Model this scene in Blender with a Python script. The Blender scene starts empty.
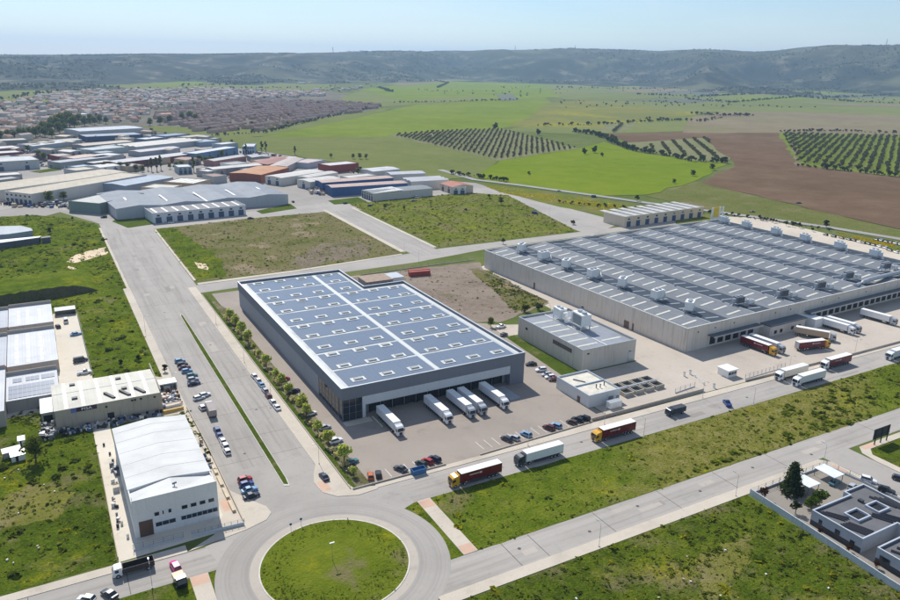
import bpy, bmesh, math, random
import numpy as np
from mathutils import Matrix, Vector
R = math.radians
rnd = random.Random(7)
SC = bpy.context.scene
COL = SC.collection

# ------------------------------------------------------------------ camera, sky, sun, exposure
CAM_H = 114.0
F_PX, PITCH, ROLL, YAW = 742.2, 0.30999, 0.018508, 0.510534     # focal length in units of a 900 px wide picture
FW = Vector((math.sin(YAW)*math.cos(PITCH), math.cos(YAW)*math.cos(PITCH), -math.sin(PITCH)))
_rt = Vector((math.cos(YAW), -math.sin(YAW), 0)); _up = _rt.cross(FW)
RT = math.cos(ROLL)*_rt + math.sin(ROLL)*_up
UP = -math.sin(ROLL)*_rt + math.cos(ROLL)*_up
cam = bpy.data.cameras.new('camera'); cam_o = bpy.data.objects.new('camera', cam); COL.objects.link(cam_o)
cam.sensor_width = 36; cam.lens = F_PX/900*36; cam.clip_start = 1; cam.clip_end = 60000
M4 = Matrix.Identity(4)
for i in range(3):
    M4[i][0] = RT[i]; M4[i][1] = UP[i]; M4[i][2] = -FW[i]
M4[0][3], M4[1][3], M4[2][3] = 0, 0, CAM_H
cam_o.matrix_world = M4
SC.camera = cam_o

SUN_DIR = Vector((0.085, 1.0, 0.985)).normalized()
world = bpy.data.worlds.new('World'); SC.world = world; world.use_nodes = True
wn = world.node_tree; wn.nodes.clear()
sky = wn.nodes.new('ShaderNodeTexSky'); sky.sky_type = 'NISHITA'; sky.sun_disc = False
sky.sun_elevation = math.asin(SUN_DIR.z); sky.sun_rotation = math.atan2(SUN_DIR.x, SUN_DIR.y)
sky.altitude = 300; sky.air_density = 1.0; sky.dust_density = 0.3; sky.ozone_density = 5.0
bg = wn.nodes.new('ShaderNodeBackground'); bg.inputs['Strength'].default_value = 0.104
wo = wn.nodes.new('ShaderNodeOutputWorld')
# thin uneven high cloud over the whole sky
tcw = wn.nodes.new('ShaderNodeTexCoord'); mpw = wn.nodes.new('ShaderNodeMapping'); mpw.inputs['Scale'].default_value = (1, 1, 3.5)
nzw = wn.nodes.new('ShaderNodeTexNoise'); nzw.inputs['Scale'].default_value = 2.6; nzw.inputs['Detail'].default_value = 7; nzw.inputs['Roughness'].default_value = .6
rpw = wn.nodes.new('ShaderNodeMapRange'); rpw.inputs['From Min'].default_value = .38; rpw.inputs['From Max'].default_value = .75; rpw.inputs['To Max'].default_value = .42
mxw = wn.nodes.new('ShaderNodeMix'); mxw.data_type = 'RGBA'; mxw.inputs[7].default_value = (8.0, 8.4, 8.8, 1)
wn.links.new(tcw.outputs['Generated'], mpw.inputs[0]); wn.links.new(mpw.outputs[0], nzw.inputs['Vector']); wn.links.new(nzw.outputs['Fac'], rpw.inputs[0])
wn.links.new(rpw.outputs[0], mxw.inputs[0]); wn.links.new(sky.outputs[0], mxw.inputs[6]); wn.links.new(mxw.outputs[2], bg.inputs[0]); wn.links.new(bg.outputs[0], wo.inputs[0])
sl = bpy.data.lights.new('sun', 'SUN'); sl.energy = 4.5; sl.angle = R(0.53); sl.color = (1.0, 0.96, 0.90)
so = bpy.data.objects.new('sun', sl); COL.objects.link(so)
so.rotation_euler = SUN_DIR.to_track_quat('Z', 'Y').to_euler()
SC.view_settings.view_transform = 'Standard'; SC.view_settings.look = 'None'
SC.view_settings.exposure = 0.16; SC.view_settings.gamma = 1.0
HAZE_DENSITY = 7.5e-5
SC.cycles.max_bounces = 6; SC.cycles.volume_bounces = 1
SC.cycles.diffuse_bounces = 3; SC.cycles.glossy_bounces = 2

def at(px, py, z=0.0):
    """ground point (at height z) seen at a point of the 900 x 600 photograph"""
    d = FW + RT*((px-450)/F_PX) - UP*((py-300)/F_PX)
    t = (z-CAM_H)/d.z
    return Vector((d.x*t, d.y*t, z))

# ------------------------------------------------------------------ materials
def S(r, g, b):
    """sRGB 0-255 to linear"""
    f = lambda c: c/12.92 if c <= .04045 else ((c+.055)/1.055)**2.4
    return (f(r/255), f(g/255), f(b/255), 1)
class NT:
    def __init__(s, name):
        s.m = bpy.data.materials.new(name); s.m.use_nodes = True
        s.t = s.m.node_tree; s.b = s.t.nodes['Principled BSDF']
    def n(s, typ, **kw):
        x = s.t.nodes.new('ShaderNode'+typ)
        for k, v in kw.items():
            if k in x.inputs.keys() or isinstance(k, int): s.put(x.inputs[k], v)
            else: setattr(x, k, v)
        return x
    def put(s, sock, v):
        if isinstance(v, bpy.types.NodeSocket): s.t.links.new(v, sock)
        else: sock.default_value = v
    def pos(s): 
        if not hasattr(s, '_p'): s._p = s.n('NewGeometry').outputs['Position']
        return s._p
    def noise(s, scale, detail=4, rough=.55, vec=None, stretch=None, off=0):
        v = vec or s.pos()
        if stretch or off:
            mp = s.n('Mapping'); s.put(mp.inputs['Vector'], v)
            mp.inputs['Scale'].default_value = stretch or (1, 1, 1); mp.inputs['Location'].default_value = (off, off*.7, 0)
            v = mp.outputs[0]
        x = s.n('TexNoise'); s.put(x.inputs['Vector'], v)
        x.inputs['Scale'].default_value = scale; x.inputs['Detail'].default_value = detail; x.inputs['Roughness'].default_value = rough
        return x.outputs['Fac']
    def ramp(s, fac, stops):
        r = s.n('ValToRGB'); s.put(r.inputs[0], fac); e = r.color_ramp.elements
        while len(e) < len(stops): e.new(.5)
        for el, (p, c) in zip(e, stops): el.position = p; el.color = c
        return r.outputs[0]
    def step(s, fac, a, b):
        x = s.n('MapRange'); x.interpolation_type = 'SMOOTHSTEP'
        s.put(x.inputs['Value'], fac); x.inputs['From Min'].default_value = a; x.inputs['From Max'].default_value = b
        return x.outputs[0]
    def math(s, op, a, b=0.0):
        x = s.n('Math', operation=op); s.put(x.inputs[0], a); s.put(x.inputs[1], b); return x.outputs[0]
    def mix(s, fac, a, b, mode='MIX'):
        x = s.n('Mix', data_type='RGBA', blend_type=mode)
        s.put(x.inputs[0], fac); s.put(x.inputs[6], a); s.put(x.inputs[7], b); return x.outputs[2]
    def bump(s, h, strength=.3, dist=.1):
        x = s.n('Bump'); s.put(x.inputs['Height'], h); x.inputs['Strength'].default_value = strength; x.inputs['Distance'].default_value = dist
        s.t.links.new(x.outputs[0], s.b.inputs['Normal'])
    def out(s, col, rough=.8, metal=0, spec=.3):
        s.put(s.b.inputs['Base Color'], col); s.put(s.b.inputs['Roughness'], rough)
        s.b.inputs['Metallic'].default_value = metal; s.b.inputs['Specular IOR Level'].default_value = spec
        return s.m
def g3(v): return (v, v, v, 1)
def lum(c, k): return (min(c[0]*k, 1), min(c[1]*k, 1), min(c[2]*k, 1), 1)
MATS = {}
def plain(name, c, rough=.6, metal=0, spec=.4, var=.12, scale=.4):
    """painted or bare surface with slight grime"""
    if name in MATS: return MATS[name]
    t = NT(name)
    a = t.noise(scale, 5, .6); b = t.noise(scale*9, 3)
    f = t.math('ADD', t.math('MULTIPLY', a, .7), t.math('MULTIPLY', b, .3))
    col = t.ramp(f, [(.3, lum(c, 1-var*1.6)), (.5, c), (.72, lum(c, 1+var))])
    MATS[name] = t.out(col, rough, metal, spec); return MATS[name]
def wall(name, c, streak=.25):
    """rendered or concrete wall, rain streaks running down"""
    if name in MATS: return MATS[name]
    t = NT(name)
    s1 = t.noise(1.2, 4, .6, stretch=(1, 1, .07)); s2 = t.noise(.12, 3); s3 = t.noise(3, 3)
    col = t.ramp(s3, [(.3, lum(c, .93)), (.7, lum(c, 1.05))])
    col = t.mix(t.math('MULTIPLY', t.step(s1, .5, .75), streak*2), col, lum(c, .62))
    col = t.mix(t.math('MULTIPLY', t.step(s2, .45, .7), streak), col, lum((c[0]*1.05, c[1]*.97, c[2]*.85), .85))
    MATS[name] = t.out(col, .85, 0, .2); return MATS[name]
def sheet_roof(name, c, ang=0.0, pitch=1.0, rough=.45, dirt=.25, metal=0.0):
    """profiled sheet roof: fine ribs running along one direction, weathering in patches"""
    if name in MATS: return MATS[name]
    t = NT(name)
    mp = t.n('Mapping'); t.put(mp.inputs['Vector'], t.pos()); mp.inputs['Rotation'].default_value = (0, 0, ang)
    w = t.n('TexWave'); t.put(w.inputs['Vector'], mp.outputs[0]); w.inputs['Scale'].default_value = .314/pitch; w.inputs['Distortion'].default_value = 0
    a = t.noise(.09, 5, .6); b = t.noise(.9, 4, .65); d = t.noise(.5, 4, .6, stretch=(1, .1, 1))
    col = t.ramp(a, [(.3, lum(c, .84)), (.5, c), (.7, lum(c, 1.1))])
    col = t.mix(t.math('MULTIPLY', t.step(b, .5, .8), dirt), col, lum((c[0], c[1]*.95, c[2]*.86), .55))
    col = t.mix(t.math('MULTIPLY', t.step(d, .52, .75), dirt*.8), col, lum(c, .7))
    w2 = t.n('TexWave'); t.put(w2.inputs['Vector'], mp.outputs[0]); w2.inputs['Scale'].default_value = .314/(pitch*5.3); w2.inputs['Distortion'].default_value = .6; w2.inputs['Detail'].default_value = 1
    col = t.mix(t.math('MULTIPLY', t.step(w2.outputs['Fac'], .45, .6), .12), col, lum(c, .72))
    t.bump(w.outputs['Fac'], .25, .06)
    MATS[name] = t.out(col, rough, metal, .15); return MATS[name]
def paving(name, c, stain=.35, tracks=None, scale=1.0):
    """concrete / old asphalt: mottled, stained, optionally wheel tracks along X or Y"""
    if name in MATS: return MATS[name]
    t = NT(name)
    a = t.noise(.035*scale, 5, .6); b = t.noise(.35*scale, 5, .65); f = t.noise(4, 3)
    col = t.ramp(a, [(.3, lum(c, .86)), (.5, c), (.7, lum(c, 1.08))])
    col = t.mix(t.math('MULTIPLY', t.step(b, .52, .78), stain), col, lum(c, .66))
    if tracks:
        st = (1, .03, 1) if tracks == 'Y' else (.03, 1, 1)
        k = t.noise(.75, 4, .65, stretch=st); k2 = t.noise(.2, 3, .55, stretch=st, off=13)
        col = t.mix(t.math('MULTIPLY', t.step(k, .46, .68), .5), col, lum((c[0], c[1]*.97, c[2]*.93), .62))
        col = t.mix(t.math('MULTIPLY', t.step(k2, .48, .64), .4), col, lum(c, 1.2))
    sp = t.noise(.9, 2, .5, off=40); oil = t.noise(.13, 6, .7, off=90)
    col = t.mix(t.math('MULTIPLY', t.step(sp, .68, .76), .45), col, lum(c, .5)); col = t.mix(t.math('MULTIPLY', t.step(oil, .55, .7), .35), col, lum(c, .58))
    col = t.mix(t.math('MULTIPLY', t.step(f, .4, .75), .2), col, lum(c, .68))
    MATS[name] = t.out(col, .9, 0, .15); return MATS[name]
def grass(name, dark, mid, light, dry=None, dry_amt=.3, yellow=0.0, scale=1.0, bare=None, bare_amt=0.0, off=0.0, tuft=1.0, zone=None):
    """rough vegetation: patches of green, dry patches, yellow flower drifts, tufts"""
    if name in MATS: return MATS[name]
    t = NT(name)
    big = t.noise(.035*scale, 6, .62, off=off); med = t.noise(.22*scale, 6, .7, off=off+5); fine = t.noise(1.5*scale, 5, .75)
    f = t.math('ADD', t.math('MULTIPLY', big, .5), t.math('MULTIPLY', med, .5))
    col = t.ramp(f, [(.36, dark), (.5, mid), (.64, light)])
    if dry:
        d = t.noise(.05*scale, 6, .66, off=off+31)
        col = t.mix(t.math('MULTIPLY', t.step(d, .62-dry_amt*.3, .72-dry_amt*.15), .85), col, dry)
    if bare:
        d = t.noise(.03*scale, 6, .66, off=off+77)
        col = t.mix(t.step(d, .68-bare_amt*.3, .74-bare_amt*.25), col, bare)
    if zone:      # a drier stretch of the same plot: where it starts and ends along X, its colours
        sx_ = t.n('SeparateXYZ'); t.put(sx_.inputs[0], t.pos()); zz = t.math('ADD', sx_.outputs[0], t.math('MULTIPLY', t.math('SUBTRACT', t.noise(.06, 6, .65, off=off+9), .5), 120.0))
        zz = t.math('SUBTRACT', zz, t.math('MULTIPLY', t.math('SUBTRACT', sx_.outputs[1], 144.0), 1.2))
        zm = t.math('MULTIPLY', t.step(zz, zone[0], zone[1]), t.step(zz, zone[3], zone[2]))
        col = t.mix(t.math('MULTIPLY', zm, .9), col, t.ramp(med, [(.35, zone[4]), (.5, zone[5]), (.66, zone[6])]))
    if yellow:
        y = t.noise(.045*scale, 4, .6, off=off+51); y2 = t.noise(.5*scale, 5, .75, off=3)
        m = t.math('MULTIPLY', t.step(y, .64-yellow*.14, .74-yellow*.1), t.step(y2, .36, .66))
        col = t.mix(t.math('MULTIPLY', m, .8), col, (.34, .31, .014, 1))
    col = t.mix(t.math('MULTIPLY', t.step(fine, .56, .30), .6*tuft), col, lum(dark, .5))
    col = t.mix(t.math('MULTIPLY', t.step(fine, .52, .74), .5*tuft), col, lum(light, 1.3))
    t.bump(t.math('ADD', fine, t.math('MULTIPLY', med, 1.5)), .7, .8)
    MATS[name] = t.out(col, 1.0, 0, 0.0); return MATS[name]
def leafmat(name, c, var=.5):
    if name in MATS: return MATS[name]
    t = NT(name); i = t.n('NewGeometry').outputs['Random Per Island']
    o = t.n('ObjectInfo').outputs['Random']
    col = t.ramp(i, [(0, lum(c, 1-var)), (.5, c), (1, lum((c[0]*1.15, c[1], c[2]*.7), 1+var))])
    col = t.mix(t.math('MULTIPLY', o, .35), col, lum((c[0]*1.25, c[1]*.95, c[2]), .8))
    m = t.out(col, .9, 0, .03)
    tr = t.n('BsdfTranslucent'); t.put(tr.inputs[0], t.mix(1.0, col, (1.25,1.2,.7,1), 'MULTIPLY')); mx = t.n('MixShader'); t.put(mx.inputs[0], .5)
    t.t.links.new(t.b.outputs[0], mx.inputs[1]); t.t.links.new(tr.outputs[0], mx.inputs[2]); t.t.links.new(mx.outputs[0], t.t.nodes['Material Output'].inputs[0])
    MATS[name] = m; return m
def carpaint(name, c):
    return plain(name, c, .28, 0, .5, .03, .8)

# ------------------------------------------------------------------ mesh helpers
class MB:
    """collects shapes of several materials and links them as ONE mesh object"""
    def __init__(s): s.v = []; s.f = []; s.mi = []
    def add(s, vs, fs, mi=0):
        o = len(s.v); s.v += [tuple(v) for v in vs]; s.f += [tuple(i+o for i in f) for f in fs]; s.mi += [mi]*len(fs)
    def box(s, x0, x1, y0, y1, z0, z1, mi=0, bottom=True):
        vs = [(x0,y0,z0),(x1,y0,z0),(x1,y1,z0),(x0,y1,z0),(x0,y0,z1),(x1,y0,z1),(x1,y1,z1),(x0,y1,z1)]
        fs = [(4,5,6,7),(0,1,5,4),(1,2,6,5),(2,3,7,6),(3,0,4,7)]
        if bottom: fs.append((3,2,1,0))
        s.add(vs, fs, mi)
    def quad(s, a, b, c, d, mi=0): s.add([a, b, c, d], [(0,1,2,3)], mi)
    def poly(s, pts, mi=0): s.add(pts, [tuple(range(len(pts)))], mi)
    def prism(s, pts, z0, z1, mi=0, top=None):
        n = len(pts); vs = [(p[0],p[1],z0) for p in pts]+[(p[0],p[1],z1) for p in pts]
        s.add(vs, [tuple(range(n, 2*n)), tuple(range(n-1, -1, -1))], mi if top is None else top)
        s.add(vs, [(i, (i+1) % n, n+(i+1) % n, n+i) for i in range(n)], mi)
    def loft(s, rings, mi=0, caps=True):
        n = len(rings[0]); vs = [p for r in rings for p in r]; fs = []
        for k in range(len(rings)-1):
            for i in range(n): fs.append((k*n+i, k*n+(i+1) % n, (k+1)*n+(i+1) % n, (k+1)*n+i))
        if caps: fs.append(tuple(range(n-1, -1, -1))); fs.append(tuple((len(rings)-1)*n+i for i in range(n)))
        s.add(vs, fs, mi)
    def tube(s, a, b, r0, r1=None, n=8, mi=0):
        a = Vector(a); b = Vector(b); r1 = r0 if r1 is None else r1
        d = (b-a).normalized(); u = d.orthogonal().normalized(); w = d.cross(u)
        rs = [[tuple(p+(u*math.cos(2*math.pi*i/n)+w*math.sin(2*math.pi*i/n))*r) for i in range(n)] for p, r in ((a, r0), (b, r1))]
        s.loft(rs, mi)
    def mesh(s, name, mats):
        me = bpy.data.meshes.new(name); me.from_pydata(s.v, [], s.f)
        if not isinstance(mats, (list, tuple)): mats = [mats]
        for m in mats: me.materials.append(m)
        me.polygons.foreach_set('material_index', s.mi); me.update()
        bm = bmesh.new(); bm.from_mesh(me); bmesh.ops.recalc_face_normals(bm, faces=bm.faces); bm.to_mesh(me); bm.free()
        return me
    def build(s, name, mats, parent=None, **kw): return link(name, s.mesh(name, mats), parent, **kw)
def link(name, me, parent=None, loc=None, rz=0, label=None, cat=None, group=None, kind=None):
    o = bpy.data.objects.new(name, me); COL.objects.link(o)
    if parent: o.parent = parent
    if loc is not None: o.location = loc
    if rz: o.rotation_euler = (0, 0, rz)
    return tag(o, label, cat, group, kind)
def tag(o, label=None, cat=None, group=None, kind=None):
    if label: o['label'] = label
    if cat: o['category'] = cat
    if group: o['group'] = group
    if kind: o['kind'] = kind
    return o
def thing(name, label, cat, loc=(0,0,0), rz=0, group=None): return link(name, None, None, loc, rz, label, cat, group)
def box(name, x0, x1, y0, y1, z0, z1, m, parent=None, **kw):
    b = MB(); b.box(x0, x1, y0, y1, z0, z1); return b.build(name, m, parent, **kw)
def sheet(name, pts, z, m, jag=0.0, parent=None, kind='structure', step=4.0, label=None):
    """flat polygon lying on the ground; jag frays its outline"""
    P = [Vector((p[0], p[1])) for p in pts]; out = []
    for i, p in enumerate(P):
        q = P[(i+1) % len(P)]; L = (q-p).length; n = max(1, min(120, int(L/step))) if jag else 1
        nn = Vector((-(q-p).y, (q-p).x)).normalized()
        for k in range(n):
            r = p.lerp(q, k/n)
            if jag and k: r = r + nn*rnd.uniform(-jag, jag)
            out.append((r.x, r.y, z))
    bm = bmesh.new(); f = bm.faces.new([bm.verts.new(v) for v in out]); f.normal_update(); bmesh.ops.triangulate(bm, faces=[f], ngon_method='EAR_CLIP')
    for f in bm.faces:
        f.normal_update()
        if f.normal.z < 0: f.normal_flip()
    me = bpy.data.meshes.new(name); bm.to_mesh(me); bm.free(); me.materials.append(m)
    return link(name, me, parent, kind=kind, label=label)
def pxy(*pts): return [at(x, y) for x, y in pts]
def strip(pts, w):
    """outline of a band of width w along a line of ground points"""
    P = [Vector((p[0], p[1])) for p in pts]; a = []; b = []
    for i, p in enumerate(P):
        t = (P[min(i+1, len(P)-1)]-P[max(i-1, 0)]).normalized(); n = Vector((-t.y, t.x))
        a.append(p+n*w/2); b.append(p-n*w/2)
    return a+b[::-1]
def mesh_np(name, V, Fc, m):
    """fast mesh from numpy arrays: V (n,3), Fc (m,k)"""
    me = bpy.data.meshes.new(name); k = Fc.shape[1]
    me.vertices.add(len(V)); me.vertices.foreach_set('co', V.astype(np.float32).ravel())
    me.loops.add(Fc.size); me.loops.foreach_set('vertex_index', Fc.astype(np.int32).ravel())
    me.polygons.add(len(Fc)); me.polygons.foreach_set('loop_start', np.arange(0, Fc.size, k, dtype=np.int32))
    me.polygons.foreach_set('loop_total', np.full(len(Fc), k, np.int32))
    me.update(calc_edges=True); me.validate()
    for x in (m if isinstance(m, (list, tuple)) else [m]): me.materials.append(x)
    return me
def leaves(centers, size, rng, flat=.0):
    """one randomly turned quad per centre"""
    n = len(centers); a = rng.normal(size=(n,3)); a /= np.linalg.norm(a, axis=1)[:,None]
    b = rng.normal(size=(n,3)); b -= (a*b).sum(1)[:,None]*a; b /= np.linalg.norm(b, axis=1)[:,None]
    if flat: a[:,2] *= flat; b[:,2] *= flat
    s = (size if np.ndim(size) else np.full(n, size))*rng.uniform(.6, 1.3, n)
    a *= s[:,None]; b *= (s*rng.uniform(.5, .9, n))[:,None]
    V = np.stack([centers-a-b, centers+a-b*.6, centers+a*.8+b, centers-a*.7+b*.8], 1).reshape(-1, 3)
    return V, np.arange(4*n).reshape(-1, 4)
def inside(P, X, Y):
    ins = np.zeros(len(X), bool); j = len(P)-1
    for i in range(len(P)):
        xi, yi, xj, yj = P[i][0], P[i][1], P[j][0], P[j][1]
        c = ((yi > Y) != (yj > Y)) & (X < (xj-xi)*(Y-yi)/((yj-yi) or 1e-9)+xi)
        ins ^= c; j = i
    return ins
def weeds(name, poly, n, rmin, rmax, m, seed, z=0.03, clump=.5, hfac=.7, per=5, zf=None, label=None):
    """ground cover: many low leafy tufts joined into one object, gathered in drifts"""
    rng = np.random.default_rng(seed)
    P = [(p[0], p[1]) for p in poly]; xs = [p[0] for p in P]; ys = [p[1] for p in P]
    X = rng.uniform(min(xs), max(xs), n*4); Y = rng.uniform(min(ys), max(ys), n*4)
    ph = rng.uniform(0, 6.28, 8)
    d = np.sin(X*.11+ph[0]+2*np.sin(Y*.07+ph[1]))+np.sin(Y*.17+ph[2]+1.7*np.sin(X*.09+ph[3]))+.8*np.sin(X*.43+Y*.31+ph[4])+.8*np.sin(Y*.53-X*.27+ph[5])
    keep = inside(P, X, Y) & (rng.uniform(-2.2, 2.2, len(X))*(1-clump)+d*clump > -.25)
    X, Y = X[keep][:n], Y[keep][:n]; k = len(X)
    if not k: return
    r = rmin+(rmax-rmin)*rng.uniform(0, 1, k)**2.5
    c = np.repeat(np.stack([X, Y, np.full(k, z) if zf is None else zf(X, Y)], 1), per, 0); rr = np.repeat(r, per)
    off = rng.normal(size=(k*per,3)); off /= np.linalg.norm(off, axis=1)[:,None]
    off[:,2] = np.abs(off[:,2])*hfac
    c = c+off*(rr*rng.uniform(.2, .9, k*per))[:,None]
    V, Fq = leaves(c, rr*.5, rng, .5)
    V[:,2] = np.maximum(V[:,2], z-.02) if zf is None else V[:,2]
    return link(name, mesh_np(name, V, Fq, m), kind='stuff', label=label)
# ------------------------------------------------------------------ setting: materials

m_asph_y = paving('avenue_paving', S(168,162,154), tracks='Y')
m_asph_x = paving('street_paving', S(170,164,156), tracks='X')
m_asph = paving('old_paving', S(170,164,156))
m_conc = paving('yard_concrete', S(190,179,165), stain=.3)
m_yard = paving('hall_yard_paving', S(160,149,138), stain=.25)
m_pale = paving('pale_concrete', S(216,206,188), stain=.3)
m_walk = paving('sidewalk_concrete', S(200,189,172), stain=.4, scale=2)
m_pink = paving('pink_tactile', S(206,172,150), stain=.3, scale=3)
m_kerb = plain('kerb_concrete', S(205,198,186), .9, var=.2)
m_joint = plain('tar_joint', S(92,86,80), .9)
m_line = plain('white_line', S(232,230,224), .7, var=.15)
m_plain = grass('far_plain', (.085,.115,.03,1), (.13,.16,.045,1), (.17,.18,.065,1), dry=(.24,.2,.1,1), dry_amt=.35, scale=.06, tuft=.4)
DK, MD, LT = (.05,.082,.007,1), (.108,.155,.012,1), (.19,.22,.022,1)
DRY = (.23,.19,.095,1); BARE = S(176,158,136)
m_g1 = grass('meadow_left', DK, MD, LT, DRY, .22, .75, off=3)
m_g2 = grass('waste_plot', (.075,.10,.018,1), (.14,.155,.034,1), (.2,.195,.055,1), (.24,.2,.105,1), 1.0, .2, bare=S(160,142,118), bare_amt=.45, off=11)
m_g3 = grass('back_meadow', (.10,.13,.016,1), (.165,.195,.028,1), (.225,.235,.042,1), DRY, .5, .55, off=19)
m_g5 = grass('verge_strip', DK, (.115,.162,.013,1), (.195,.225,.024,1), DRY, .2, .7, off=27, zone=(120, 165, 235, 275, (.15,.155,.028,1), (.23,.215,.05,1), (.31,.26,.1,1)))
m_g5d = grass('verge_strip_dry', (.12,.135,.022,1), (.19,.19,.04,1), (.25,.23,.06,1), (.28,.23,.11,1), .5, .3, off=63, tuft=.55)
m_g6 = grass('front_meadow', (.042,.068,.007,1), (.095,.135,.012,1), (.18,.20,.022,1), DRY, .42, .6, off=37)
m_g7 = grass('corner_meadow', (.042,.07,.007,1), (.095,.138,.012,1), (.175,.2,.02,1), DRY, .35, .6, off=43)
m_isl = grass('island_grass', (.115,.155,.012,1), (.15,.19,.016,1), (.19,.22,.024,1), DRY, .2, .15, off=47, tuft=.4)
m_lawn = grass('lawn', (.06,.095,.012,1), (.09,.135,.018,1), (.125,.165,.025,1), DRY, .25, scale=2, tuft=.6)
m_stripg = grass('planting_soil', (.09,.11,.025,1), (.17,.16,.07,1), (.28,.24,.15,1), (.36,.31,.22,1), .6, scale=3, tuft=.5)
m_gravel = grass('gravel_lot', (.23,.18,.14,1), (.3,.24,.19,1), (.35,.29,.23,1), (.16,.15,.07,1), .2, 0, off=9, tuft=.25)
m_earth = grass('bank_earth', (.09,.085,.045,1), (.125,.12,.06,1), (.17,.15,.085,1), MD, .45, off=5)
m_sand = paving('bare_sand', S(222,200,168), stain=.3)

sheet('ground', [(-16800,-1500),(16800,-1500),(16800,16300),(-16800,16300)], 0, m_plain)

# ------------------------------------------------------------------ value noise and hills
def vnoise(x, y, seed):
    xi = np.floor(x).astype(np.int64); yi = np.floor(y).astype(np.int64); fx = x-xi; fy = y-yi
    fx = fx*fx*(3-2*fx); fy = fy*fy*(3-2*fy)
    def h(a, b):
        n = (a*374761393+b*668265263+seed*1442695041) & 0x7fffffff; n = ((n ^ (n >> 13))*1274126177) & 0x7fffffff
        return ((n ^ (n >> 16)) & 0xffff)/65535.0
    return (h(xi,yi)*(1-fx)+h(xi+1,yi)*fx)*(1-fy)+(h(xi,yi+1)*(1-fx)+h(xi+1,yi+1)*fx)*fy
def fbm(x, y, seed, o=5):
    r = 0; a = .5
    for k in range(o): r = r+a*vnoise(x*2**k, y*2**k, seed+k); a *= .5
    return r
HT = np.array([  # photo x, distance of the foot, of the ridge, ridge above horizon (px)
 (-250,3000,4300,-6),(0,3050,4400,-2.5),(150,3300,4700,2),(300,4000,5400,6),(450,5000,6600,11.5),(560,4900,6600,15.5),(600,4600,6500,14.5),(640,4300,6600,13.5),(690,3800,5600,16),(735,4000,6000,13.5),(800,4000,5900,19),(900,3700,5600,24),(1150,3400,5400,28)])
def hill_h(X, Y):
    az = np.arctan2(X, Y)-YAW; px = 450+F_PX*np.tan(np.clip(az, -.9, .9)); r = np.hypot(X, Y)
    rf = np.interp(px, HT[:,0], HT[:,1]); rr = np.interp(px, HT[:,0], HT[:,2]); ra = np.interp(px, HT[:,0], HT[:,3])
    w = (fbm(X/800, Y/800, 3)-.5)*1100+(fbm(X/240, Y/240, 9)-.5)*420-260
    t = np.clip((r+w-rf)/(rr-rf), 0, 1); ramp = t*t*(3-2*t)
    gul = fbm(X/420+.3*Y/420, Y/420, 21, 4)
    h = ramp*(ra/F_PX*rr+CAM_H)*(1+(fbm(X/1000, Y/1000, 33, 4)-.5)*.30-(1-ramp)*(gul-.30)*1.9)
    foot = np.clip((r-rf+350)/500, 0, 1)*np.clip(1-(r-rf)/900, 0, 1)
    b = fbm(X/520, Y/520, 55, 4)
    h = h+foot*np.clip(b-.5, 0, 1)*170
    q = np.hypot(X-at(800,88).x*1.02, Y-at(800,88).y*1.02)                 # lone conical hill on the right
    mx = at(750, 84); q = np.hypot(X-mx.x, Y-mx.y); h = np.maximum(h, 95*np.clip(1-q/480, 0, 1)**1.2*(.8+.4*fbm(X/200, Y/200, 61)))
    return h-1.5
na, nr = 520, 150
A = np.linspace(-1.0, 1.0, na)+YAW; RR = 2000*(15000/2000)**np.linspace(0, 1, nr)
AA, RG = np.meshgrid(A, RR, indexing='ij'); HX, HY = RG*np.sin(AA), RG*np.cos(AA); HZ = hill_h(HX, HY)
idx = np.arange(na*nr).reshape(na, nr)
Q = np.stack([idx[:-1,:-1], idx[1:,:-1], idx[1:,1:], idx[:-1,1:]], -1).reshape(-1, 4)[:, ::-1]
zq = HZ.ravel()[Q].max(1); Q = Q[zq > -.5]
t = NT('hill_scrub')
c1 = t.noise(.006, 7, .68); c2 = t.noise(.0016, 5, .6, off=400)
zc = t.n('SeparateXYZ'); t.put(zc.inputs[0], t.pos()); top = t.step(zc.outputs[2], 120, 200)
col = t.ramp(c1, [(.36, (.022,.03,.018,1)), (.5, (.036,.044,.026,1)), (.57, (.075,.08,.045,1)), (.66, (.2,.175,.125,1))])
col = t.mix(t.step(c2, .54, .66), col, (.12,.12,.055,1)); col = t.mix(t.math('MULTIPLY', top, .35), col, (.12,.12,.06,1))  # pale ground patches; the look of sunlit slopes is also put into their colour
m_hill = t.out(col, .95, 0, .05)
hm = mesh_np('hills', np.stack([HX.ravel(), HY.ravel(), HZ.ravel()], 1), Q, m_hill)
hm.polygons.foreach_set('use_smooth', np.ones(len(Q), bool)); link('hills', hm, kind='structure')
m_scrub = leafmat('scrub_leaf', (.04,.052,.022,1))
rng = np.random.default_rng(5)
sa = rng.uniform(-.75, .75, 30000)+YAW; sr = rng.uniform(2700, 7400, 30000); sx, sy = sr*np.sin(sa), sr*np.cos(sa); sh = hill_h(sx, sy)
dens = fbm(sx/500, sy/500, 71)
k = (sh > 3) & (dens > .47)
sc = np.repeat(np.stack([sx[k], sy[k], sh[k]+2], 1), 3, 0); sc = sc+rng.normal(size=sc.shape)*np.array([5,5,1.2])
V, Fq = leaves(sc, 4.2, rng)
link('hill_scrub', mesh_np('hill_scrub', V, Fq, m_scrub), kind='stuff')

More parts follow.
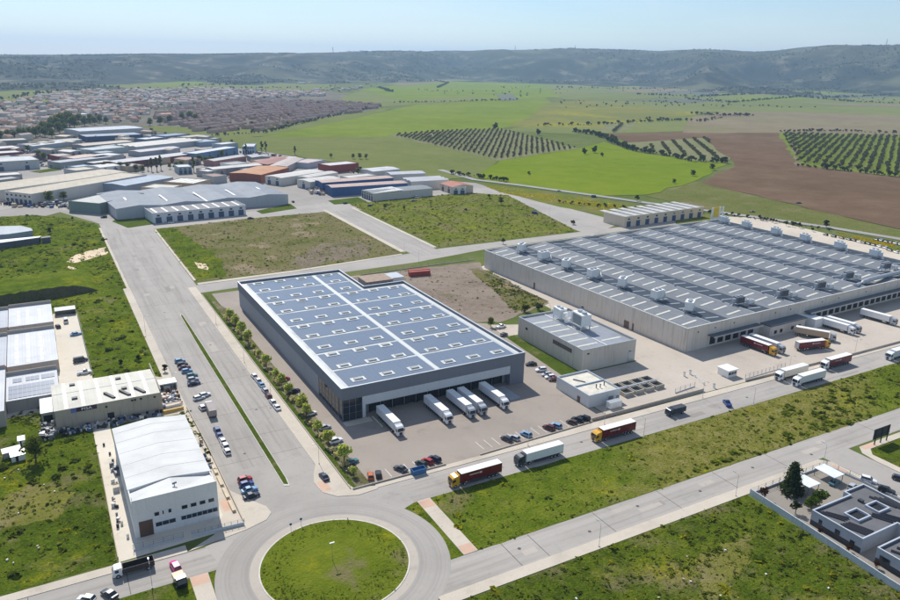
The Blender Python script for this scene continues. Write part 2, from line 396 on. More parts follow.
# ------------------------------------------------------------------ fields of the plain
def field(name, pts, z, m, jag=4.0): return sheet(name, pxy(*pts), z, m, jag=jag, step=25)
m_f_bright = grass('wheat_green', (.135,.185,.02,1), (.175,.225,.028,1), (.225,.255,.042,1), scale=.12, tuft=.2)
m_f_bright2 = grass('young_wheat', (.125,.185,.009,1), (.16,.22,.012,1), (.2,.245,.02,1), scale=.2, tuft=.2, off=17)
m_f_olive = grass('fallow_green', (.14,.165,.045,1), (.17,.19,.055,1), (.2,.21,.075,1), scale=.2, tuft=.2)
m_f_pale = grass('pale_pasture', (.15,.18,.055,1), (.185,.205,.065,1), (.22,.22,.085,1), scale=.1, tuft=.2, off=7)
m_f_brown = grass('ploughed_earth', (.125,.08,.047,1), (.155,.1,.06,1), (.195,.135,.085,1), scale=.15, tuft=.15, off=23)
m_f_tan = grass('tan_stubble', (.19,.155,.095,1), (.23,.19,.115,1), (.27,.225,.14,1), (.2,.2,.08,1), .25, scale=.12, tuft=.15, off=29)
m_f_yel = grass('yellow_flower_field', (.15,.17,.05,1), (.185,.19,.055,1), (.24,.22,.05,1), scale=.1, tuft=.2, yellow=1.0, off=41)
m_f_grove = grass('grove_soil', (.17,.19,.075,1), (.21,.21,.1,1), (.25,.235,.13,1), scale=.5, tuft=.2)
m_f_grove2 = grass('grove_grass', (.13,.185,.02,1), (.17,.21,.028,1), (.2,.22,.05,1), scale=.5, tuft=.25)
m_f_meadow = grass('roadside_meadow', (.12,.14,.03,1), (.155,.165,.045,1), (.19,.185,.07,1), DRY, .35, scale=.4, off=61)
m_f_dark = plain('dark_orchard_soil', (.09,.1,.055,1), .95, var=.25, scale=.02)
m_town = grass('town_ground', (.16,.14,.11,1), (.2,.18,.14,1), (.26,.23,.18,1), (.1,.12,.05,1), .35, scale=.15, off=5)
field('pasture', [(-60,101),(0,92),(60,86),(140,83),(200,80),(330,78),(330,90),(200,93),(100,98),(0,112)], .5, m_f_pale)
field('far_wheat_field', [(140,87),(190,80),(300,79),(250,84)], .8, m_f_bright)
field('far_pasture', [(355,92),(400,84),(470,77),(560,80),(640,84),(640,92),(545,97),(380,107),(330,104)], .5, m_f_pale)
field('far_wheat_field', [(358,90),(420,82),(520,79),(545,86),(560,97),(500,101),(410,103)], .9, m_f_bright)
field('dark_orchard', [(495,95),(512,94),(520,100),(503,101)], 1.0, m_f_dark, jag=0)
field('right_pasture', [(545,97),(640,92),(760,86),(960,86),(960,118),(790,112),(690,112)], .5, m_f_pale)
field('far_wheat_field', [(640,90),(760,86),(800,90),(720,95)], .8, m_f_bright)
field('far_wheat_field', [(690,99),(790,96),(840,99),(760,103)], .8, m_f_bright)
field('dark_scrubland', [(640,86),(700,87),(730,92),(700,97),(650,93)], 1.0, m_f_dark, jag=6)
field('wheat_field', [(262,137),(300,127),(350,118),(420,104),(500,100),(545,97),(552,104),(530,119),(500,130),(395,137)], .35, m_f_bright)
field('fallow_field', [(196,138),(262,137),(395,136.5),(500,160),(476,177),(440,180),(380,172),(300,157),(230,147)], .3, m_f_olive)
field('yellow_field', [(508,127),(530,117),(548,103),(610,98),(690,106),(700,114),(640,123),(600,127)], .4, m_f_yel)
field('pasture_strip', [(500,131),(520,127),(640,123),(702,114),(686,131),(604,134),(575,134)], .3, m_f_pale)
field('tan_field', [(683,133),(692,117),(740,109),(800,107),(960,114),(960,137),(780,133)], .42, m_f_tan)
field('ploughed_field', [(604,134),(683,132),(782,132.5),(797,165),(960,185),(960,243),(840,216),(700,183),(735,167),(728,158),(640,146)], .36, m_f_brown)
field('olive_grove_ground', [(388,135),(440,131),(500,129),(580,149),(498,161)], .45, m_f_grove)
field('olive_grove_ground', [(778,133),(960,137),(960,184),(797,165)], .45, m_f_grove2)
field('olive_grove_ground', [(612,144),(704,138),(730,160),(700,162)], .5, m_f_grove)
field('olive_grove_ground', [(598,133),(606,124),(640,123),(622,133)], .5, m_f_grove)
field('wheat_meadow', [(470,177),(500,160.5),(578,148.5),(604,142),(640,153),(728,164),(690,183),(645,195),(600,196),(520,186)], .28, m_f_bright2)
field('roadside_meadow', [(645,196),(700,183),(840,216),(960,245),(960,256),(830,229),(720,212)], .27, m_f_meadow)
field('flower_verge', [(478,183),(520,188),(640,206),(720,216),(830,234),(960,262),(960,275),(800,240),(700,222),(620,218),(560,207),(500,192)], .05, m_g3, jag=1.5)
for nm, pts, z, m in (('pasture_band', [(400,100),(470,97),(500,99),(430,103)], 1.05, m_f_pale), ('pale_band', [(560,100),(640,93),(700,97),(610,101)], 1.1, m_f_olive), ('green_band', [(700,104),(800,99),(900,101),(960,104),(800,107)], .85, m_f_olive),
 ('green_band', [(745,91),(820,87),(900,90),(900,94),(800,96)], 1.1, m_f_bright), ('scrub_band', [(620,100.5),(690,98.5),(740,100),(690,103)], 1.15, m_f_dark), ('scrub_band', [(770,95.5),(850,94),(900,97),(820,98.5)], 1.15, m_f_dark), ('tan_band', [(800,103),(900,104.5),(960,108),(850,106)], 1.0, m_f_tan), ('tan_band', [(600,91),(680,87.5),(720,89),(640,93)], 1.2, m_f_tan), ('olive_band', [(640,96),(690,94),(700,96),(650,98)], 1.25, m_f_olive), ('tan_band', [(385,84),(450,77.5),(470,79),(405,86)], 1.2, m_f_tan), ('pale_track', [(683,133),(690,118),(693,118),(687,133)], .6, m_f_tan), ('pale_track', [(790,140),(793,140),(800,166),(796,166)], .6, m_f_tan)):
    field(nm, pts, z, m, jag=3)
field('town_ground', [(-80,118),(0,103),(70,90),(200,88),(330,91),(385,104),(380,108),(268,133),(200,140),(150,150),(-80,175)], .25, m_town)
field('town_meadow', [(200,131),(300,121),(390,108),(385,112),(268,136),(215,139)], .45, m_f_olive)
field('town_meadow', [(140,126),(180,127),(250,136),(300,150),(250,150),(180,138)], .5, m_f_olive)
# industrial quarter: paved ground under the far sheds
field('industrial_ground', [(-120,262),(-120,175),(0,150),(150,139),(210,138),(300,158),(380,171),(440,180),(476,183),(505,192),(480,197),(350,205),(300,206),(155,231),(100,224),(60,212)], .02, paving('industrial_paving', S(158,152,144), stain=.5, scale=.6), jag=0)

# ------------------------------------------------------------------ streets
def flat(name, x0, x1, y0, y1, z, m): return sheet(name, [(x0,y0),(x1,y0),(x1,y1),(x0,y1)], z, m)
sheet('avenue', [(34.5,150),(61.5,150),(61.5,378),(66,392),(66.2,575),(34.5,575)], .020, m_asph_y)
flat('front_street', 60, 460, 157, 168.2, .024, m_asph_x)
flat('lower_street', 55, 460, 121, 131, .024, m_asph_x)
flat('left_street', -120, 40, 153.2, 163, .024, m_asph_x)
flat('side_street', 200.5, 213, 40, 122, .028, m_asph)
sheet('back_street', [(60,374),(64,376),(120,380),(192,384),(250,395),(420,401),(430,412),(345,410),(221,408),(192,404),(120,394),(70,391),(60,391)], .026, m_asph)
sheet('cross_street', [(197.5,396),(217.5,396),(219.5,590),(199,590)], .028, m_asph_y)
field('far_street', [(-60,221),(0,210),(30,205),(72,211),(98,223),(118,229),(155,231),(245,220.5),(330,212),(420,205),(495,199),(505,192),(470,189.5),(420,196),(345,203),(300,206),(240,213),(150,225),(110,219),(85,207),(60,200),(0,203),(-60,208)], .032, m_asph, jag=0)
field('depot_street', [(470,189),(500,187),(560,206),(622,222),(592,236),(560,224),(505,203)], .03, m_asph, jag=0)
country = strip(pxy((440,170),(475,180),(520,185.5),(560,191),(600,196.5),(645,203),(700,210),(770,219.5),(830,228),(900,239.5),(980,254)), 8)
sheet('country_road', country, .5, paving('country_asphalt', S(158,155,150), tracks=None))
RC = (50.0, 142.7)
def arc(r, a0, a1, n, c=RC): return [(c[0]+r*math.cos(R(a0+(a1-a0)*i/n)), c[1]+r*math.sin(R(a0+(a1-a0)*i/n))) for i in range(n+1)]
t = NT('roundabout_paving')
v = t.n('VectorMath', operation='DISTANCE'); t.put(v.inputs[0], t.pos()); v.inputs[1].default_value = (RC[0], RC[1], 0)
cx = t.n('CombineXYZ'); t.put(cx.inputs[0], v.outputs['Value'])
k = t.noise(.55, 3, .6, vec=cx.outputs[0]); k2 = t.noise(.05, 5, .6); k3 = t.noise(.5, 5, .65); c0 = S(168,162,154)
col = t.ramp(k2, [(.3, lum(c0,.88)), (.7, lum(c0,1.08))])
col = t.mix(t.math('MULTIPLY', t.step(k, .45, .62), .35), col, lum(c0, .66)); col = t.mix(t.math('MULTIPLY', t.step(k3, .5, .8), .3), col, lum(c0, .65))
m_rb = t.out(col, .9, 0, .15)
sheet('roundabout_road', arc(27.5, 0, 360, 96)[:-1], .034, m_rb)
sheet('avenue_mouth', [(34.5,187),(36.6,183),(39.2,178),(42,173.5),(42.4,170),(40.4,167.4),(35,165.6),(29,164.6),(24,163.2),(26,153),(60,150),(78,157),(78,167.8),(66,167.2),(60.5,169.2),(57.6,173),(57.2,179),(58.5,183),(60.8,188),(60.8,195),(34.5,195)], .030, m_asph)
def ring(name, r0, r1, z0, z1, m, a0=0, a1=360, n=96, c=RC, kind='structure'):
    b = MB(); A = arc(r0, a0, a1, n, c); B = arc(r1, a0, a1, n, c)
    for i in range(n):
        p, q, s, u = A[i], A[i+1], B[i+1], B[i]
        b.add([(*p,z0),(*q,z0),(*s,z0),(*u,z0),(*p,z1),(*q,z1),(*s,z1),(*u,z1)], [(4,5,6,7),(0,1,5,4),(2,3,7,6)])
    return b.build(name, m, kind=kind)
ring('roundabout_kerb', 17.4, 17.75, 0, .15, m_kerb)
ring('roundabout_apron', 17.75, 19.8, .034, .05, paving('apron_concrete', S(184,175,162), stain=.3))
b = MB(); n = 96; P = arc(17.4, 0, 360, n)[:-1]; rings = []
for f, z in ((1, .10), (.8, .35), (.5, .7), (.2, .9)): rings.append([(RC[0]+(p[0]-RC[0])*f, RC[1]+(p[1]-RC[1])*f, z) for p in P])
b.loft(rings, 0, caps=False); b.poly(rings[-1]); b.build('roundabout_island', m_isl, kind='structure')
# street corners, wedges of grass, footpaths
def walk(name, pts, m=m_walk, h=.13):
    b = MB(); b.prism([(p[0],p[1]) for p in pts], 0, h); return b.build(name, m, kind='structure')
walk('sidewalk', [(60.8,195),(60.8,188),(58.5,183),(57.2,179),(57.6,173),(60.5,169.2),(66,167.2),(72,167.7),(72,169.4),(66,171.2),(65,176),(65,388),(60.9,388)])
walk('sidewalk', [(72,168.2),(420,168.2),(420,170.2),(152,171.8),(107,170.3),(72,170.0)])
walk('sidewalk', [(31,175),(27,167),(20,163.1),(29,164.6),(35,165.6),(40.4,167.4),(42.4,170),(42,173.5),(39.2,178),(36.6,183),(34.5,187),(34.5,400),(31.2,400)])
walk('sidewalk', [(33,400),(34.4,400),(34.4,560),(33,560)])
walk('sidewalk', [(-120,163),(19.9,163),(19.9,166),(-120,165.2)])
walk('sidewalk', [(66,117.6),(196,117.6),(199,112),(200.4,60),(200.5,118),(198,121),(66,120.9)])
walk('sidewalk', [(213.1,112),(214,117),(217,120),(460,120.2),(460,117.9),(219,117.6),(216,115),(215.6,60),(213.1,60)])
walk('sidewalk', [(66.3,400),(67.6,400),(67.6,540),(66.3,540)])
walk('sidewalk', [(67,394.5),(120,397),(192,406),(192,404.1),(120,394.1),(67,391.1)])
walk('sidewalk', [(193.6,410),(197.3,410),(198.8,560),(195.6,560)])
walk('sidewalk', [(217.7,412),(220.4,412),(222.4,560),(219.6,560)])
walk('footpath', [(78.6,131.1),(82.6,131.1),(82.7,156.9),(78.8,156.9)], m_walk)
walk('footpath', [(18.5,153.1),(22.6,153.1),(22.2,122),(18.6,122)], m_walk)
for x0, x1, y0, y1 in ((78.9,82.5,153,156.6),(78.8,82.4,131.3,134.6),(57.7,60.4,173,178.5),(18.6,22.4,149.5,153),(31.5,34.4,176,181.5),(196,199.5,112,116.5),(217,224,118,119.8)):
    box('tactile_paving', x0, x1, y0, y1, .1, .136, m_pink, kind='structure')
P8 = [(66,131.2),(78.5,131.2),(78.7,156.8),(64,156.8)]; sheet('grass_wedge', P8, .012, m_g5)
sheet('grass_wedge', [(0,120),(18.4,120),(18.4,153),(2.7,153)], .012, m_g7)
sheet('grass_wedge', [(22.7,120),(36,118),(36,146),(30,153),(22.8,153)], .012, m_g7)
# plots of rough ground
PL = dict(
 left_meadow=([(-130,374),(8.8,374),(8.8,276),(31.1,274),(31.1,300),(31,395),(32.8,400),(32.8,572),(20,600),(-5,628),(-30,630),(-130,600)], m_g1),
 waste_plot=([(66.4,397.5),(120,398.5),(193,407),(195,553),(132,551),(66.4,541)], m_g2),
 back_meadow=([(222.5,412),(335,412),(372,560),(345,588),(225,578)], m_g3),
 verge_meadow=([(82.9,131.2),(460,131.2),(460,156.8),(82.9,156.8)], m_g5),
 front_meadow=([(30,40),(159.5,40),(162.3,117.4),(70,117.4),(60,112)], m_g6),
 corner_meadow=([(-120,165.4),(4.5,166.6),(4.9,220),(5,244),(-5,248),(-19,262),(-60,270),(-120,270)], m_g7),
 kerbside_meadow=([(216,60),(420,60),(420,117.5),(219.5,117.4),(216.2,115)], m_g6))
for k, (pts, m) in PL.items(): sheet(k, pts, .04, m, jag=.5, step=3)
VD = [(136,132.4),(200,132.6),(290,132.4),(268,140),(252,148),(236,155.6),(172,155.8),(165,150),(152,142),(146,136)]; PL['dry_verge'] = (VD, m_g5d); PL['far_verge'] = ([(290,131.4),(460,131.2),(460,156.8),(240,156.8)], m_g5)
sheet('dry_patch', [(60,56),(85,62),(92,72),(76,76),(60,68)], .046, m_g5d, jag=1.5, step=2)
sheet('dry_patch', [(118,92),(140,97),(148,105),(128,104)], .046, m_g5d, jag=1.5, step=2)
sheet('dry_patch', [(-22,196),(-8,192),(-2,204),(-14,214),(-24,208)], .046, m_g5d, jag=1.5, step=2)
sheet('gravel_lot', [(130,318),(150.5,285),(165,278),(178,271),(216,284),(219,352),(226,368),(190,371),(165,370),(130,368)], .045, m_gravel, jag=.8)
sheet('weedy_corner', [(192,279),(216,285),(221,350),(214,357),(207,336),(202,312)], .05, m_g2, jag=1.5)
sheet('sandy_patch', pxy((66,262),(75,255),(92,250),(106,247),(107,254),(90,259),(75,263)), .06, m_sand, jag=1)
sheet('sandy_patch', pxy((68,266),(76,268),(78,273),(72,273)), .06, m_sand, jag=.8)
sheet('sandy_patch', pxy((194,262),(206,264),(208,270),(198,268)), .06, m_sand, jag=.8)
sheet('sandy_patch', pxy((290,262),(320,244),(350,240),(372,246),(365,256),(330,262),(305,270)), .06, grass('dry_mud', (.17,.14,.085,1), (.24,.195,.135,1), (.3,.25,.185,1), (.13,.14,.04,1), .35, scale=1.5, off=71, tuft=.4), jag=3)
# yards
sheet('lush_edge', [(67.7,400),(84,400.5),(90,440),(84,500),(80,542),(67.7,540)], .046, m_g1, jag=2)
for pts in ([(112,221.5),(119,217),(150,215),(155,224),(128,228)], [(256,211),(290,203.5),(297,208.5),(262,214)], [(328,200.5),(358,197),(369,202.5),(334,204.5)], [(29,171.5),(58,167.5),(62,170),(40,173)]): sheet('unit_lawn', pxy(*pts), .045, m_lawn)
sheet('hall_yard', [(69.8,170.1),(107,170.4),(152,171.9),(160,171.9),(158,200),(166.7,209),(170,252),(172,272),(150.6,288),(150.3,345),(150,372),(69.8,372)], .03, m_yard)
sheet('depot_yard', [(160,172.5),(430,170),(430,215),(228,206),(228,236),(224,360),(216.5,356),(210,252),(203,256),(172.2,270),(170,254),(203,252),(203,206.5),(175,206.5),(172,202),(160,202)], .032, m_conc)
sheet('lawn_strip', [(166.8,209),(174.9,207),(174.9,254),(170,252)], .036, m_lawn)
sheet('planting_strip', [(65.2,171),(71.2,171.2),(71.2,345),(65.2,374)], .06, m_stripg)
sheet('strip_lawn', [(65.3,171.2),(67.0,171.4),(67.0,371),(65.3,373)], .064, m_lawn)
sheet('white_hall_yard', [(4.9,166.5),(35,168),(35,212),(31,222),(31,226),(10,226),(10,262),(5,262)], .046, m_pale)
sheet('beige_hall_yard', [(-9,244),(34,240),(34.3,272),(27,278),(-3,262),(-9,262)], .042, paving('dusty_yard', S(190,178,158), stain=.6))
sheet('left_hall_yard', [(-3,262),(8.5,268),(8.2,295),(7.8,368),(-3,372),(-60,372),(-60,262)], .05, m_pale)
sheet('office_garden_yard', [(161,60),(200,60),(200,117.4),(163,117.4)], .046, paving('garden_paving', S(152,144,134), stain=.4))
sheet('rear_car_park', pxy((715,216),(760,218),(820,232),(900,252),(960,266),(960,285),(880,262),(800,240),(740,226)), .06, paving('car_park_paving', S(204,192,174), stain=.3))
# grass median with kerbs
b = MB(); b.prism([(49.2,181),(50.6,180.4),(51,184),(51.2,300),(50.9,344),(50.3,346.5),(49.7,344),(49.2,300)], 0, .14); b.build('median_kerb', m_kerb, kind='structure')
b = MB(); b.prism([(49.4,182),(50.5,181.3),(50.8,185),(51,300),(50.7,343),(50.3,345.5),(49.9,343),(49.4,300)], .14, .2); b.build('median_grass', m_lawn, kind='structure')
# tar joints across the streets
for i, x in enumerate((89, 97, 118, 141, 163, 186, 232, 260)): flat('road_joint', x-.09, x+.09, 121.2, 130.8, .03, m_joint)
for x in (6, -14, 31): flat('road_joint', x-.07, x+.07, 153.4, 162.8, .03, m_joint)
for y in (200, 214, 233, 262, 291, 330, 365, 420, 470): flat('road_joint', 34.6, 60.6, y-.06, y+.06, .026, m_joint)
m_patch = paving('patched_asphalt', S(154,147,139), stain=.4); m_patch2 = paving('new_concrete_patch', S(182,173,162), stain=.3)
for i in range(30):
    ax = i % 3
    if ax == 0: x, y, w, d = rnd.uniform(36,58), rnd.uniform(190,540), rnd.uniform(1.2,3), rnd.uniform(3,14)
    elif ax == 1: x, y, w, d = rnd.uniform(90,300), rnd.uniform(122,128), rnd.uniform(3,12), rnd.uniform(1,2.4)
    else: x, y, w, d = rnd.uniform(80,300), rnd.uniform(158,165), rnd.uniform(3,12), rnd.uniform(1,2.4)
    flat('road_patch', x, x+w, y, y+d, .031+.0006*(i % 7), m_patch if rnd.random() < .45 else m_patch2)
# earth bank with a steep shaded face
b = MB(); nx = 46; rows = []
for i in range(nx+1):
    x = -85+105*i/nx; e = min(1, (20-x)/16)**.6 if x < 20 else 0; h = 5.2*e+.01; j = rnd.uniform(-.5, .5); yy = 394+(x+40)*.14
    rows.append([(x, yy-1.8*e+j, -.05), (x+rnd.uniform(-.3,.3), yy-.9*e+j, h*.55), (x, yy+j*1.4, h*rnd.uniform(.9,1.05)), (x, yy+6, h*.92), (x, yy+24, h*.55), (x, yy+52, -.05)])
for i in range(nx):
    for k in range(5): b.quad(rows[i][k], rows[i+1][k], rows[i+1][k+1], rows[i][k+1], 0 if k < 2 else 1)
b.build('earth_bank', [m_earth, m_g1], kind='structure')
# ------------------------------------------------------------------ building helpers
def pt(name, b, mats, root, parent=None, label=None):
    """part of a thing, its shapes given in world coordinates"""
    o = root.location; b.v = [(v[0]-o.x, v[1]-o.y, v[2]-o.z) for v in b.v]
    return b.build(name, mats, parent or root, label=label)
def pbox(name, x0, x1, y0, y1, z0, z1, m, root, parent=None, label=None):
    b = MB(); b.box(x0, x1, y0, y1, z0, z1); return pt(name, b, m, root, parent, label)
def ringwall(b, P, th, z0, z1, mi=0):
    """wall of thickness th inside a rectilinear outline, butted at the corners"""
    n = len(P); A = [Vector(p) for p in P]; I = []
    for i in range(n):
        d0 = (A[i]-A[i-1]).normalized(); d1 = (A[(i+1) % n]-A[i]).normalized()
        n0 = Vector((-d0.y, d0.x)); n1 = Vector((-d1.y, d1.x)); I.append(A[i]+(n0+n1)*th/(1+n0.dot(n1)))
    for i in range(n):
        j = (i+1) % n; p, q, s, u = A[i], A[j], I[j], I[i]
        b.add([(*p,z0),(*q,z0),(*s,z0),(*u,z0),(*p,z1),(*q,z1),(*s,z1),(*u,z1)], [(4,5,6,7),(0,1,5,4),(2,3,7,6),(3,2,1,0)], mi)
def inset(P, th):
    n = len(P); A = [Vector(p) for p in P]; I = []
    for i in range(n):
        d0 = (A[i]-A[i-1]).normalized(); d1 = (A[(i+1) % n]-A[i]).normalized()
        n0 = Vector((-d0.y, d0.x)); n1 = Vector((-d1.y, d1.x)); I.append(A[i]+(n0+n1)*th/(1+n0.dot(n1)))
    return [(p.x, p.y) for p in I]
def shared(name, me, n_loc, parent, rz=0):
    return [link(name, me, parent, loc=l, rz=rz) for l in n_loc]

m_glass = plain('window_glass', (.018,.026,.036,1), .08, 0, .6, .2, .2)
m_dark = plain('dark_opening', (.012,.013,.016,1), .6)
m_frame = plain('grey_frame', S(120,124,130), .5)
m_white = plain('white_paint', S(236,236,232), .5, var=.05)
m_steel = plain('galvanised_steel', S(178,182,186), .4, .3, .5, .1)
m_grey = plain('grey_paint', S(128,132,138), .5, var=.08)
m_dgrey = plain('dark_grey_paint', S(62,64,68), .55, var=.1)
m_black = plain('black_rubber', (.012,.012,.012,1), .85)
m_wood = plain('weathered_wood', S(160,135,105), .8, var=.3, scale=2)

# ------------------------------------------------------------------ the logistics hall with solar roof
hall = thing('logistics_hall', 'large grey logistics hall with a blue solar roof and five white lorries at its docks', 'warehouse', (77.5,209.7,0))
m_hl = wall('hall_cladding', S(158,160,166), .12); m_hb = wall('hall_band', S(122,126,134), .1); m_hp = wall('hall_white_panel', S(205,207,208), .08)
m_deck = plain('roof_membrane', S(186,190,190), .6, var=.2, scale=.15)
HP = [(77.5,209.7),(149.8,209.7),(149.8,314.4),(129.1,314.4),(129.1,347),(77.5,347)]
b = MB(); b.prism([(77.75,213.2),(149.5,213.2),(149.5,314.1),(128.8,314.1),(128.8,346.7),(77.75,346.7)], 0, 11.0); pt('wall', b, m_hl, hall)
b = MB(); ringwall(b, HP, .38, 7.9, 12.1); band = pt('parapet', b, m_hb, hall)
b = MB(); ringwall(b, [(77.44,209.64),(149.86,209.64),(149.86,314.46),(129.16,314.46),(129.16,347.06),(77.44,347.06)], .55, 12.1, 12.22); pt('coping', b, plain('coping_metal', S(196,200,204), .4, .2), hall, band)
pbox('front_panel', 86, 143.5, 209.82, 213.18, 4.7, 7.88, m_hp, hall)
pbox('end_pier', 143.5, 149.7, 209.8, 213.18, 0, 7.88, m_hb, hall)
pbox('end_pier', 84.9, 86, 209.8, 213.18, 0, 7.88, m_hp, hall)
b = MB(); b.prism(inset(HP, .4), 11.01, 11.08); pt('roof', b, m_deck, hall)
# glazed corner: panes between mullions
def glazing(root, axis, a0, a1, fix, z0, z1, n, rows, m_p=None, depth=.12, out=-1):
    """panes and a frame on a wall that runs along x or y; out = outward direction"""
    fr = MB(); da = (a1-a0)/n; dz = (z1-z0)/rows; panes = []
    def bx(b, p, q, c, d, f0, f1):
        lo, hi = sorted((fix+out*f0, fix+out*f1))
        b.box(p, q, lo, hi, c, d) if axis == 'x' else b.box(lo, hi, p, q, c, d)
    for i in range(n+1): bx(fr, a0+i*da-.07, a0+i*da+.07, z0, z1, 0, depth)
    for k in range(rows+1): bx(fr, a0+.07, a1-.07, z0+k*dz-.05, z0+k*dz+.05, 0, depth-.012)
    w = pt('window', fr, m_frame, root)
    for i in range(n):
        for k in range(rows):
            p = MB(); bx(p, a0+i*da+.07, a0+(i+1)*da-.07, z0+k*dz+.05, z0+(k+1)*dz-.05, .01, .05); pt('pane', p, m_p or m_glass, root, w)
    return w
b = MB(); b.box(77.9, 84.88, 210.1, 213.18, 0, 7.88); pt('corner_bay', b, m_dgrey, hall)
glazing(hall, 'x', 78.0, 84.8, 210.05, .15, 7.7, 3, 3)
glazing(hall, 'y', 213.3, 232.5, 77.72, .5, 7.7, 6, 3)
glazing(hall, 'y', 210.2, 213.1, 77.88, .5, 7.7, 1, 3)
pbox('entrance_slab', 77.6, 87, 206.2, 209.4, 0, .17, m_walk, hall)
# docks: dark recess with doors, bumpers
dm = MB(); dm.box(-1.6, 1.6, -.06, 0, .1, 4.5); dm = dm.mesh('dock_door', plain('dock_door_panel', S(44,46,50), .5))
fm = MB(); fm.box(-1.95,-1.62,-.5,0,0,4.6); fm.box(1.62,1.95,-.5,0,0,4.6); fm.box(-1.95,1.95,-.5,0,4.6,4.68); fm = fm.mesh('dock_frame', m_black)
for i in range(12):
    x = 90.5+4.5*i
    d = link('dock_door', dm, hall, loc=(x-77.5, 3.46, 0)); link('dock_frame', fm, d)
for x in (88, 110.8, 133.5): pbox('guide_rail', x-.12, x+.12, 200.5, 208.8, .03, .5, m_pale, hall)
pbox('loading_ramp', 136.5, 140.8, 198.5, 209.7, .034, .4, m_steel, hall)
# solar arrays
t = NT('solar_panels')
br = t.n('TexBrick'); t.put(br.inputs['Vector'], t.pos()); br.offset = 0; br.inputs['Scale'].default_value = 1; br.inputs['Brick Width'].default_value = 1.9; br.inputs['Row Height'].default_value = 1.05
br.inputs['Mortar Size'].default_value = .045; br.inputs['Color1'].default_value = (.14,.178,.235,1); br.inputs['Color2'].default_value = (.155,.19,.248,1); br.inputs['Mortar'].default_value = (.18,.23,.3,1)
v = t.noise(.09, 3); m_sol = t.out(t.mix(t.math('MULTIPLY', t.step(v, .35, .7), .4), br.outputs['Color'], (.17,.198,.235,1)), .22, 0, .5)
sky_b = MB(); sky_b.box(-2.5,2.5,-1.6,1.6,0,.16); sky_b.box(-1.9,1.9,-1.1,1.1,.162,.26); sky_b = sky_b.mesh('skylight_curb', plain('curb_pale', S(204,206,204)))
sky_d = MB(); sky_d.box(-1.5,1.5,-.75,.75,.262,.6); sky_d = sky_d.mesh('skylight_dome', plain('skylight_acrylic', S(170,172,166), .3))
ys = [210.9,227.3,244.1,260.8,277.6,294.5,311.5,328.4,345.2]
for r in range(8):
    y0, y1 = ys[r]+.8, ys[r+1]-.8
    cols = [(81.2,113.4,(86.2,96.9,107.5)), (115.6,146.6,(121,131.4,141.8)) if y1 < 314 else (115.6,127.0,(121,))]
    for x0, x1, sk in cols:
        ya = [(y0+y1)/2-2.6] if r % 2 == 0 else [y0+1.5, y1-1.9]
        a = pbox('solar_array', x0, x1, y0, y1, 11.1, 11.2, m_sol, hall)
        for y in ya:
            for x in sk:
                c = link('skylight', sky_b, hall, loc=(x-77.5, y-209.7, 11.2)); link('dome', sky_d, c)
for x in (79.4, 114.5, 148.3):
    y1 = 346 if x < 128 else 313.8
    pbox('roof_walkway', x-.6, x+.6, 211, y1, 11.081, 11.12, plain('walkway_pale', S(200,204,204), .6, var=.06), hall)

# ------------------------------------------------------------------ the big warehouse (own heading), local coordinates
WH = thing('distribution_warehouse', 'huge low warehouse with beige concrete walls and a ribbed grey roof of seven long spans', 'warehouse', (227.58,204.53,0), R(2.12))
W, L, H = 200.0, 152.0, 10.6
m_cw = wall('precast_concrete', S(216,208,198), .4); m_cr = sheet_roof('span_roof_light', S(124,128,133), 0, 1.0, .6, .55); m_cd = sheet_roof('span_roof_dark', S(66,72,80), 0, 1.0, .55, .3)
b = MB(); ringwall(b, [(.2,.2),(W-.2,.2),(W-.2,L-.2),(.2,L-.2)], .3, 0, H-.05); core = b.build('wall', m_cw, WH)
pm = MB(); pm.box(.02, 5.96, 0, .19, .0, H); pm = pm.mesh('wall_panel', m_cw)
for i in range(33): link('wall_panel', pm, WH, loc=(1+6*i, 0, 0))
for i in range(25): link('wall_panel', pm, WH, loc=(.19, 1+6*i, 0), rz=R(90))
b = MB(); ringwall(b, [(-.05,-.05),(W+.05,-.05),(W+.05,L+.05),(-.05,L+.05)], .55, H+.005, H+.12); b.build('coping', plain('parapet_coping', S(204,204,200), .6, var=.15), WH)
z0, zr = 9.5, 10.75; sp = (W-1)/7
for i in range(7):
    xa = .5+sp*i; xm = xa+sp/2; xb = xa+sp
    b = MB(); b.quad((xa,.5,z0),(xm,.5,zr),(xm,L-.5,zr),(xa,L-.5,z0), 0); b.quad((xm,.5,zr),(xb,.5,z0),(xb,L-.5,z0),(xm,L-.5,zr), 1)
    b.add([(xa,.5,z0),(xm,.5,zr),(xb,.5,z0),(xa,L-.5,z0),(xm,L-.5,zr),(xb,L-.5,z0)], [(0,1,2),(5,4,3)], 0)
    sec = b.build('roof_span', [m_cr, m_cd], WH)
    b = MB(); b.tube((xm,.6,zr+.05),(xm,L-.6,zr+.05), .16, n=6); b.build('ridge_cap', plain('ridge_metal', S(190,196,202), .4), sec)
sl_me = MB(); a = math.atan2(zr-z0, sp/2); ln = 8.6
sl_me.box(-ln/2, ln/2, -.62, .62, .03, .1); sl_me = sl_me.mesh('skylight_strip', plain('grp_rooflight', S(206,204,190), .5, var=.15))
sl_dk = MB(); sl_dk.box(-ln/2, ln/2, -.55, .55, .03, .09); sl_dk = sl_dk.mesh('skylight_strip', plain('grp_rooflight_grey', S(150,158,164), .5, var=.15))  # greyer rooflights for the dark roof slopes
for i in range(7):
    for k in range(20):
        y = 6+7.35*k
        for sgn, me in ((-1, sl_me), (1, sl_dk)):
            o = link('skylight_strip', me, WH, loc=(.5+sp*i+sp/2+sgn*sp/4, y, (z0+zr)/2)); o.rotation_euler = (0, sgn*a, 0)
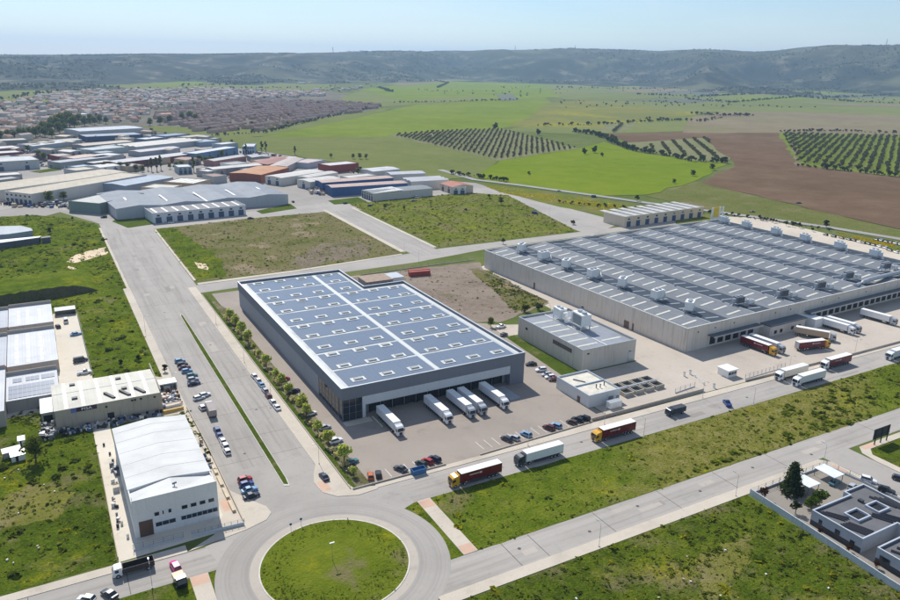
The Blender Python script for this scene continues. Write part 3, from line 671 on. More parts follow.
# vents on the ridges
vm = MB(); vm.tube((0,0,0),(0,0,.7), .35, n=8); vm.tube((0,0,.7),(0,0,1.0), .6, .4, n=8); vm = vm.mesh('ridge_vent', m_steel)
for i in range(1, 7):
    for k in range(5): link('ridge_vent', vm, WH, loc=(.5+sp*i+sp/2, 18+29*k, zr))
# dock front
m_can = plain('canopy_sheet', S(84,94,106), .4, .2)
def canopy(x0, x1, d, z, x=WH):
    b = MB(); b.prism([(x0,-d),(x1,-d),(x1,-.02),(x0,-.02)], z, z+.25); c = b.build('canopy', m_can, x)
    b = MB(); b.box(x0, x1, -d-.08, -d-.002, z-.25, z+.4); b.build('fascia', m_steel, c)
canopy(13, 45, 3.4, 5.4); canopy(79, 198, 3.6, 5.6)
b = MB(); b.box(48, 73, -5.2, -.02, 0, 4.9); ob = b.build('dock_office', m_cw, WH); b = MB(); b.box(47.6, 73.4, -5.8, -.02, 4.905, 5.35); b.build('roof', m_can, ob)
for x in (51, 55, 63, 68): 
    b = MB(); b.box(x, x+1.8, -5.26, -5.2, 1.0, 2.6); b.build('window', m_glass, ob)
b = MB(); b.box(76, 82, -8.2, -.02, 0, 4.4); o2 = b.build('dock_lobby', m_white, WH); b = MB(); b.box(75.8, 82.2, -8.4, -.02, 4.405, 4.6); b.build('roof', m_white, o2)
dw = MB(); dw.box(-1.7,1.7,-.1,-.01,.9,4.4); dw = dw.mesh('dock_door', m_dark)
for i in range(6): link('dock_door', dw, WH, loc=(16.5+5*i, 0, 0))
for i in range(22): link('dock_door', dw, WH, loc=(86+5*i, 0, 0))
for x, z in ((6.5,7.7),(17,7.9),(29,8.1),(57,8.2),(68,8.2),(92,8.1),(105,8.1),(128,8.0)):
    b = MB(); b.box(x, x+.7, -.12, -.01, z, z+.5); b.build('wall_lamp', m_dgrey, WH)
for y, w in ((33,3.2),(30,1.0),(103,1.4)):
    b = MB(); b.box(-.1, -.02, y, y+w, .05, 3.4); b.build('side_door', plain('brown_door', S(110,92,80)), WH)
# duct pipe lying on the roof edge
b = MB(); pts = [(131,4.2,10.9),(133,4.6,11.5),(139,5.0,11.9),(199,6.2,11.9)]
for p, q in zip(pts, pts[1:]): b.tube(p, q, 1.15 if p[0] > 132 else .8, 1.15, n=12)
b.build('roof_duct', m_steel, WH); b = MB(); b.tube((125,3.6,10.7),(129.5,4.4,11.0), 1.15, .9, n=12); b.build('roof_duct', m_steel, WH)

def wloc(x, y, z=0):
    c, s = math.cos(R(2.12)), math.sin(R(2.12)); return Vector((227.58+x*c-y*s, 204.53+x*s+y*c, z))
# rooftop units
def rooftop_unit(kind):
    t = thing('rooftop_unit', 'x', 'air conditioner')
    b = MB(); b.box(-1.7,1.7,-1.1,1.1,.9,2.7); b.box(-1.75,1.75,-1.15,1.15,2.7,2.8); b.build('cabinet', m_white if kind else m_grey, t)
    b = MB()
    for x in (-1.5,1.5):
        for y in (-1,1): b.box(x-.08,x+.08,y-.08,y+.08,0,.9)
    b.box(-2.2,2.2,-1.4,-1.25,.75,.88); b.box(-2.2,2.2,1.25,1.4,.75,.88); b.build('stand', m_steel, t)
    b = MB(); b.box(-2.9,-1.72,-.6,.6,1.1,2.3); b.loft([[(-2.9,-.5,1.2),(-2.9,.5,1.2),(-2.9,.5,2.2),(-2.9,-.5,2.2)],[(-3.7,-.5,.2),(-3.7,.5,.2),(-3.1,.5,.2),(-3.1,-.5,.2)]]); b.build('duct', m_white if kind else m_steel, t)
    b = MB(); b.tube((-.7,0,2.8),(-.7,0,3.15),.55,n=12); b.tube((.8,0,2.8),(.8,0,3.15),.55,n=12); b.build('fan_cowl', m_steel, t)
    b = MB()
    for k in range(6): b.box(-1.5,1.5,-1.16,-1.11,1.05+.26*k,1.17+.26*k)
    b.build('louvre', m_dgrey, t)
    return t
def copy_tree(o, parent=None):
    c = o.copy(); COL.objects.link(c)
    if parent: c.parent = parent
    for ch in o.children: copy_tree(ch, c)
    return c
U = {}
def place_unit(kind, p, rz, lab, s=1.0, group='air conditioning units on the roofs'):
    if kind not in U: o = U[kind] = rooftop_unit(kind)
    else: o = copy_tree(U[kind])
    o.location = p; o.rotation_euler = (0,0,rz); o.scale = (s,s,s*1.2); o['label'] = lab; o['group'] = group; return o
ORD = ['first','second','third','fourth','fifth','sixth','seventh','eighth','ninth','tenth','eleventh','twelfth','thirteenth','fourteenth','fifteenth','sixteenth','seventeenth','eighteenth','nineteenth','twentieth']
ly = [138.7,118.5,98.8,77.7,58.5,35.7,16.5]
for i, y in enumerate(ly): place_unit(1, wloc(15.5+ (2 if i > 3 else 0), y-1.5, 10.5), R(188 if i % 2 else 215), f'white rooftop unit along the long left warehouse wall, {ORD[i]} from its back corner', 1.6)
ry = [142.5,124,101,80,56.7,34.9]
for i, y in enumerate(ry): place_unit(1, wloc(194.5, y, 9.9), R(92), f'white rooftop unit along the far right warehouse edge, {ORD[i]} from the back', 1.5)
for i, (x, y) in enumerate([(46.6,12),(74.9,9.5),(104,9.5),(134,13.5),(171,15)]):
    place_unit(0, wloc(x, y, 10.2), R(-4), f'grey louvred rooftop unit behind the dock front parapet, {ORD[i]} from the left', 1.3)
    place_unit(1, wloc(x+6, y-1.5, 10.0), R(176), f'small white rooftop unit right of the {ORD[i]} grey louvred unit behind the docks', .8)

# ------------------------------------------------------------------ concrete annex building between the halls
AN = thing('concrete_plant_building', 'square beige concrete building with two rooftop units in front of the big warehouse', 'industrial building', (175.3,207.4,0))
ap = [(175.3,207.4),(202.4,207.4),(202.4,251.6),(175.3,251.6)]; m_an = wall('plant_concrete', S(204,197,186), .3)
b = MB(); ringwall(b, ap, .35, 0, 9.2); pt('wall', b, m_an, AN)
b = MB(); ringwall(b, [(175.25,207.35),(202.45,207.35),(202.45,251.65),(175.25,251.65)], .45, 9.203, 9.3); pt('coping', b, m_steel, AN)
pbox('roof', 175.7, 202, 207.8, 251.2, 8.2, 8.45, sheet_roof('plant_roof', S(150,154,160), 0, 1.0), AN)
for k, y in enumerate((213,219,225,231,237,243)): pbox('rooflight', 177, 187, y-.6, y+.6, 8.452, 8.52, plain('grp_rooflight', S(206,204,190)), AN)
for k, y in enumerate((214,228,242)): pbox('rooflight', 190, 200, y-.6, y+.6, 8.452, 8.52, plain('grp_rooflight', S(206,204,190)), AN)
pbox('roof_rib', 188.4, 188.8, 208, 251, 8.453, 8.62, m_white, AN)
w = pbox('window_strip', 175.24, 175.3, 214, 226.5, 5.6, 7.4, m_frame, AN)
for k in range(8): pbox('pane', 175.2, 175.238, 214.15+1.55*k, 215.55+1.55*k, 5.75, 7.25, m_glass, AN, w)
pbox('vent', 175.22, 175.3, 244.5, 246, 5.2, 6.2, m_dark, AN); pbox('vent', 177.5, 178.6, 207.32, 207.4, 7, 7.6, m_dark, AN)
pbox('door', 198.6, 201.8, 207.3, 207.4, 0, 4.4, m_steel, AN); pbox('door_lamp', 199, 200, 207.2, 207.3, 4.5, 4.8, m_dgrey, AN)
place_unit(1, Vector((190.5,242.5,8.5)), R(85), 'white rooftop unit at the back of the flat concrete building', 1.6); place_unit(1, Vector((191.5,229,8.5)), R(-95), 'larger white rooftop unit in the middle of the flat concrete building roof', 2.1)
b = MB(); n = 14
tk = thing('storage_tank', 'large white horizontal tank between the concrete building and the warehouse wall', 'tank', (207.5,246,0))
b.tube((0,-6,2.2),(0,6,2.2), 2.0, n=16); b.tube((0,-6.7,2.2),(0,-6,2.2), 1.2, 2.0, n=16); b.tube((0,6,2.2),(0,6.7,2.2), 2.0, 1.2, n=16); b.build('tank_shell', m_white, tk)
b = MB(); b.box(-1.6,1.6,-4.5,-3.7,0,.75); b.box(-1.6,1.6,3.7,4.5,0,.75); b.build('saddle', m_conc, tk)

# ------------------------------------------------------------------ low white utility building with twin roof trays
LW = thing('utility_building', 'low white flat roofed building with twin roof trays beside the hall yard', 'building', (157.6,181.3,0))
lp = [(157.6,181.3),(171.6,181.3),(171.6,200),(157.6,200)]; m_lw = wall('utility_white', S(214,216,214), .15)
b = MB(); ringwall(b, lp, .3, 0, 4.6); pt('wall', b, m_lw, LW)
pbox('roof', 157.9, 171.3, 181.6, 199.7, 3.9, 4.1, plain('utility_roof', S(212,206,190), .7, var=.2), LW)
b = MB(); ringwall(b, [(157.55,181.25),(171.65,181.25),(171.65,200.05),(157.55,200.05)], .42, 4.602, 4.7); pt('coping', b, plain('blue_grey_trim', S(168,180,194)), LW)
pbox('roof_divider', 157.95, 171.25, 190.2, 190.6, 4.102, 4.58, plain('blue_grey_trim', S(168,180,194)), LW)
for x, y in ((165,186.5),(166.4,186),(169,187)): 
    b = MB(); b.tube((x,y,4.1),(x,y,5.3),.18,n=8); b.tube((x,y,5.3),(x,y,5.55),.34,.1,n=8); pt('flue', b, m_dgrey, LW)
b = MB(); b.tube((162,196,4.3),(164.5,192,4.3),.22,n=8); pt('roof_pipe', b, m_grey, LW)
pbox('door', 157.52, 157.6, 186, 187.6, .05, 2.3, plain('brown_door', S(110,92,80)), LW); pbox('door', 166.5, 168.6, 181.22, 181.3, .05, 2.6, m_grey, LW); pbox('door', 170, 171.2, 181.22, 181.3, .05, 2.2, m_grey, LW)
ca = thing('container_cabin', 'small white cabin in front of the low white utility building', 'cabin', (163.5,176.8,0))
b = MB(); b.box(0,5.2,0,2.2,.15,2.4); b.build('cabin_body', m_white, ca); b = MB(); b.box(-.1,5.3,-.1,2.3,2.402,2.5); b.build('roof', m_steel, ca)
# treatment tanks
TT = thing('treatment_tanks', 'row of open dark water treatment basins beside the low white building', 'basin', (174.5,181,0))
m_basin = plain('basin_concrete', S(176,168,154), .8, var=.2)
for i in range(4):
    for j in range(2):
        x, y = 175+4.9*i, 182+5.0*j; b = MB(); ringwall(b, [(x,y),(x+4.3,y),(x+4.3,y+4.2),(x,y+4.2)], .35, 0, 1.5); tb = pt('basin', b, m_basin, TT)
        pbox('water', x+.36, x+3.94, y+.36, y+3.84, .5, .7, plain('dark_water', (.03,.035,.035,1), .1, 0, .5), TT, tb)
pbox('gantry', 174.5, 194.5, 186.3, 186.95, 1.52, 1.7, m_steel, TT)

# ------------------------------------------------------------------ site office with brown roof and containers behind the hall
OF = thing('site_office', 'long low hut with flat brown roof and white end behind the solar hall', 'hut', (142,345,0))
b = MB(); b.box(143.6,158.5,345.5,357.5,0,3.6); pt('wall', b, wall('hut_wall', S(150,148,146)), OF); b = MB(); b.box(143.2,158.5,345.1,357.9,3.602,3.9); pt('roof', b, plain('rusty_flat_roof', S(156,134,116), .8, var=.25, scale=.5), OF)
pbox('annex', 158.55, 166, 347.5, 357.4, 0, 3.5, m_white, OF); pbox('annex_roof', 158.52, 166.2, 347.3, 357.6, 3.502, 3.7, m_steel, OF)
for k in range(6): pbox('window', 145+2.2*k, 146.4+2.2*k, 345.44, 345.5, 1.2, 2.5, m_glass, OF)
def container(label, p, rz, m, L=12.2):
    t = thing('shipping_container', label, 'container', p, rz, 'shipping containers behind the hall')
    b = MB(); b.box(0,L,0,2.44,.12,2.6); 
    for k in range(int(L/.6)): b.box(.25+.6*k,.5+.6*k,-.05,-.001,.3,2.45,0,False)
    b.build('container_body', m, t); b = MB(); b.box(-.06,-.002,.1,1.18,.2,2.5); b.box(-.06,-.002,1.26,2.34,.2,2.5); b.build('door', m, t); b = MB(); b.box(0,L,0,.15,2.6,2.7); b.box(0,L,2.29,2.44,2.6,2.7); b.build('top_rail', m, t)
m_rust = plain('red_container', S(168,72,60), .6, var=.15)
container('red shipping container nearest the hall behind the brown roofed hut', (174,357,0), R(-8), m_rust); container('red shipping container behind the front red one on the gravel', (175.5,360.5,0), R(-8), m_rust)
# ------------------------------------------------------------------ gate house and yard furniture of the depot
gh = thing('gatehouse', 'small white flat roofed gatehouse beside the depot entrance barriers', 'gatehouse', (222.5,177.5,0))
b = MB(); b.box(0,5,0,5,0,2.8); b.build('wall', m_white, gh); b = MB(); b.box(-.4,5.4,-.4,5.4,2.802,3.1); b.build('roof', m_white, gh)
for k in range(3): b = MB(); b.box(.4+1.5*k,1.6+1.5*k,-.06,-.002,1.1,2.2); b.build('window', m_glass, gh)
b = MB(); b.box(5.002,5.06,1,2.2,.05,2.2); b.build('door', m_dgrey, gh)
def barrier(label, p, rz, L=5.5):
    t = thing('gate_barrier', label, 'barrier', p, rz, 'lifting barriers at the depot entrance'); b = MB(); b.box(-.25,.25,-.2,.2,0,1.1); b.build('post', m_white, t); b = MB(); b.box(.25,L,-.05,.05,.9,1.02); b.build('arm', m_white, t)
barrier('white lifting barrier nearer the gatehouse', (212,184,.03), R(-100)); barrier('white lifting barrier nearer the street at the depot entrance', (209.6,177.5,.03), R(80), 4)
for i, (x, y) in enumerate(((208.8,186.5),(212.3,186.8),(210.6,173.4))): 
    t = thing('gate_post', ['left white gate post beside the depot barriers','right white gate post near the gatehouse','front white gate post at the street'][i], 'post', (x,y,.03)); b = MB(); b.box(-.3,.3,-.3,.3,0,1.6); b.build('post', m_white, t); b = MB(); b.box(-.4,.4,-.4,.4,1.602,1.7); b.build('cap', m_grey, t)
# ------------------------------------------------------------------ white gabled hall by the roundabout
WB = thing('white_gabled_hall', 'bright white gable roofed hall with brown door and ribbon windows beside the roundabout', 'industrial hall', (9.6,174.4,0))
x0, x1, xm = 9.6, 30.0, 19.8; m_wbw = wall('white_render', S(222,222,220), .1)
m_wr = sheet_roof('white_sheet_roof', S(206,206,202), R(90), 1.0, .5, .1)
b = MB(); b.prism([(x0,174.4),(x1,174.4),(x1,219.2),(x0,219.2)], 0, 8.3); b.box(x0,x1,174.4,174.75,8.302,10.6); b.box(x0,x0+.3,174.752,219.2,8.302,9.35); b.box(x1-.3,x1,174.752,219.2,8.302,9.35)
b.add([(x0+.3,182.4,8.3),(x1-.3,182.4,8.3),(x1-.3,182.4,9.4),(xm,182.4,10.45),(x0+.3,182.4,9.4)], [(0,1,2,3,4)]); b.add([(x0,219.15,8.3),(x1,219.15,8.3),(x1,219.15,9.4),(xm,219.15,10.45),(x0,219.15,9.4)], [(4,3,2,1,0)])
pt('wall', b, m_wbw, WB)
b = MB()
for s, xe in ((-1, x0-.1), (1, x1+.1)):
    b.quad((xe,182.3,9.42),(xm,182.3,10.5),(xm,219.4,10.5),(xe,219.4,9.42)); b.quad((xe,182.3,9.3),(xm,182.3,10.38),(xm,219.4,10.38),(xe,219.4,9.3)); b.quad((xe,182.3,9.3),(xe,219.4,9.3),(xe,219.4,9.42),(xe,182.3,9.42)); b.quad((xe,182.3,9.3),(xm,182.3,10.38),(xm,182.3,10.5),(xe,182.3,9.42))
rf = pt('roof', b, m_wr, WB)
b = MB(); b.add([(x0+.3,174.76,10.4),(xm,174.76,10.4),(x1-.3,174.76,10.4),(x0+.3,182.35,8.5),(xm,182.35,10.3),(x1-.3,182.35,8.5)], [(0,1,4,3),(1,2,5,4)]); pt('front_roof', b, m_wr, WB)
sm = plain('roof_seam', S(188,188,186), .6)
for y in (188.5,195.5,202.5,209.5,215.5):
    for s in (-1,1):
        b = MB(); xe = xm+s*10.2; b.add([(xm,y-.11,10.52),(xe,y-.11,9.44),(xe,y+.11,9.44),(xm,y+.11,10.52),(xm,y-.11,10.535),(xe,y-.11,9.455),(xe,y+.11,9.455),(xm,y+.11,10.535)], [(4,5,6,7),(0,1,5,4),(2,3,7,6)]); pt('roof_seam', b, sm, WB, rf)
pbox('door', 10.7, 13.9, 174.3, 174.4, 0, 4.4, plain('brown_gate', S(96,74,62), .6, var=.2), WB)
for a, c in ((14.5,15.6),(16.4,16.7),(17.8,18.5),(21,22.4),(23.2,24.6),(25.4,26.8),(27.6,29)):
    w = pbox('window', a, c, 174.33, 174.4, 5.0, 6.0, m_frame, WB); pbox('pane', a+.06, c-.06, 174.3, 174.328, 5.06, 5.94, m_glass, WB, w)
for a, c in ((14.5,19.3),(20.6,29.7)):
    w = pbox('ribbon_window', a, c, 174.32, 174.4, 1.9, 3.1, plain('pale_frame', S(170,184,196)), WB); k = int((c-a)/1.25)
    for i in range(k): pbox('pane', a+.08+(c-a)/k*i, a+(c-a)/k*(i+1)-.08, 174.28, 174.318, 1.98, 3.02, m_glass, WB, w)
b = MB(); b.tube((20.2,177.5,9.9),(20.2,177.5,11.0),.12,n=6); b.tube((19.7,177.5,11.0),(20.8,177.5,11.2),.25,n=6); pt('roof_vent', b, m_grey, WB)

# ------------------------------------------------------------------ beige hall with name sign
SB = thing('beige_hall', 'beige workshop hall with white sheet roof and dark name sign on its wall', 'industrial hall', (-5,246,0))
m_sb = wall('beige_render', S(176,168,152), .3); m_sr = sheet_roof('beige_sheet_roof', S(204,200,186), R(0), 1.0, .55, .2)
X0, X1, Y0, Y1, ym, ze, zr2 = -5, 27, 246, 268, 257, 6.6, 7.5
b = MB(); b.prism([(X0,Y0),(X1,Y0),(X1,Y1),(X0,Y1)], 0, ze-.05)
for x in (X0+.01, X1-.01): b.add([(x,Y0,ze-.05),(x,Y1,ze-.05),(x,ym,zr2-.05)], [(0,1,2)])
pt('wall', b, m_sb, SB)
b = MB(); b.quad((X0-.2,Y0-.2,ze),(X1-.3,Y0-.2,ze),(X1-.3,ym,zr2),(X0-.2,ym,zr2)); b.quad((X0-.2,ym,zr2),(X1-.3,ym,zr2),(X1-.3,Y1+.2,ze),(X0-.2,Y1+.2,ze)); rf = pt('roof', b, m_sr, SB)
b = MB(); b.box(X1-.28,X1+.02,Y0,Y1+3.2,ze-.02,zr2+.25); pt('end_parapet', b, m_sb, SB)
zrf = lambda y: zr2-(abs(y-ym)/(ym-Y0))*(zr2-ze)
for x in (-1.5,3.5,8.5,13.5,18.5,23):
    b = MB()
    for ya, yb in ((Y0,ym),(ym,Y1)): b.add([(x-.5,ya,zrf(ya)+.02),(x+.5,ya,zrf(ya)+.02),(x+.5,yb,zrf(yb)+.02),(x-.5,yb,zrf(yb)+.02),(x-.5,ya,zrf(ya)+.07),(x+.5,ya,zrf(ya)+.07),(x+.5,yb,zrf(yb)+.07),(x-.5,yb,zrf(yb)+.07)], [(4,5,6,7),(0,1,5,4),(1,2,6,5),(3,0,4,7)])
    pt('rooflight', b, plain('rooflight_white', S(240,238,228), .5), SB, rf)
b = MB(); b.box(X0,X1-.3,ym-.1,ym+.1,zr2,zr2+.07); pt('ridge_cap', b, sm, SB, rf)
for x, y in ((.3,263.5),(.4,251.5),(14.6,262),(15.5,252.5)): pbox('roof_hatch', x, x+1.7, y, y+1.3, zrf(y)-.1, zrf(y)+.5, m_dgrey, SB)
for x in (9.8,14.5,19.2):
    b = MB(); b.add([(x,251.8,zrf(251)+.12),(x+.9,251.8,zrf(251)+.12),(x+3.4,247.6,zrf(247)+.12),(x+2.4,247.6,zrf(247)+.12),(x,251.8,zrf(251)+.7),(x+.9,251.8,zrf(251)+.7),(x+3.4,247.6,zrf(247)+.5),(x+2.4,247.6,zrf(247)+.5)], [(4,5,6,7),(0,1,5,4),(1,2,6,5),(2,3,7,6),(3,0,4,7)]); pt('collector', b, m_dark, SB)
sg = pbox('sign_board', 1.2, 7.2, 245.86, 245.99, 5.0, 6.4, plain('sign_purple', S(58,40,66), .5), SB)
pbox('sign_emblem', -.4, 1.15, 245.85, 245.99, 4.9, 6.4, plain('emblem_blue', S(104,118,176), .5), SB, sg)
def text_mesh(s, size, m, depth=.03):
    cu = bpy.data.curves.new('txt', 'FONT'); cu.body = s; cu.size = size; cu.extrude = depth; cu.align_x = 'CENTER'; cu.align_y = 'CENTER'
    o = bpy.data.objects.new('txt', cu); COL.objects.link(o); bpy.context.view_layer.update()
    me = bpy.data.meshes.new_from_object(o.evaluated_get(bpy.context.evaluated_depsgraph_get())); bpy.data.objects.remove(o); bpy.data.curves.remove(cu)
    me.materials.clear(); me.materials.append(m); return me
tx = link('sign_lettering', text_mesh('PISA', 1.35, m_white), sg, loc=(4.2+5, 245.83-246, 5.7)); tx.rotation_euler = (R(90),0,0); tx.scale = (1.25,1,1)
for x, z in ((9.6,4.6),(17.5,5.2),(18.4,5.2),(20.2,5.2),(24.5,5.0)): pbox('window', x, x+.7, 245.9, 246, z, z+.6, m_dark, SB)
pbox('door', 10, 12, 245.92, 246, 0, 2.6, m_dark, SB)
# pavilion and flat annex beside it
pv = thing('white_pavilion', 'white flat roofed open shelter at the street end of the beige hall', 'shelter', (28.2,260,0))
b = MB(); b.box(0,6,0,4.6,3.0,3.35); b.build('roof', m_white, pv)
b = MB(); b.box(0,6,4.3,4.6,0,2.99); b.box(0,.3,0,4.29,0,2.99); b.box(5.7,6,0,4.29,0,2.99); b.box(1.6,3.8,1.5,3.4,.05,1.8); b.build('wall', m_white, pv)
an = thing('flat_roofed_annex', 'small low annex with a plain white flat roof left of the beige hall', 'annex', (-9,253,0))
b = MB(); b.box(0,3.9,0,13,0,3.4); b.build('wall', m_sb, an); b = MB(); b.box(-.15,3.95,-.15,13.15,3.402,3.65); b.build('roof', m_white, an); b = MB(); b.box(.6,3.2,-.06,-.002,.1,2.6); b.build('door', m_dark, an)

# ------------------------------------------------------------------ terrace of light halls at the left edge
m_lh = wall('left_hall_wall', S(176,168,160), .25); m_lr = sheet_roof('left_hall_roof', S(198,200,202), 0, 1.0, .5, .15); m_lr2 = sheet_roof('left_hall_grey_roof', S(180,184,190), 0, 1.0, .5, .2); m_red = plain('red_gutter', S(170,70,52), .6)
def terrace(label, x0, x1, y0, y1, h, roofm, lights=(), par=1.3, extra=None):
    t = thing('workshop_hall', label, 'industrial hall', (x0,y0,0))
    pbox('wall', x0, x1, y0, y1, 0, h-.05, m_lh, t)
    b = MB(); b.quad((x0,y0-.1,h),(x1,y0-.1,h),(x1,y1,h+.9),(x0,y1,h+.9)); b.quad((x0,y0-.1,h-.12),(x1,y0-.1,h-.12),(x1,y0-.1,h),(x0,y0-.1,h)); b.quad((x1,y0,h-.06),(x1,y1,h-.06),(x1,y1,h+.9),(x1,y0,h)); r = pt('roof', b, roofm, t)
    pbox('parapet', x0, x1+.1, y1, y1+.35, 0, h+.9+par, m_lh, t)
    for x in lights:
        for k in range(int((y1-y0-3)/4.6)):
            y = y0+2+4.6*k; z = h+.9*(y-y0)/(y1-y0); b = MB(); b.add([(x-.5,y,z+.05),(x+.5,y,z+.05),(x+.5,y+3.4,z+.13),(x-.5,y+3.4,z+.13),(x-.5,y,z-.02),(x+.5,y,z-.02),(x+.5,y+3.4,z+.02),(x-.5,y+3.4,z+.02)], [(0,1,2,3),(4,5,1,0),(5,6,2,1),(7,4,0,3)]); pt('rooflight', b, plain('rooflight_white', S(240,238,228), .5), t, r)
    return t
terrace('light roofed workshop hall with three rows of rooflights, farthest of the left edge terrace', -18.8, -2, 345.5, 371, 4.8, m_lr, (-15,-11.5,-7))
terrace('light roofed workshop hall in the middle of the left edge terrace facing the pale yard', -18.8, -2, 297.6, 333.5, 4.8, m_lr, (-15.5,-11.8,-7.3))
so3 = terrace('workshop hall with solar panels across its roof, nearest of the left edge terrace', -18.8, -2.9, 266, 287, 4.4, m_lr, ())
def zsol(y): return 4.4+.9*(y-266)/21
pm3 = MB(); pm3.box(0,1.32,0,3.3,0,.06); pm3 = pm3.mesh('solar_panel', plain('solar_cell_grey', (.16,.19,.25,1), .3, 0, .5, .1))
for i in range(10):
    for j in range(3):
        o = link('solar_panel', pm3, so3, loc=(.7+1.4*i, 1.2+3.45*j, zsol(267.2+3.45*j)-.0+.08)); o.rotation_euler = (math.atan2(.9,21),0,0)
for x, n in ((3.2,2),(7.2,3),(12,3)):
    for k in range(n): o = link('solar_panel', pm3, so3, loc=(x+1.4*k-1.2, 14, zsol(280)+.08)); o.rotation_euler = (math.atan2(.9,21),0,0)
terrace('grey roofed workshop hall at the picture edge behind the first light hall', -42, -19, 346, 369, 4.8, m_lr2)
terrace('grey roofed workshop hall at the picture edge left of the middle light hall', -42, -19, 299, 332, 4.8, m_lr2)
terrace('pale grey hall cut by the picture edge left of the solar roofed hall', -42, -19, 256, 292, 5.6, m_lr)
for y in (298, 336.5): box('red_gutter', -44, -18.9, y-1.2, y-.6, 5.0, 5.5, m_red, label='red painted gutter beam ' + ('between the grey halls at the left edge' if y > 300 else 'above the pale grey hall at the left edge'), cat='gutter')
ys_ = thing('yard_shelter', 'dark roofed lean-to at the far end of the pale parking yard', 'shelter', (-1,367,0)); b = MB(); b.add([(0,0,2.6),(8.6,0,2.6),(8.6,4,3.2),(0,4,3.2),(0,0,2.5),(8.6,0,2.5),(8.6,4,3.1),(0,4,3.1)], [(0,1,2,3),(4,5,1,0),(5,6,2,1),(7,4,0,3)]); b.build('roof', m_grey, ys_); b = MB(); b.box(0,8.6,3.8,4,0,3.0); b.box(0,.2,.1,3.79,0,2.5); b.box(8.4,8.6,.1,3.79,0,2.5); b.build('wall', m_sb, ys_)
# low dark sheds at the far left meadow
m_shed = sheet_roof('pale_shed_roof', S(172,178,182), 0, 1.0, .5, .2)
def shed3(name, label, pts, h, roofm, wallm, cat='shed'):
    t = thing(name, label, cat, (pts[0][0],pts[0][1],0)); b = MB(); b.prism(pts, 0, h); pt('wall', b, wallm, t); b = MB(); c = Vector((sum(p[0] for p in pts)/len(pts), sum(p[1] for p in pts)/len(pts))); q = [(c.x+(p[0]-c.x)*1.02, c.y+(p[1]-c.y)*1.02) for p in pts]; b.prism(q, h+.004, h+.35); pt('roof', b, roofm, t); return t
shed3('farm_shed', 'pale roofed curved shed at the left edge of the far meadow', [(-50,536),(-20,536),(-7,541),(-8,549),(-14,560),(-50,570)], 5.5, m_shed, wall('shed_wall', S(150,160,166)))
shed3('farm_shed', 'long low dark walled shed in front of the pale curved shed', [(-50,521),(-24,521),(-4,527),(-3,530.5),(-24,529),(-50,529)], 3.6, m_white, wall('shed_dark_wall', S(92,96,104)))
shed3('farm_shed', 'small dark brown shed at the end of the long low shed', [(-2.5,526.5),(2.5,527.5),(2.5,532),(-2.5,531)], 3.0, plain('tarred_roof', S(70,62,58)), wall('shed_dark_wall', S(92,96,104)))

# ------------------------------------------------------------------ grey office building at the right
OB = thing('grey_office_building', 'flat roofed grey office building with roof patios and slanted solar rows at the lower right', 'office building', (165.8,60,0))
m_ow = wall('office_wall', S(168,172,178), .12); m_or = plain('office_roof_felt', S(104,104,106), .85, var=.15, scale=.3); m_trim = plain('pale_blue_coping', S(186,192,200), .5)
blocks = [[(165.8,86.2),(179.9,86.2),(179.9,100.3),(165.8,100.3)], [(165.8,45),(190,45),(190,82.6),(165.8,82.6)]]
big = [(165.8,86.2),(180,86.2),(180,82.6),(165.8,82.6),(165.8,45),(190,45),(190,102),(181.4,102),(181.4,100.3),(165.8,100.3)]
b = MB(); ringwall(b, big, .3, 0, 4.2); pt('wall', b, m_ow, OB)
b = MB(); ringwall(b, [(p[0]+(.06 if p[0] > 175 else -.06), p[1]) for p in big], .4, 4.203, 4.33); pt('coping', b, m_trim, OB)
b = MB(); b.prism([(p[0],p[1]) for p in inset(big, .32)], 3.5, 3.72); pt('roof', b, m_or, OB)
b = MB(); b.box(165.74, 165.8, 86.3, 100.2, .02, 1.5); b.box(165.74,165.8,60,82.5,.02,1.5); pt('plinth', b, m_dgrey, OB)
for y, w, z in ((97,1.0,1.6),(92,1.4,1.6),(79,2.6,1.5),(70,3,1.5),(64,2,1.5)):
    f = pbox('window', 165.72, 165.8, y, y+w, z, z+1.3, m_frame, OB); pbox('pane', 165.69, 165.718, y+.06, y+w-.06, z+.06, z+1.24, m_glass, OB, f)
pbox('door', 165.7, 165.8, 88, 89.2, .05, 2.3, m_dark, OB)
for a in ((172.0,177.2,91.4,95.6),(180.4,185.2,91.3,95.3)):
    b = MB(); ringwall(b, [(a[0],a[2]),(a[1],a[2]),(a[1],a[3]),(a[0],a[3])], .4, 3.722, 4.35); f = pt('patio_upstand', b, m_trim, OB); pbox('patio_void', a[0]+.4, a[1]-.4, a[2]+.4, a[3]-.4, 3.723, 3.74, m_dark, OB, f)
pbox('roof_hatch', 181.2, 182.3, 96.6, 97.8, 3.722, 4.4, m_dgrey, OB); 
m_sol2 = plain('solar_dark', (.016,.018,.026,1), .35, 0, .4)
def solrow(xa, ya, xb, yb):
    b = MB(); d = Vector((xb-xa, yb-ya)).normalized(); n = Vector((-d.y, d.x))*.28
    b.add([(xa+n.x,ya+n.y,3.75),(xb+n.x,yb+n.y,3.75),(xb-n.x,yb-n.y,3.75),(xa-n.x,ya-n.y,3.75),(xa+n.x,ya+n.y,4.15),(xb+n.x,yb+n.y,4.15),(xb-n.x,yb-n.y,3.9),(xa-n.x,ya-n.y,3.9)], [(4,5,6,7),(0,1,5,4),(1,2,6,5),(2,3,7,6),(3,0,4,7)]); pt('solar_row', b, m_sol2, OB)
for k in range(3): solrow(167.0+.75*k, 99.2-.5*k, 169.6+.85*k, 93.6)
for k in range(4): solrow(166.9+.85*k, 93.0-.15*k, 168.9+.85*k, 87.0)
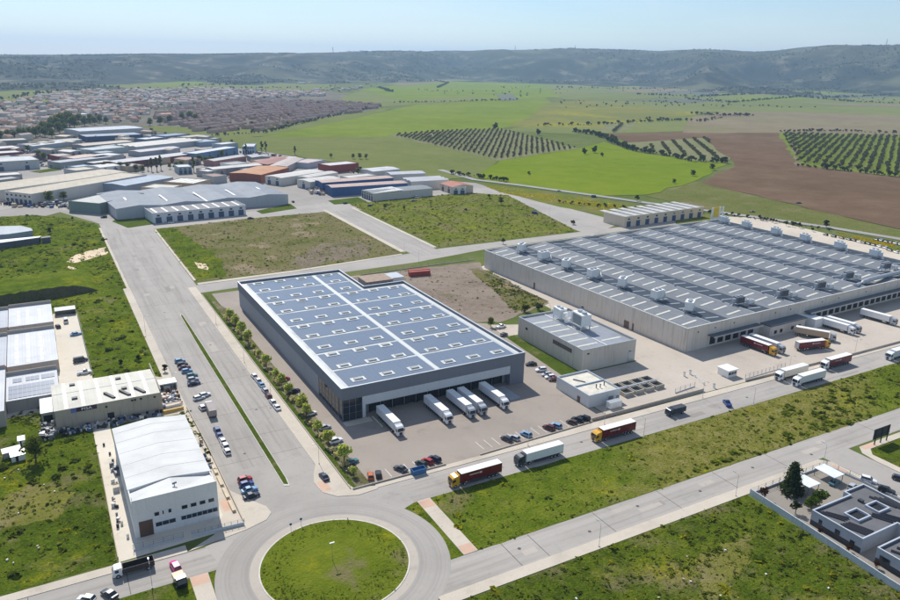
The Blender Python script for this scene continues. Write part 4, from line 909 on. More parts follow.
for k in range(4): solrow(177.6+1.25*k, 92.2 if k < 2 else 90.6, 179.9+1.3*k, 87.2-(k > 1)*1.2)
for k in range(4): solrow(185.9+.9*k, 97.5-.8*k, 187.4+.5*k, 91.0-k)
for k in range(5): solrow(168+2.4*k, 80.5, 170.2+2.4*k, 75)
def carport(label, x0, x1, y0, y1):
    t = thing('carport', label, 'carport', (x0,y0,.05)); b = MB(); b.box(0,x1-x0,0,y1-y0,2.45,2.62); b.build('roof', plain('carport_sheet', S(226,230,232), .5), t)
    for x in (.3,x1-x0-.3):
        for y in (.3,y1-y0-.3): b = MB(); b.box(x-.07,x+.07,y-.07,y+.07,0,2.448); b.build('post', m_grey, t)
carport('white carport roof right beside the dark conifer', 177.2, 182.2, 109.2, 115.6); carport('white carport roof nearer the side street with a car below', 188.3, 193, 109.2, 115.8)

# ------------------------------------------------------------------ walls and fences
def lowwall(label, pts, h, th, m, name='boundary_wall', rail=0, post=0):
    t = thing(name, label, 'fence' if rail else 'wall', (pts[0][0],pts[0][1],0)); o = t.location
    if h:
        b = MB()
        for p, q in zip(pts, pts[1:]):
            d = (Vector(q)-Vector(p)).normalized(); n = Vector((-d.y, d.x))*th/2; c = [(p[0]+n.x-o.x,p[1]+n.y-o.y),(q[0]+n.x-o.x,q[1]+n.y-o.y),(q[0]-n.x-o.x,q[1]-n.y-o.y),(p[0]-n.x-o.x,p[1]-n.y-o.y)]; b.prism(c, 0, h)
        b.build('wall', m, t)
    if rail:
        b = MB(); pm = MB(); pm.box(-.05,.05,-.05,.05,0,rail-h); pm = pm.mesh('post', m_grey)
        for p, q in zip(pts, pts[1:]):
            P, Q = Vector(p), Vector(q); L = (Q-P).length; n = max(1, int(L/(post or 3)))
            for k in range(n+1): w = P.lerp(Q, k/n); link('post', pm, t, loc=(w.x-o.x, w.y-o.y, h))
            for z in (h+(rail-h)*.15, h+(rail-h)*.55, rail-.06): b.tube((P.x-o.x,P.y-o.y,z),(Q.x-o.x,Q.y-o.y,z),.03,n=4)
        b.build('rail', m_grey, t)
    return t
m_bw = wall('pale_boundary_wall', S(196,202,206), .2); m_cw2 = wall('kerb_wall', S(186,176,162), .3)
lowwall('long pale wall between the rough meadow and the grey office building', [(163.2,117.3),(162.2,100),(160.6,76),(159.4,40)], 1.9, .25, m_bw)
lowwall('rail fence on a low wall along the street front of the office garden', [(163.4,117.2),(175.5,117.3),(184,117.3),(196.4,117.3)], .6, .25, m_bw, 'garden_fence', 2.0, 2.6)
lowwall('rail fence along the side street beside the office car park', [(196.6,117.1),(198,107),(198.4,95)], .6, .25, m_bw, 'garden_fence', 2.0, 2.6)
lowwall('low concrete wall on the avenue side of the solar hall planting', [(65.1,171),(65.1,372)], .5, .25, m_cw2)
lowwall('low concrete wall along the street in front of the hall parking', [(65.5,170.4),(95,170.3)], .55, .25, m_cw2)
lowwall('low concrete wall in front of the middle hall parking bays', [(107,170.5),(152,172.2)], .5, .25, m_cw2)
lowwall('pale wall along the street below the low white utility building', [(152.4,173),(205,173.2)], 1.1, .25, m_cw2)
lowwall('long low wall between the depot yard and the front street', [(226,172),(290,170.6),(420,170.4)], .9, .25, m_cw2)
lowwall('white slatted fence in front of the gatehouse along the depot yard', [(228,173.8),(252,174.6)], .3, .2, m_bw, 'yard_fence', 2.0, 2.4)
lowwall('short fence left of the depot barriers', [(194,176.5),(205,177.5)], .4, .2, m_bw, 'yard_fence', 2.0, 2.4)
lowwall('grey fence on a low wall in front of the white gabled hall', [(8.5,169.5),(20,169)], .5, .25, m_bw, 'yard_fence', 1.9, 2)
lowwall('dark fence on a pale wall at the right front of the white gabled hall', [(22,168.6),(34.8,167.9)], .9, .3, m_bw, 'yard_fence', 1.9, 1.6)
lowwall('low wall beside the avenue right of the white gabled hall', [(34.9,169),(35,212),(34.4,244)], .7, .25, m_cw2)
lowwall('low kerb wall of the left yard beside the white gabled hall', [(4.9,168),(5.1,224)], .6, .2, m_cw2)
lowwall('wire fence between the pale parking yard and the left meadow', [(8.4,287),(8.0,366)], 0, .1, m_bw, 'wire_fence', 1.8, 4)
lowwall('grey fence in front of the gravel lot on the back street', [(151.5,372),(226,374)], .4, .2, m_cw2, 'yard_fence', 2.0, 5)
lowwall('low concrete wall along the right edge of the gravel lot', [(216.3,352),(217,286),(203,262)], .5, .2, m_cw2)

# ------------------------------------------------------------------ far industrial quarter
def far_shed(label, A, B, C, h, roofc, wallc, kind='gable', name='industrial_shed', doors=0, lights=0, rise=.9, group=None, doorc=S(70,84,110), span=0, flip=False):
    a, b_, c = at(*A, h), at(*B, h), at(*C, h); ex = (b_-a); w = ex.length; ex.normalize(); ey = Vector((-ex.y, ex.x, 0)); d = (c-b_).dot(ey)
    if d < 0: a, b_ = b_, a; ex = -ex; ey = -ey; d = -d
    t = thing(name, label, 'industrial building', (a.x,a.y,0), math.atan2(ex.y, ex.x), group)
    mw = wall('wall_%02x%02x%02x' % tuple(int(v*99) for v in wallc[:3]), wallc, .15); mr = sheet_roof('roof_%02x%02x%02x' % tuple(int(v*99) for v in roofc[:3]), lum(roofc, .72), 0, 1.2, .6, .45)
    m = MB(); m.box(0,w,0,d,0,h-.06); wo_ = m.build('wall', mw, t); m = MB()
    if kind == 'flat':
        m.box(.3,w-.3,.3,d-.3,h-.058,h+.02); r = m.build('roof', mr, t); m = MB(); ringwall(m, [(-.05,-.05),(w+.05,-.05),(w+.05,d+.05),(-.05,d+.05)], .4, h-.1, h+.5); m.build('parapet', mw, t)
    else:
        along = (w >= d) != flip; n = max(1, int(round((d if along else w)/span))) if span else 1; L = (d if along else w)/n
        for i in range(n):
            p, q, s = L*i, L*i+L/2, L*i+L
            pts = lambda u, v, z: (u, v, z) if along else (v, u, z)
            e0, e1 = (-.2, (w if along else d)+.2)
            for u0, u1, z0_, z1_ in ((p, q, h, h+rise), (q, s, h+rise, h)):
                m.add([pts(e0,u0,z0_), pts(e1,u0,z0_), pts(e1,u1,z1_), pts(e0,u1,z1_)], [(0,1,2,3)])
            m.add([pts(.02,p,h-.06), pts(.02,s,h-.06), pts(.02,q,h+rise-.02)], [(0,1,2)], 1); m.add([pts(e1-.22,p,h-.06), pts(e1-.22,s,h-.06), pts(e1-.22,q,h+rise-.02)], [(0,1,2)], 1)
        r = m.build('roof', [mr, mw], t)
    for k in range(doors):
        x = w*(k+.5)/doors; m = MB(); m.box(x-min(2,w/doors*.3), x+min(2,w/doors*.3), -.12, -.01, 0, min(4.2,h*.6)); m.build('door', plain('shed_door_%d' % int(doorc[2]*99), doorc), t)
        m = MB(); m.box(x-1, x+1, -.1, -.01, h*.7, h*.85); m.build('window', m_glass, t)
    for k in range(lights):
        x = w*(k+.5)/lights; m = MB()
        if kind == 'flat': m.box(x-.7,x+.7,d*.15,d*.85,h+.022,h+.12)
        else: m.add([(x-.7,.3,h+.06),(x+.7,.3,h+.06),(x+.7,d/2,h+rise+.05),(x-.7,d/2,h+rise+.05)], [(0,1,2,3)])
        m.build('rooflight', plain('rooflight_white', S(240,238,228), .5), r)
    return t
CR, WHT, LGR, GRN, TAN, BLU, ORG, BRK, GRY, PNK = S(206,194,170), S(228,224,216), S(188,188,184), S(124,140,134), S(178,160,138), S(66,96,142), S(204,140,84), S(150,86,72), S(160,168,176), S(214,186,170)
WW = S(208,204,196)
FS = [
 ('long cream roofed white hall behind the two round trees', (4.5,191.5),(31.3,194.5),(147,174.8), 9, CR, WW, 'flat', 6),
 ('long white hall with a rounded grey roof behind the cream roofed hall', (-22,193),(128,172.3),(120,166.8), 9, CR, LGR, 'gable', 0),
 ('green walled flat roofed hall with pale roof beside the far street', (68,201.3),(99.3,204),(152,194.3), 8, S(206,206,198), GRN, 'flat', 0),
 ('large grey hall with curved grey spans behind the row of white units', (115.8,209),(288,194.3),(266,181), 8, S(146,154,164), S(182,184,188), 'gable', 0, 30),
 ('row of small white workshop units with striped roofs on the far street', (152.5,214),(245.5,205.5),(232,200.5), 7, S(140,140,142), S(206,208,212), 'flat', 9),
 ('tan walled box shaped hall with pale flat roof', (141,187.5),(169.3,189),(184.5,185.5), 8, S(222,216,202), TAN, 'flat', 0),
 ('long blue grey striped shed left of the tan hall', (125,185.8),(173,177.2),(162,173), 8, S(176,190,206), S(148,158,168), 'gable', 0),
 ('second tan hall with pale roof behind the grey spans', (164,182),(193,184),(219,180.3), 8, S(222,218,208), TAN, 'flat', 0),
 ('hall with bright orange roof and red brick base', (229,172.8),(261,174.8),(286,167.2), 8, ORG, S(142,84,66), 'gable', 0),
 ('long white roofed shed beside the orange roofed hall', (265,175.8),(281,178),(321,170.8), 7.5, WHT, WW, 'gable', 2),
 ('white gabled shed behind the pair of blue halls', (296.5,176.5),(308,177.8),(338,172.3), 7, WHT, WW, 'gable', 0),
 ('white gabled shed left of the blue halls by the cross street', (297,179.5),(310,182),(337,177.6), 7, WHT, WW, 'gable', 1),
 ('red brick hall with white flat roof near the field edge', (318,163.8),(330,166),(347,161.2), 8, S(226,224,222), S(146,72,62), 'flat', 0),
 ('blue walled hall with reddish roof edge, farther of the pair', (315,180.2),(322,182.8),(388,176.2), 8, PNK, BLU, 'gable', 0),
 ('blue walled hall with reddish roof edge, nearer of the pair', (325.5,184.8),(331.5,187.6),(401.5,180.8), 8, PNK, BLU, 'gable', 1),
 ('row of small workshop units with ribbed pale roof beside the blue halls', (361.5,190),(373,193.6),(430.5,187.6), 6.5, S(150,156,158), S(200,196,188), 'gable', 5),
 ('twin white roofed sheds right of the blue halls', (401,177.8),(411,181.6),(443,177.6), 8, S(226,226,226), WW, 'gable', 0, 8),
 ('pale grey shed behind the twin white roofed sheds', (385,172),(391,174.6),(421,171.3), 8, S(214,214,220), LGR, 'gable', 0),
 ('white flat shed on the field edge behind the blue halls', (360,168.8),(373,171.5),(394,167.8), 6, S(224,224,226), LGR, 'gable', 0),
 ('white low shed between the blue halls and the brick hall', (340,176.2),(349,178.2),(372,174.6), 6, WHT, WW, 'flat', 0),
 ('big grey white hall at the left edge of the industrial quarter', (-40,164.5),(39,159.8),(31,155.6), 9, S(214,216,214), S(186,188,186), 'flat', 3),
 ('low white roofed wing in front of the big left grey white hall', (-30,178),(22,174.5),(17,172), 5, WHT, S(158,158,154), 'flat', 0),
 ('low grey shed in front of the big left hall', (-30,184),(20,178),(16,176), 4, LGR, S(158,158,154), 'flat', 0),
 ('maroon fronted building with flat roof in the middle of the quarter', (47,154.5),(58,156.8),(72,155), 7, S(190,176,170), S(130,64,60), 'flat', 0),
 ('grey shed right of the maroon fronted building', (59,157.2),(74,158.6),(92,154.8), 6.5, PNK, S(150,142,140), 'gable', 0),
 ('white shed behind the maroon fronted building', (33,146),(66,142),(62,139.6), 6, S(222,222,216), S(176,186,192), 'gable', 0),
 ('long low white shed at the left side of the quarter', (-30,151),(22,147.5),(19,145), 6, S(220,222,224), S(150,110,104), 'flat', 0),
 ('second long low white shed at the left side of the quarter', (-30,155.5),(22,152.2),(20,150), 6, S(220,222,224), S(150,90,84), 'flat', 0),
 ('far grey shed at the left edge below the round trees', (-30,142.5),(28,139.8),(25,138), 6, S(200,196,184), S(150,150,140), 'flat', 0),
 ('long grey blue factory with white roof edge near the town', (80,131.3),(143,127.8),(137,125), 8, S(196,204,214), S(190,190,188), 'gable', 0),
 ('dark blue shed in front of the long grey blue factory', (86,137),(143,134.5),(140,132), 7, S(150,164,184), S(70,86,116), 'flat', 0),  # plain dark blue walls
 ('white saw toothed hall in the middle of the far quarter', (136,146.8),(203,140),(197,136.6), 7, S(228,224,214), S(178,178,178), 'gable', 0, 10),
 ('long maroon fronted terrace with white roof row', (117,163),(196,153.5),(192,151), 7, S(206,206,210), S(112,60,62), 'gable', 0),
 ('blue white office hall at the right end of the maroon terrace', (196,154),(238,147.2),(234,145), 8, S(226,230,232), S(110,140,170), 'flat', 5),
 ('white roofed shed behind the maroon terrace', (140,152),(180,147.5),(177,145.4), 6, S(206,204,206), S(160,160,166), 'gable', 0),
 ('pale blue roofed shed left of the maroon terrace', (92,150.5),(128,147),(125,144.2), 6.5, S(190,204,212), S(178,184,178), 'flat', 0),
 ('white shed with grey wall left of the maroon terrace', (96,157.5),(124,154.5),(121,151.5), 6, S(218,222,226), S(172,174,174), 'flat', 0),
 ('low tan roofed shed in the far quarter', (84,145.8),(133,141.5),(129,139.4), 6, S(196,184,168), S(150,146,142), 'gable', 0),
 ('white office block with dark windows at the field corner', (242,146.6),(254,146.6),(256.5,143.6), 9, S(214,218,222), S(170,186,198), 'flat', 5),
 ('grey shed with red roof end beside the white office block', (214,161),(246,156),(243,154), 6, S(206,200,200), S(160,120,112), 'gable', 0),
 ('small white and glass workshop near the poplar trees', (178,167.5),(192,166.8),(194,164), 7, S(226,228,228), S(158,170,174), 'flat', 3),
 ('long white roofed shed left of the orange roofed hall', (205,167.6),(213,169.4),(246,161.6), 7, S(226,224,218), S(150,146,146), 'gable', 2),
 ('low white roofed workshop by the poplar trees', (196,168.8),(204,169.6),(212,167), 6, S(226,222,212), S(150,142,136), 'flat', 0),
 ('dark red roofed shed behind the orange roofed hall', (247,163.4),(268,164.5),(290,157.5), 6.5, S(170,112,98), S(120,82,76), 'gable', 0),
 ('pale grey shed on the field side of the orange roofed hall', (268,166),(287,166.5),(318,158.5), 6.5, S(204,190,182), S(180,176,172), 'gable', 0),
 ('low white shed with pink roof beside the field edge road', (290,162),(308,163.4),(322,159.6), 6, S(216,196,188), S(186,190,196), 'flat', 0),
 ('blue roofed depot hall behind the saw toothed hall', (166,136.5),(190,134),(187,131.8), 7, S(120,146,176), S(108,118,134), 'flat', 0),
 ('cream roofed long shed near the town meadow', (188,137.5),(208,135.3),(206,133.6), 6, CR, S(190,186,176), 'flat', 0),
 ('blue green roofed shed at the end of the saw toothed hall', (200,142.4),(219,141),(221,138), 6, S(160,182,196), S(140,160,172), 'flat', 0),
 ('grey long shed behind the cream roofed long hall', (60,163),(116,156.6),(113,154.2), 6, S(186,192,198), S(156,156,152), 'flat', 0),
 ('small pale blue shed at the yard of the maroon fronted building', (76,167.5),(92,165.6),(90,163.8), 5, S(190,206,216), S(150,170,184), 'flat', 0),
]
FS += [
 ('small grey roofed shed left of the dark blue shed', (60,141.5),(82,139.5),(79,137.5), 6, S(190,190,186), S(150,156,160), 'gable', 0),
 ('white flat shed right of the dark blue shed', (146,139.6),(166,137.4),(163,135.6), 6, S(226,226,224), S(120,134,150), 'flat', 0),
 ('grey low shed between the pale blue sheds of the far quarter', (100,153.3),(116,151.8),(113,149.8), 5, S(176,180,184), S(140,146,152), 'flat', 0),
 ('cream shed at the left of the white saw toothed hall', (106,147.4),(131,144.8),(128,142.9), 6, S(216,208,190), S(160,152,142), 'gable', 0),
 ('brown roofed shed beside the maroon fronted building', (24,156.6),(44,154.6),(42,152.4), 6, S(168,140,124), S(120,110,106), 'gable', 0),
 ('pale shed with dark front above the small pale blue shed', (94,163.6),(116,161),(113,159), 5.5, S(214,214,210), S(96,100,108), 'flat', 0),
 ('grey blue shed between the poplars and the tan hall', (150,180.5),(166,178.6),(163,176.4), 5.5, S(176,188,198), S(138,144,146), 'gable', 0),
 ('white shed right of the poplars in front of the terrace', (208,172),(226,169.6),(222,167), 6, S(222,222,220), S(160,156,152), 'flat', 2),
 ('small white shed at the field edge left of the office block', (222,144.6),(238,142.8),(236,141), 5, S(226,226,226), S(170,176,182), 'flat', 0),
 ('grey roofed shed behind the dark red roofed shed', (252,157.4),(270,156.6),(284,153.4), 6, S(180,180,184), S(140,140,144), 'gable', 0),
 ('white roofed shed at the left edge above the big grey white hall', (-20,160.5),(18,157.2),(15,155), 5.5, S(224,224,222), S(160,166,172), 'flat', 0),
]
rk = random.Random(21); cnt = {}
COLS = [('white', S(226,224,218)), ('grey', S(176,176,174)), ('cream', S(214,202,178)), ('tan', S(184,164,140)), ('pale blue', S(176,192,204)), ('brownish', S(160,130,112))]
SPOTS = {'front rows': [(20,187),(44,182),(96,181),(112,179),(76,171),(100,167.5),(128,167),(214,177),(232,165),(250,171)], 'middle rows': [(14,149),(50,150),(70,152),(110,144),(126,139),(170,150),(186,160),(160,158.5),(206,150),(262,162),(284,160)], 'back rows': [(30,145),(46,143),(66,136.5),(72,142),(152,136),(178,139.5),(206,137),(214,139),(150,131.5),(122,136)]}
for rown, pts in SPOTS.items():
    for i, (px, py) in enumerate(sorted(pts)):
        cn, cc = COLS[rk.randrange(6)]; s_ = (py-95)/60; w_ = rk.uniform(9,17)*s_
        FS.append((f'small {cn} roofed shed, {ORD[i]} from the left among small sheds of the {rown}', (px,py), (px+w_,py-w_*.11), (px+w_-2.2*s_,py-w_*.11-2.4*s_), rk.uniform(4.5,7), cc, COLS[rk.randrange(4)][1], rk.choice(('flat','gable','gable')), rk.choice((0,2))))
FAR_OBJ = []
for f in FS: FAR_OBJ.append(far_shed(f[0], f[1], f[2], f[3], f[4], f[5], f[6], f[7], doors=f[8] if len(f) > 8 else 0, span=f[9] if len(f) > 9 else 0, lights=4 if f[4] is CR else 9 if 'workshop units' in f[0] else 5 if 'grey spans' in f[0] else 0, flip='curved grey spans' in f[0], rise=1.5 if 'curved' in f[0] else .9))
# terracotta roofed building at the corner, cream unit row behind the warehouse
tc = far_shed('terracotta tiled two storey house at the bend of the depot street', (440,183.2),(452,187),(470,184.6), 6.5, S(196,122,96), S(214,196,178), 'gable', 'corner_house', 2, 0, 1.8)
tc2 = far_shed('white walled block adjoining the terracotta tiled house', (452.5,187.6),(466,187.4),(469.5,184.4), 6, S(220,214,206), S(228,226,222), 'flat', 'corner_house', 2)
ur = far_shed('row of cream workshop units with blue doors and striped roof behind the big warehouse', (624.5,217.5),(704,207.3),(680,203.3), 7.5, S(176,174,172), S(214,200,180), 'flat', 'workshop_row', 9, 0, doorc=S(52,78,116))
for k in range(9):
    w_ = (at(624.5,217.5,7.5)-at(704,207.3,7.5)).length; m = MB(); x = w_*(k+.15)/9; d_ = 28
    m.box(x, x+w_/9*.55, 1, d_, 7.53, 7.9); m.build('roof_bay', sheet_roof('bay_roof', S(200,197,190), 0, 1.0), ur)
# sign panels behind the warehouse
sp_ = thing('sign_pylon', 'yellow panel between two white panels on a stand behind the warehouse roof', 'sign', tuple(at(715,222)))
b = MB(); b.box(-5,-3,0,.4,0,11.5); b.box(3,5,0,.4,0,11.5); b.box(6.5,8.2,0,.4,0,11.5); b.box(-3,3,.1,.3,0,4); b.build('white_panel', m_white, sp_); b = MB(); b.box(-2.9,2.9,-.1,.09,4,11.5); b.build('yellow_panel', plain('sign_yellow', S(232,196,30), .5), sp_)
# back of the roadside billboard
bb = thing('billboard', 'dark roadside billboard seen from behind at the street corner', 'billboard', (221.5,118.9,0)); 
b = MB(); b.box(0,8.4,-.15,0,2.0,5.6); b.build('panel', plain('billboard_back', S(70,70,74), .7, var=.2, scale=1), bb)
for x in (1,4.2,7.4): b = MB(); b.box(x-.12,x+.12,-.45,-.152,0,5.3); b.build('post', m_dgrey, bb)
b = MB(); b.box(0,8.4,-.28,-.152,3.0,3.15); b.build('batten', m_dgrey, bb)
# ------------------------------------------------------------------ vehicles
def rr(x, hw, z0, z1, c=.12):
    return [(x,-hw,z0+c),(x,-hw+c*.5,z0),(x,hw-c*.5,z0),(x,hw,z0+c),(x,hw,z1-c),(x,hw-c,z1),(x,-hw+c,z1),(x,-hw,z1-c)]
m_tyre = m_black; m_head = plain('headlight_glass', (.75,.78,.8,1), .15, 0, .5); m_tail = plain('taillight_red', (.35,.01,.01,1), .3)
PAINT = dict(white=S(234,234,234), silver=S(178,182,188), grey=S(112,116,122), black=S(26,27,30), blue=S(40,66,128), dblue=S(26,36,66), lblue=S(120,160,196), red=S(166,30,34), maroon=S(92,24,30), teal=S(70,120,130), orange=S(190,96,44), green=S(40,58,48), magenta=S(224,28,140), brown=S(84,60,48), beige=S(206,190,160), yellow=S(228,180,30), dgrey=S(62,66,72))
MP = {k: carpaint('car_paint_'+k, v) for k, v in PAINT.items()}
wheel_b = MB(); wheel_b.tube((0,-.11,0),(0,.11,0), .32, n=12); wheel_b.tube((0,.111,0),(0,.13,0), .2, n=8, mi=1); wheel_b.tube((0,-.13,0),(0,-.111,0), .2, n=8, mi=1)
WHEEL = wheel_b.mesh('wheel', [m_tyre, m_steel])
def car_meshes(kind):
    L, w, belt, top, c0, c1, r0, r1 = dict(hatch=(4.1,.88,.92,1.5,-1.95,1.0,-1.55,.35), sedan=(4.6,.9,.9,1.45,-1.75,1.0,-1.0,.3), suv=(4.5,.93,1.02,1.68,-2.1,1.0,-1.85,.35), van=(5.2,.97,1.15,2.1,-2.45,1.7,-2.35,1.2), pickup=(5.2,.93,1.05,1.75,-.6,1.2,-.4,.6))[kind]
    h = L/2
    b = MB(); b.loft([rr(-h,w*.86,.38,belt*.9), rr(-h+.18,w*.97,.26,belt), rr(-h*.3,w,.22,belt), rr(h*.45,w,.22,belt), rr(h-.55,w*.96,.24,belt*.9), rr(h-.12,w*.88,.3,belt*.78), rr(h,w*.78,.38,belt*.66)])
    b.loft([[(r0,-w*.76,top-.05),(r1,-w*.76,top-.05),(r1,w*.76,top-.05),(r0,w*.76,top-.05)],[(r0+.1,-w*.68,top),(r1-.1,-w*.68,top),(r1-.1,w*.68,top),(r0+.1,w*.68,top)]])
    for x, y in ((r0,1),(r0,-1),(r1,1),(r1,-1)):     # pillars
        xb = c0+.04 if x == r0 else c1-.04
        b.tube((xb,y*w*.93,belt-.03),(x,y*w*.755,top-.04), .05, n=4)
    if kind == 'pickup': b.box(-h+.25,-.75,-w*.95,-w*.8,belt,belt+.18); b.box(-h+.25,-.75,w*.8,w*.95,belt,belt+.18)
    g = MB(); g.loft([[(c0,-w*.9,belt-.02),(c1,-w*.9,belt-.02),(c1,w*.9,belt-.02),(c0,w*.9,belt-.02)],[(r0,-w*.74,top-.06),(r1,-w*.74,top-.06),(r1,w*.74,top-.06),(r0,w*.74,top-.06)]])
    hl = MB(); hl.box(h-.28,h-.05,-.17,.17,belt*.6,belt*.75); tl = MB(); tl.box(-h-.01,-h+.1,-.12,.12,belt*.65,belt*.88)
    return dict(L=L, w=w, body=b.mesh('car_body', MP['white']), glass=g.mesh('car_glass', m_glass), head=hl.mesh('headlight', m_head), tail=tl.mesh('taillight', m_tail))
CM = {}
def car(label, px, py, rz, color, kind='hatch', group='parked cars', z=.03, cat='car', loc=None, detail=True, name='parked_car'):
    if kind not in CM: CM[kind] = car_meshes(kind)
    c = CM[kind]; p = loc if loc is not None else at(px, py, .3)
    t = thing(name, label, cat, (p[0],p[1],z), R(rz), group)
    o = link('body', c['body'], t); o.material_slots[0].link = 'OBJECT'; o.material_slots[0].material = MP[color]
    if not detail: link('window', c['glass'], t); return t
    link('window', c['glass'], t); h, w = c['L']/2, c['w']
    for x in (h*.6, -h*.6):
        for y in (w-.1, -w+.1): link('wheel', WHEEL, t, loc=(x,y,.32))
    for y in (w*.6,-w*.6): link('headlight', c['head'], t, loc=(0,y,0)); link('taillight', c['tail'], t, loc=(0,y,0))
    return t
def truck_meshes():
    d = {}
    b = MB(); prof = [(5.95,.55),(8.2,.45),(8.28,1.75),(8.02,2.95),(7.5,3.35),(6.3,3.6),(5.95,3.5)]
    b.loft([[(x,-1.12,z) for x,z in prof],[(x,-1.22,z*.985+.01) for x,z in prof],[(x,1.22,z*.985+.01) for x,z in prof],[(x,1.12,z) for x,z in prof]][1:3]); b.box(5.7,5.94,-1.1,1.1,1.2,3.7)
    d['cab'] = b.mesh('cab', MP['white'])
    b = MB(); b.add([(8.3,-1.08,1.8),(8.3,1.08,1.8),(8.06,1.02,2.86),(8.06,-1.02,2.86)], [(0,1,2,3)]); b.box(7.0,7.85,-1.25,-1.222,1.85,2.6); b.box(7.0,7.85,1.222,1.25,1.85,2.6); d['glass'] = b.mesh('windscreen', m_glass)
    b = MB(); b.box(7.9,8.1,-1.5,-1.3,1.8,2.5); b.box(7.9,8.1,1.3,1.5,1.8,2.5); b.box(7.95,8.05,-1.3,-1.2,2.3,2.36); b.box(7.95,8.05,1.2,1.3,2.3,2.36); d['mirror'] = b.mesh('mirror', m_black)
    b = MB(); b.box(-8.32,-8.262,-1.2,-.03,1.2,3.85); b.box(-8.32,-8.262,.03,1.2,1.2,3.85); d['doors'] = b.mesh('rear_door', m_steel)
    b = MB(); b.box(-8.15,5.28,-1.315,-1.302,1.12,1.32); b.box(-8.15,5.28,1.302,1.315,1.12,1.32); d['rail'] = b.mesh('side_rail', m_dgrey)
    b = MB()
    for y0 in (-1.325,1.317): b.box(-1.5,-.6,y0,y0+.008,2.7,3.3); b.box(-.4,2.6,y0,y0+.008,2.85,3.15)
    d['logo'] = b.mesh('side_mark', plain('pale_mark', S(214,196,190), .5))
    b = MB(); b.box(8.2,8.31,-1.0,-.55,.75,1.0); b.box(8.2,8.31,.55,1.0,.75,1.0); d['head'] = b.mesh('headlight', m_head)
    b = MB(); b.box(8.285,8.32,-.5,.5,.6,1.6); d['grille'] = b.mesh('grille', m_dgrey)
    b = MB(); b.box(-8.2,5.3,-1.27,1.27,1.1,3.95); b.box(-8.26,-8.2,-1.29,1.29,1.05,4.0)
    for k in range(12): b.box(-7.9+1.1*k,-7.82+1.1*k,-1.3,-1.272,1.15,3.9,0,False); b.box(-7.9+1.1*k,-7.82+1.1*k,1.272,1.3,1.15,3.9,0,False)
    d['box'] = b.mesh('trailer_side', MP['white'])
    b = MB(); b.box(-8.25,5.35,-1.3,1.3,3.953,4.03); d['top'] = b.mesh('trailer_roof', m_white)
    b = MB(); b.box(-8.1,5.2,-.5,.5,.8,1.09); b.box(3.6,8.0,-.45,.45,.5,.8); b.box(-3,2.4,-1.22,-1.16,.45,1.05); b.box(-3,2.4,1.16,1.22,.45,1.05); b.box(-8.3,-8.2,-1.2,1.2,.5,.62); d['chassis'] = b.mesh('chassis', m_dgrey)
    w = MB(); w.tube((0,-.18,0),(0,.18,0), .5, n=14); w.tube((0,.181,0),(0,.2,0), .28, n=8, mi=1); w.tube((0,-.2,0),(0,-.181,0), .28, n=8, mi=1); d['wheel'] = w.mesh('wheel', [m_tyre, m_steel])
    return d
TM = truck_meshes(); MP['cream'] = carpaint('car_paint_cream', S(222,214,196)); MP['dred'] = carpaint('car_paint_dred', S(112,24,34)); MP['tan'] = carpaint('car_paint_tan', S(176,156,132)); MP['gold'] = carpaint('car_paint_gold', S(218,164,40))
def mset(o, m): o.material_slots[0].link = 'OBJECT'; o.material_slots[0].material = m; return o
def truck(label, p, rz, cabc, boxc, group='articulated lorries', z=.03):
    """p = ground point under the middle of the lorry, heading rz"""
    t = thing('semi_truck', label, 'lorry', (p[0],p[1],z), R(rz), group)
    c = mset(link('cab', TM['cab'], t), MP[cabc]); link('windscreen', TM['glass'], c); link('headlight', TM['head'], c); link('grille', TM['grille'], c)
    b = mset(link('trailer', TM['box'], t), MP[boxc]); link('trailer_roof', TM['top'], b); link('rear_door', TM['doors'], b); link('side_rail', TM['rail'], b); link('mirror', TM['mirror'], c); link('side_mark', TM['logo'], b) if boxc == 'dred' else None; link('chassis', TM['chassis'], t)
    for x in (-6.6,-5.3,-4.0,4.1,7.1):
        for y in (-1.05,1.05): link('wheel', TM['wheel'], t, loc=(x,y,.5))
    return t
# lorries at the docks of the solar hall
for x, y, l in ((90.6,200.4,'white lorry backed into the dock of the solar hall nearest its glazed corner'),(108.5,200.6,'white lorry at the solar hall, second from the glazed corner, empty docks on both sides'),(117.5,200.8,'white lorry at the solar hall, left one of the close group of three'),(122.0,200.9,'white lorry at the solar hall, middle one of the close group of three'),(131.2,201.3,'white lorry backed into the dock nearest the ramp of the solar hall')):
    truck(l, (x,y), -90, 'white' if x not in (117.5,122) else 'silver', 'white', 'white lorries at the solar hall docks')
# lorries on the front street, all heading left
for px, py, cabc, boxc, l in ((475,480,'gold','dred','dark red lorry with yellow cab on the front street, nearest the roundabout'),(538.5,460,'dgrey','white','white lorry with dark cab on the front street between two dark red ones'),(613,436.5,'gold','dred','dark red lorry with yellow cab on the front street beside the grey pickup'),(790.5,377,'white','cream','cream lorry with white cab waiting on the far side of the front street'),(808,382.5,'white','white','white lorry on the grass side of the front street beside the cream one'),(835,366,'white','dred','dark red lorry with white cab on the front street'),(899,357,'white','white','white lorry on the front street cut off by the right picture edge')):
    truck(l, at(px,py), 180, cabc, boxc, 'lorries waiting on the front street')
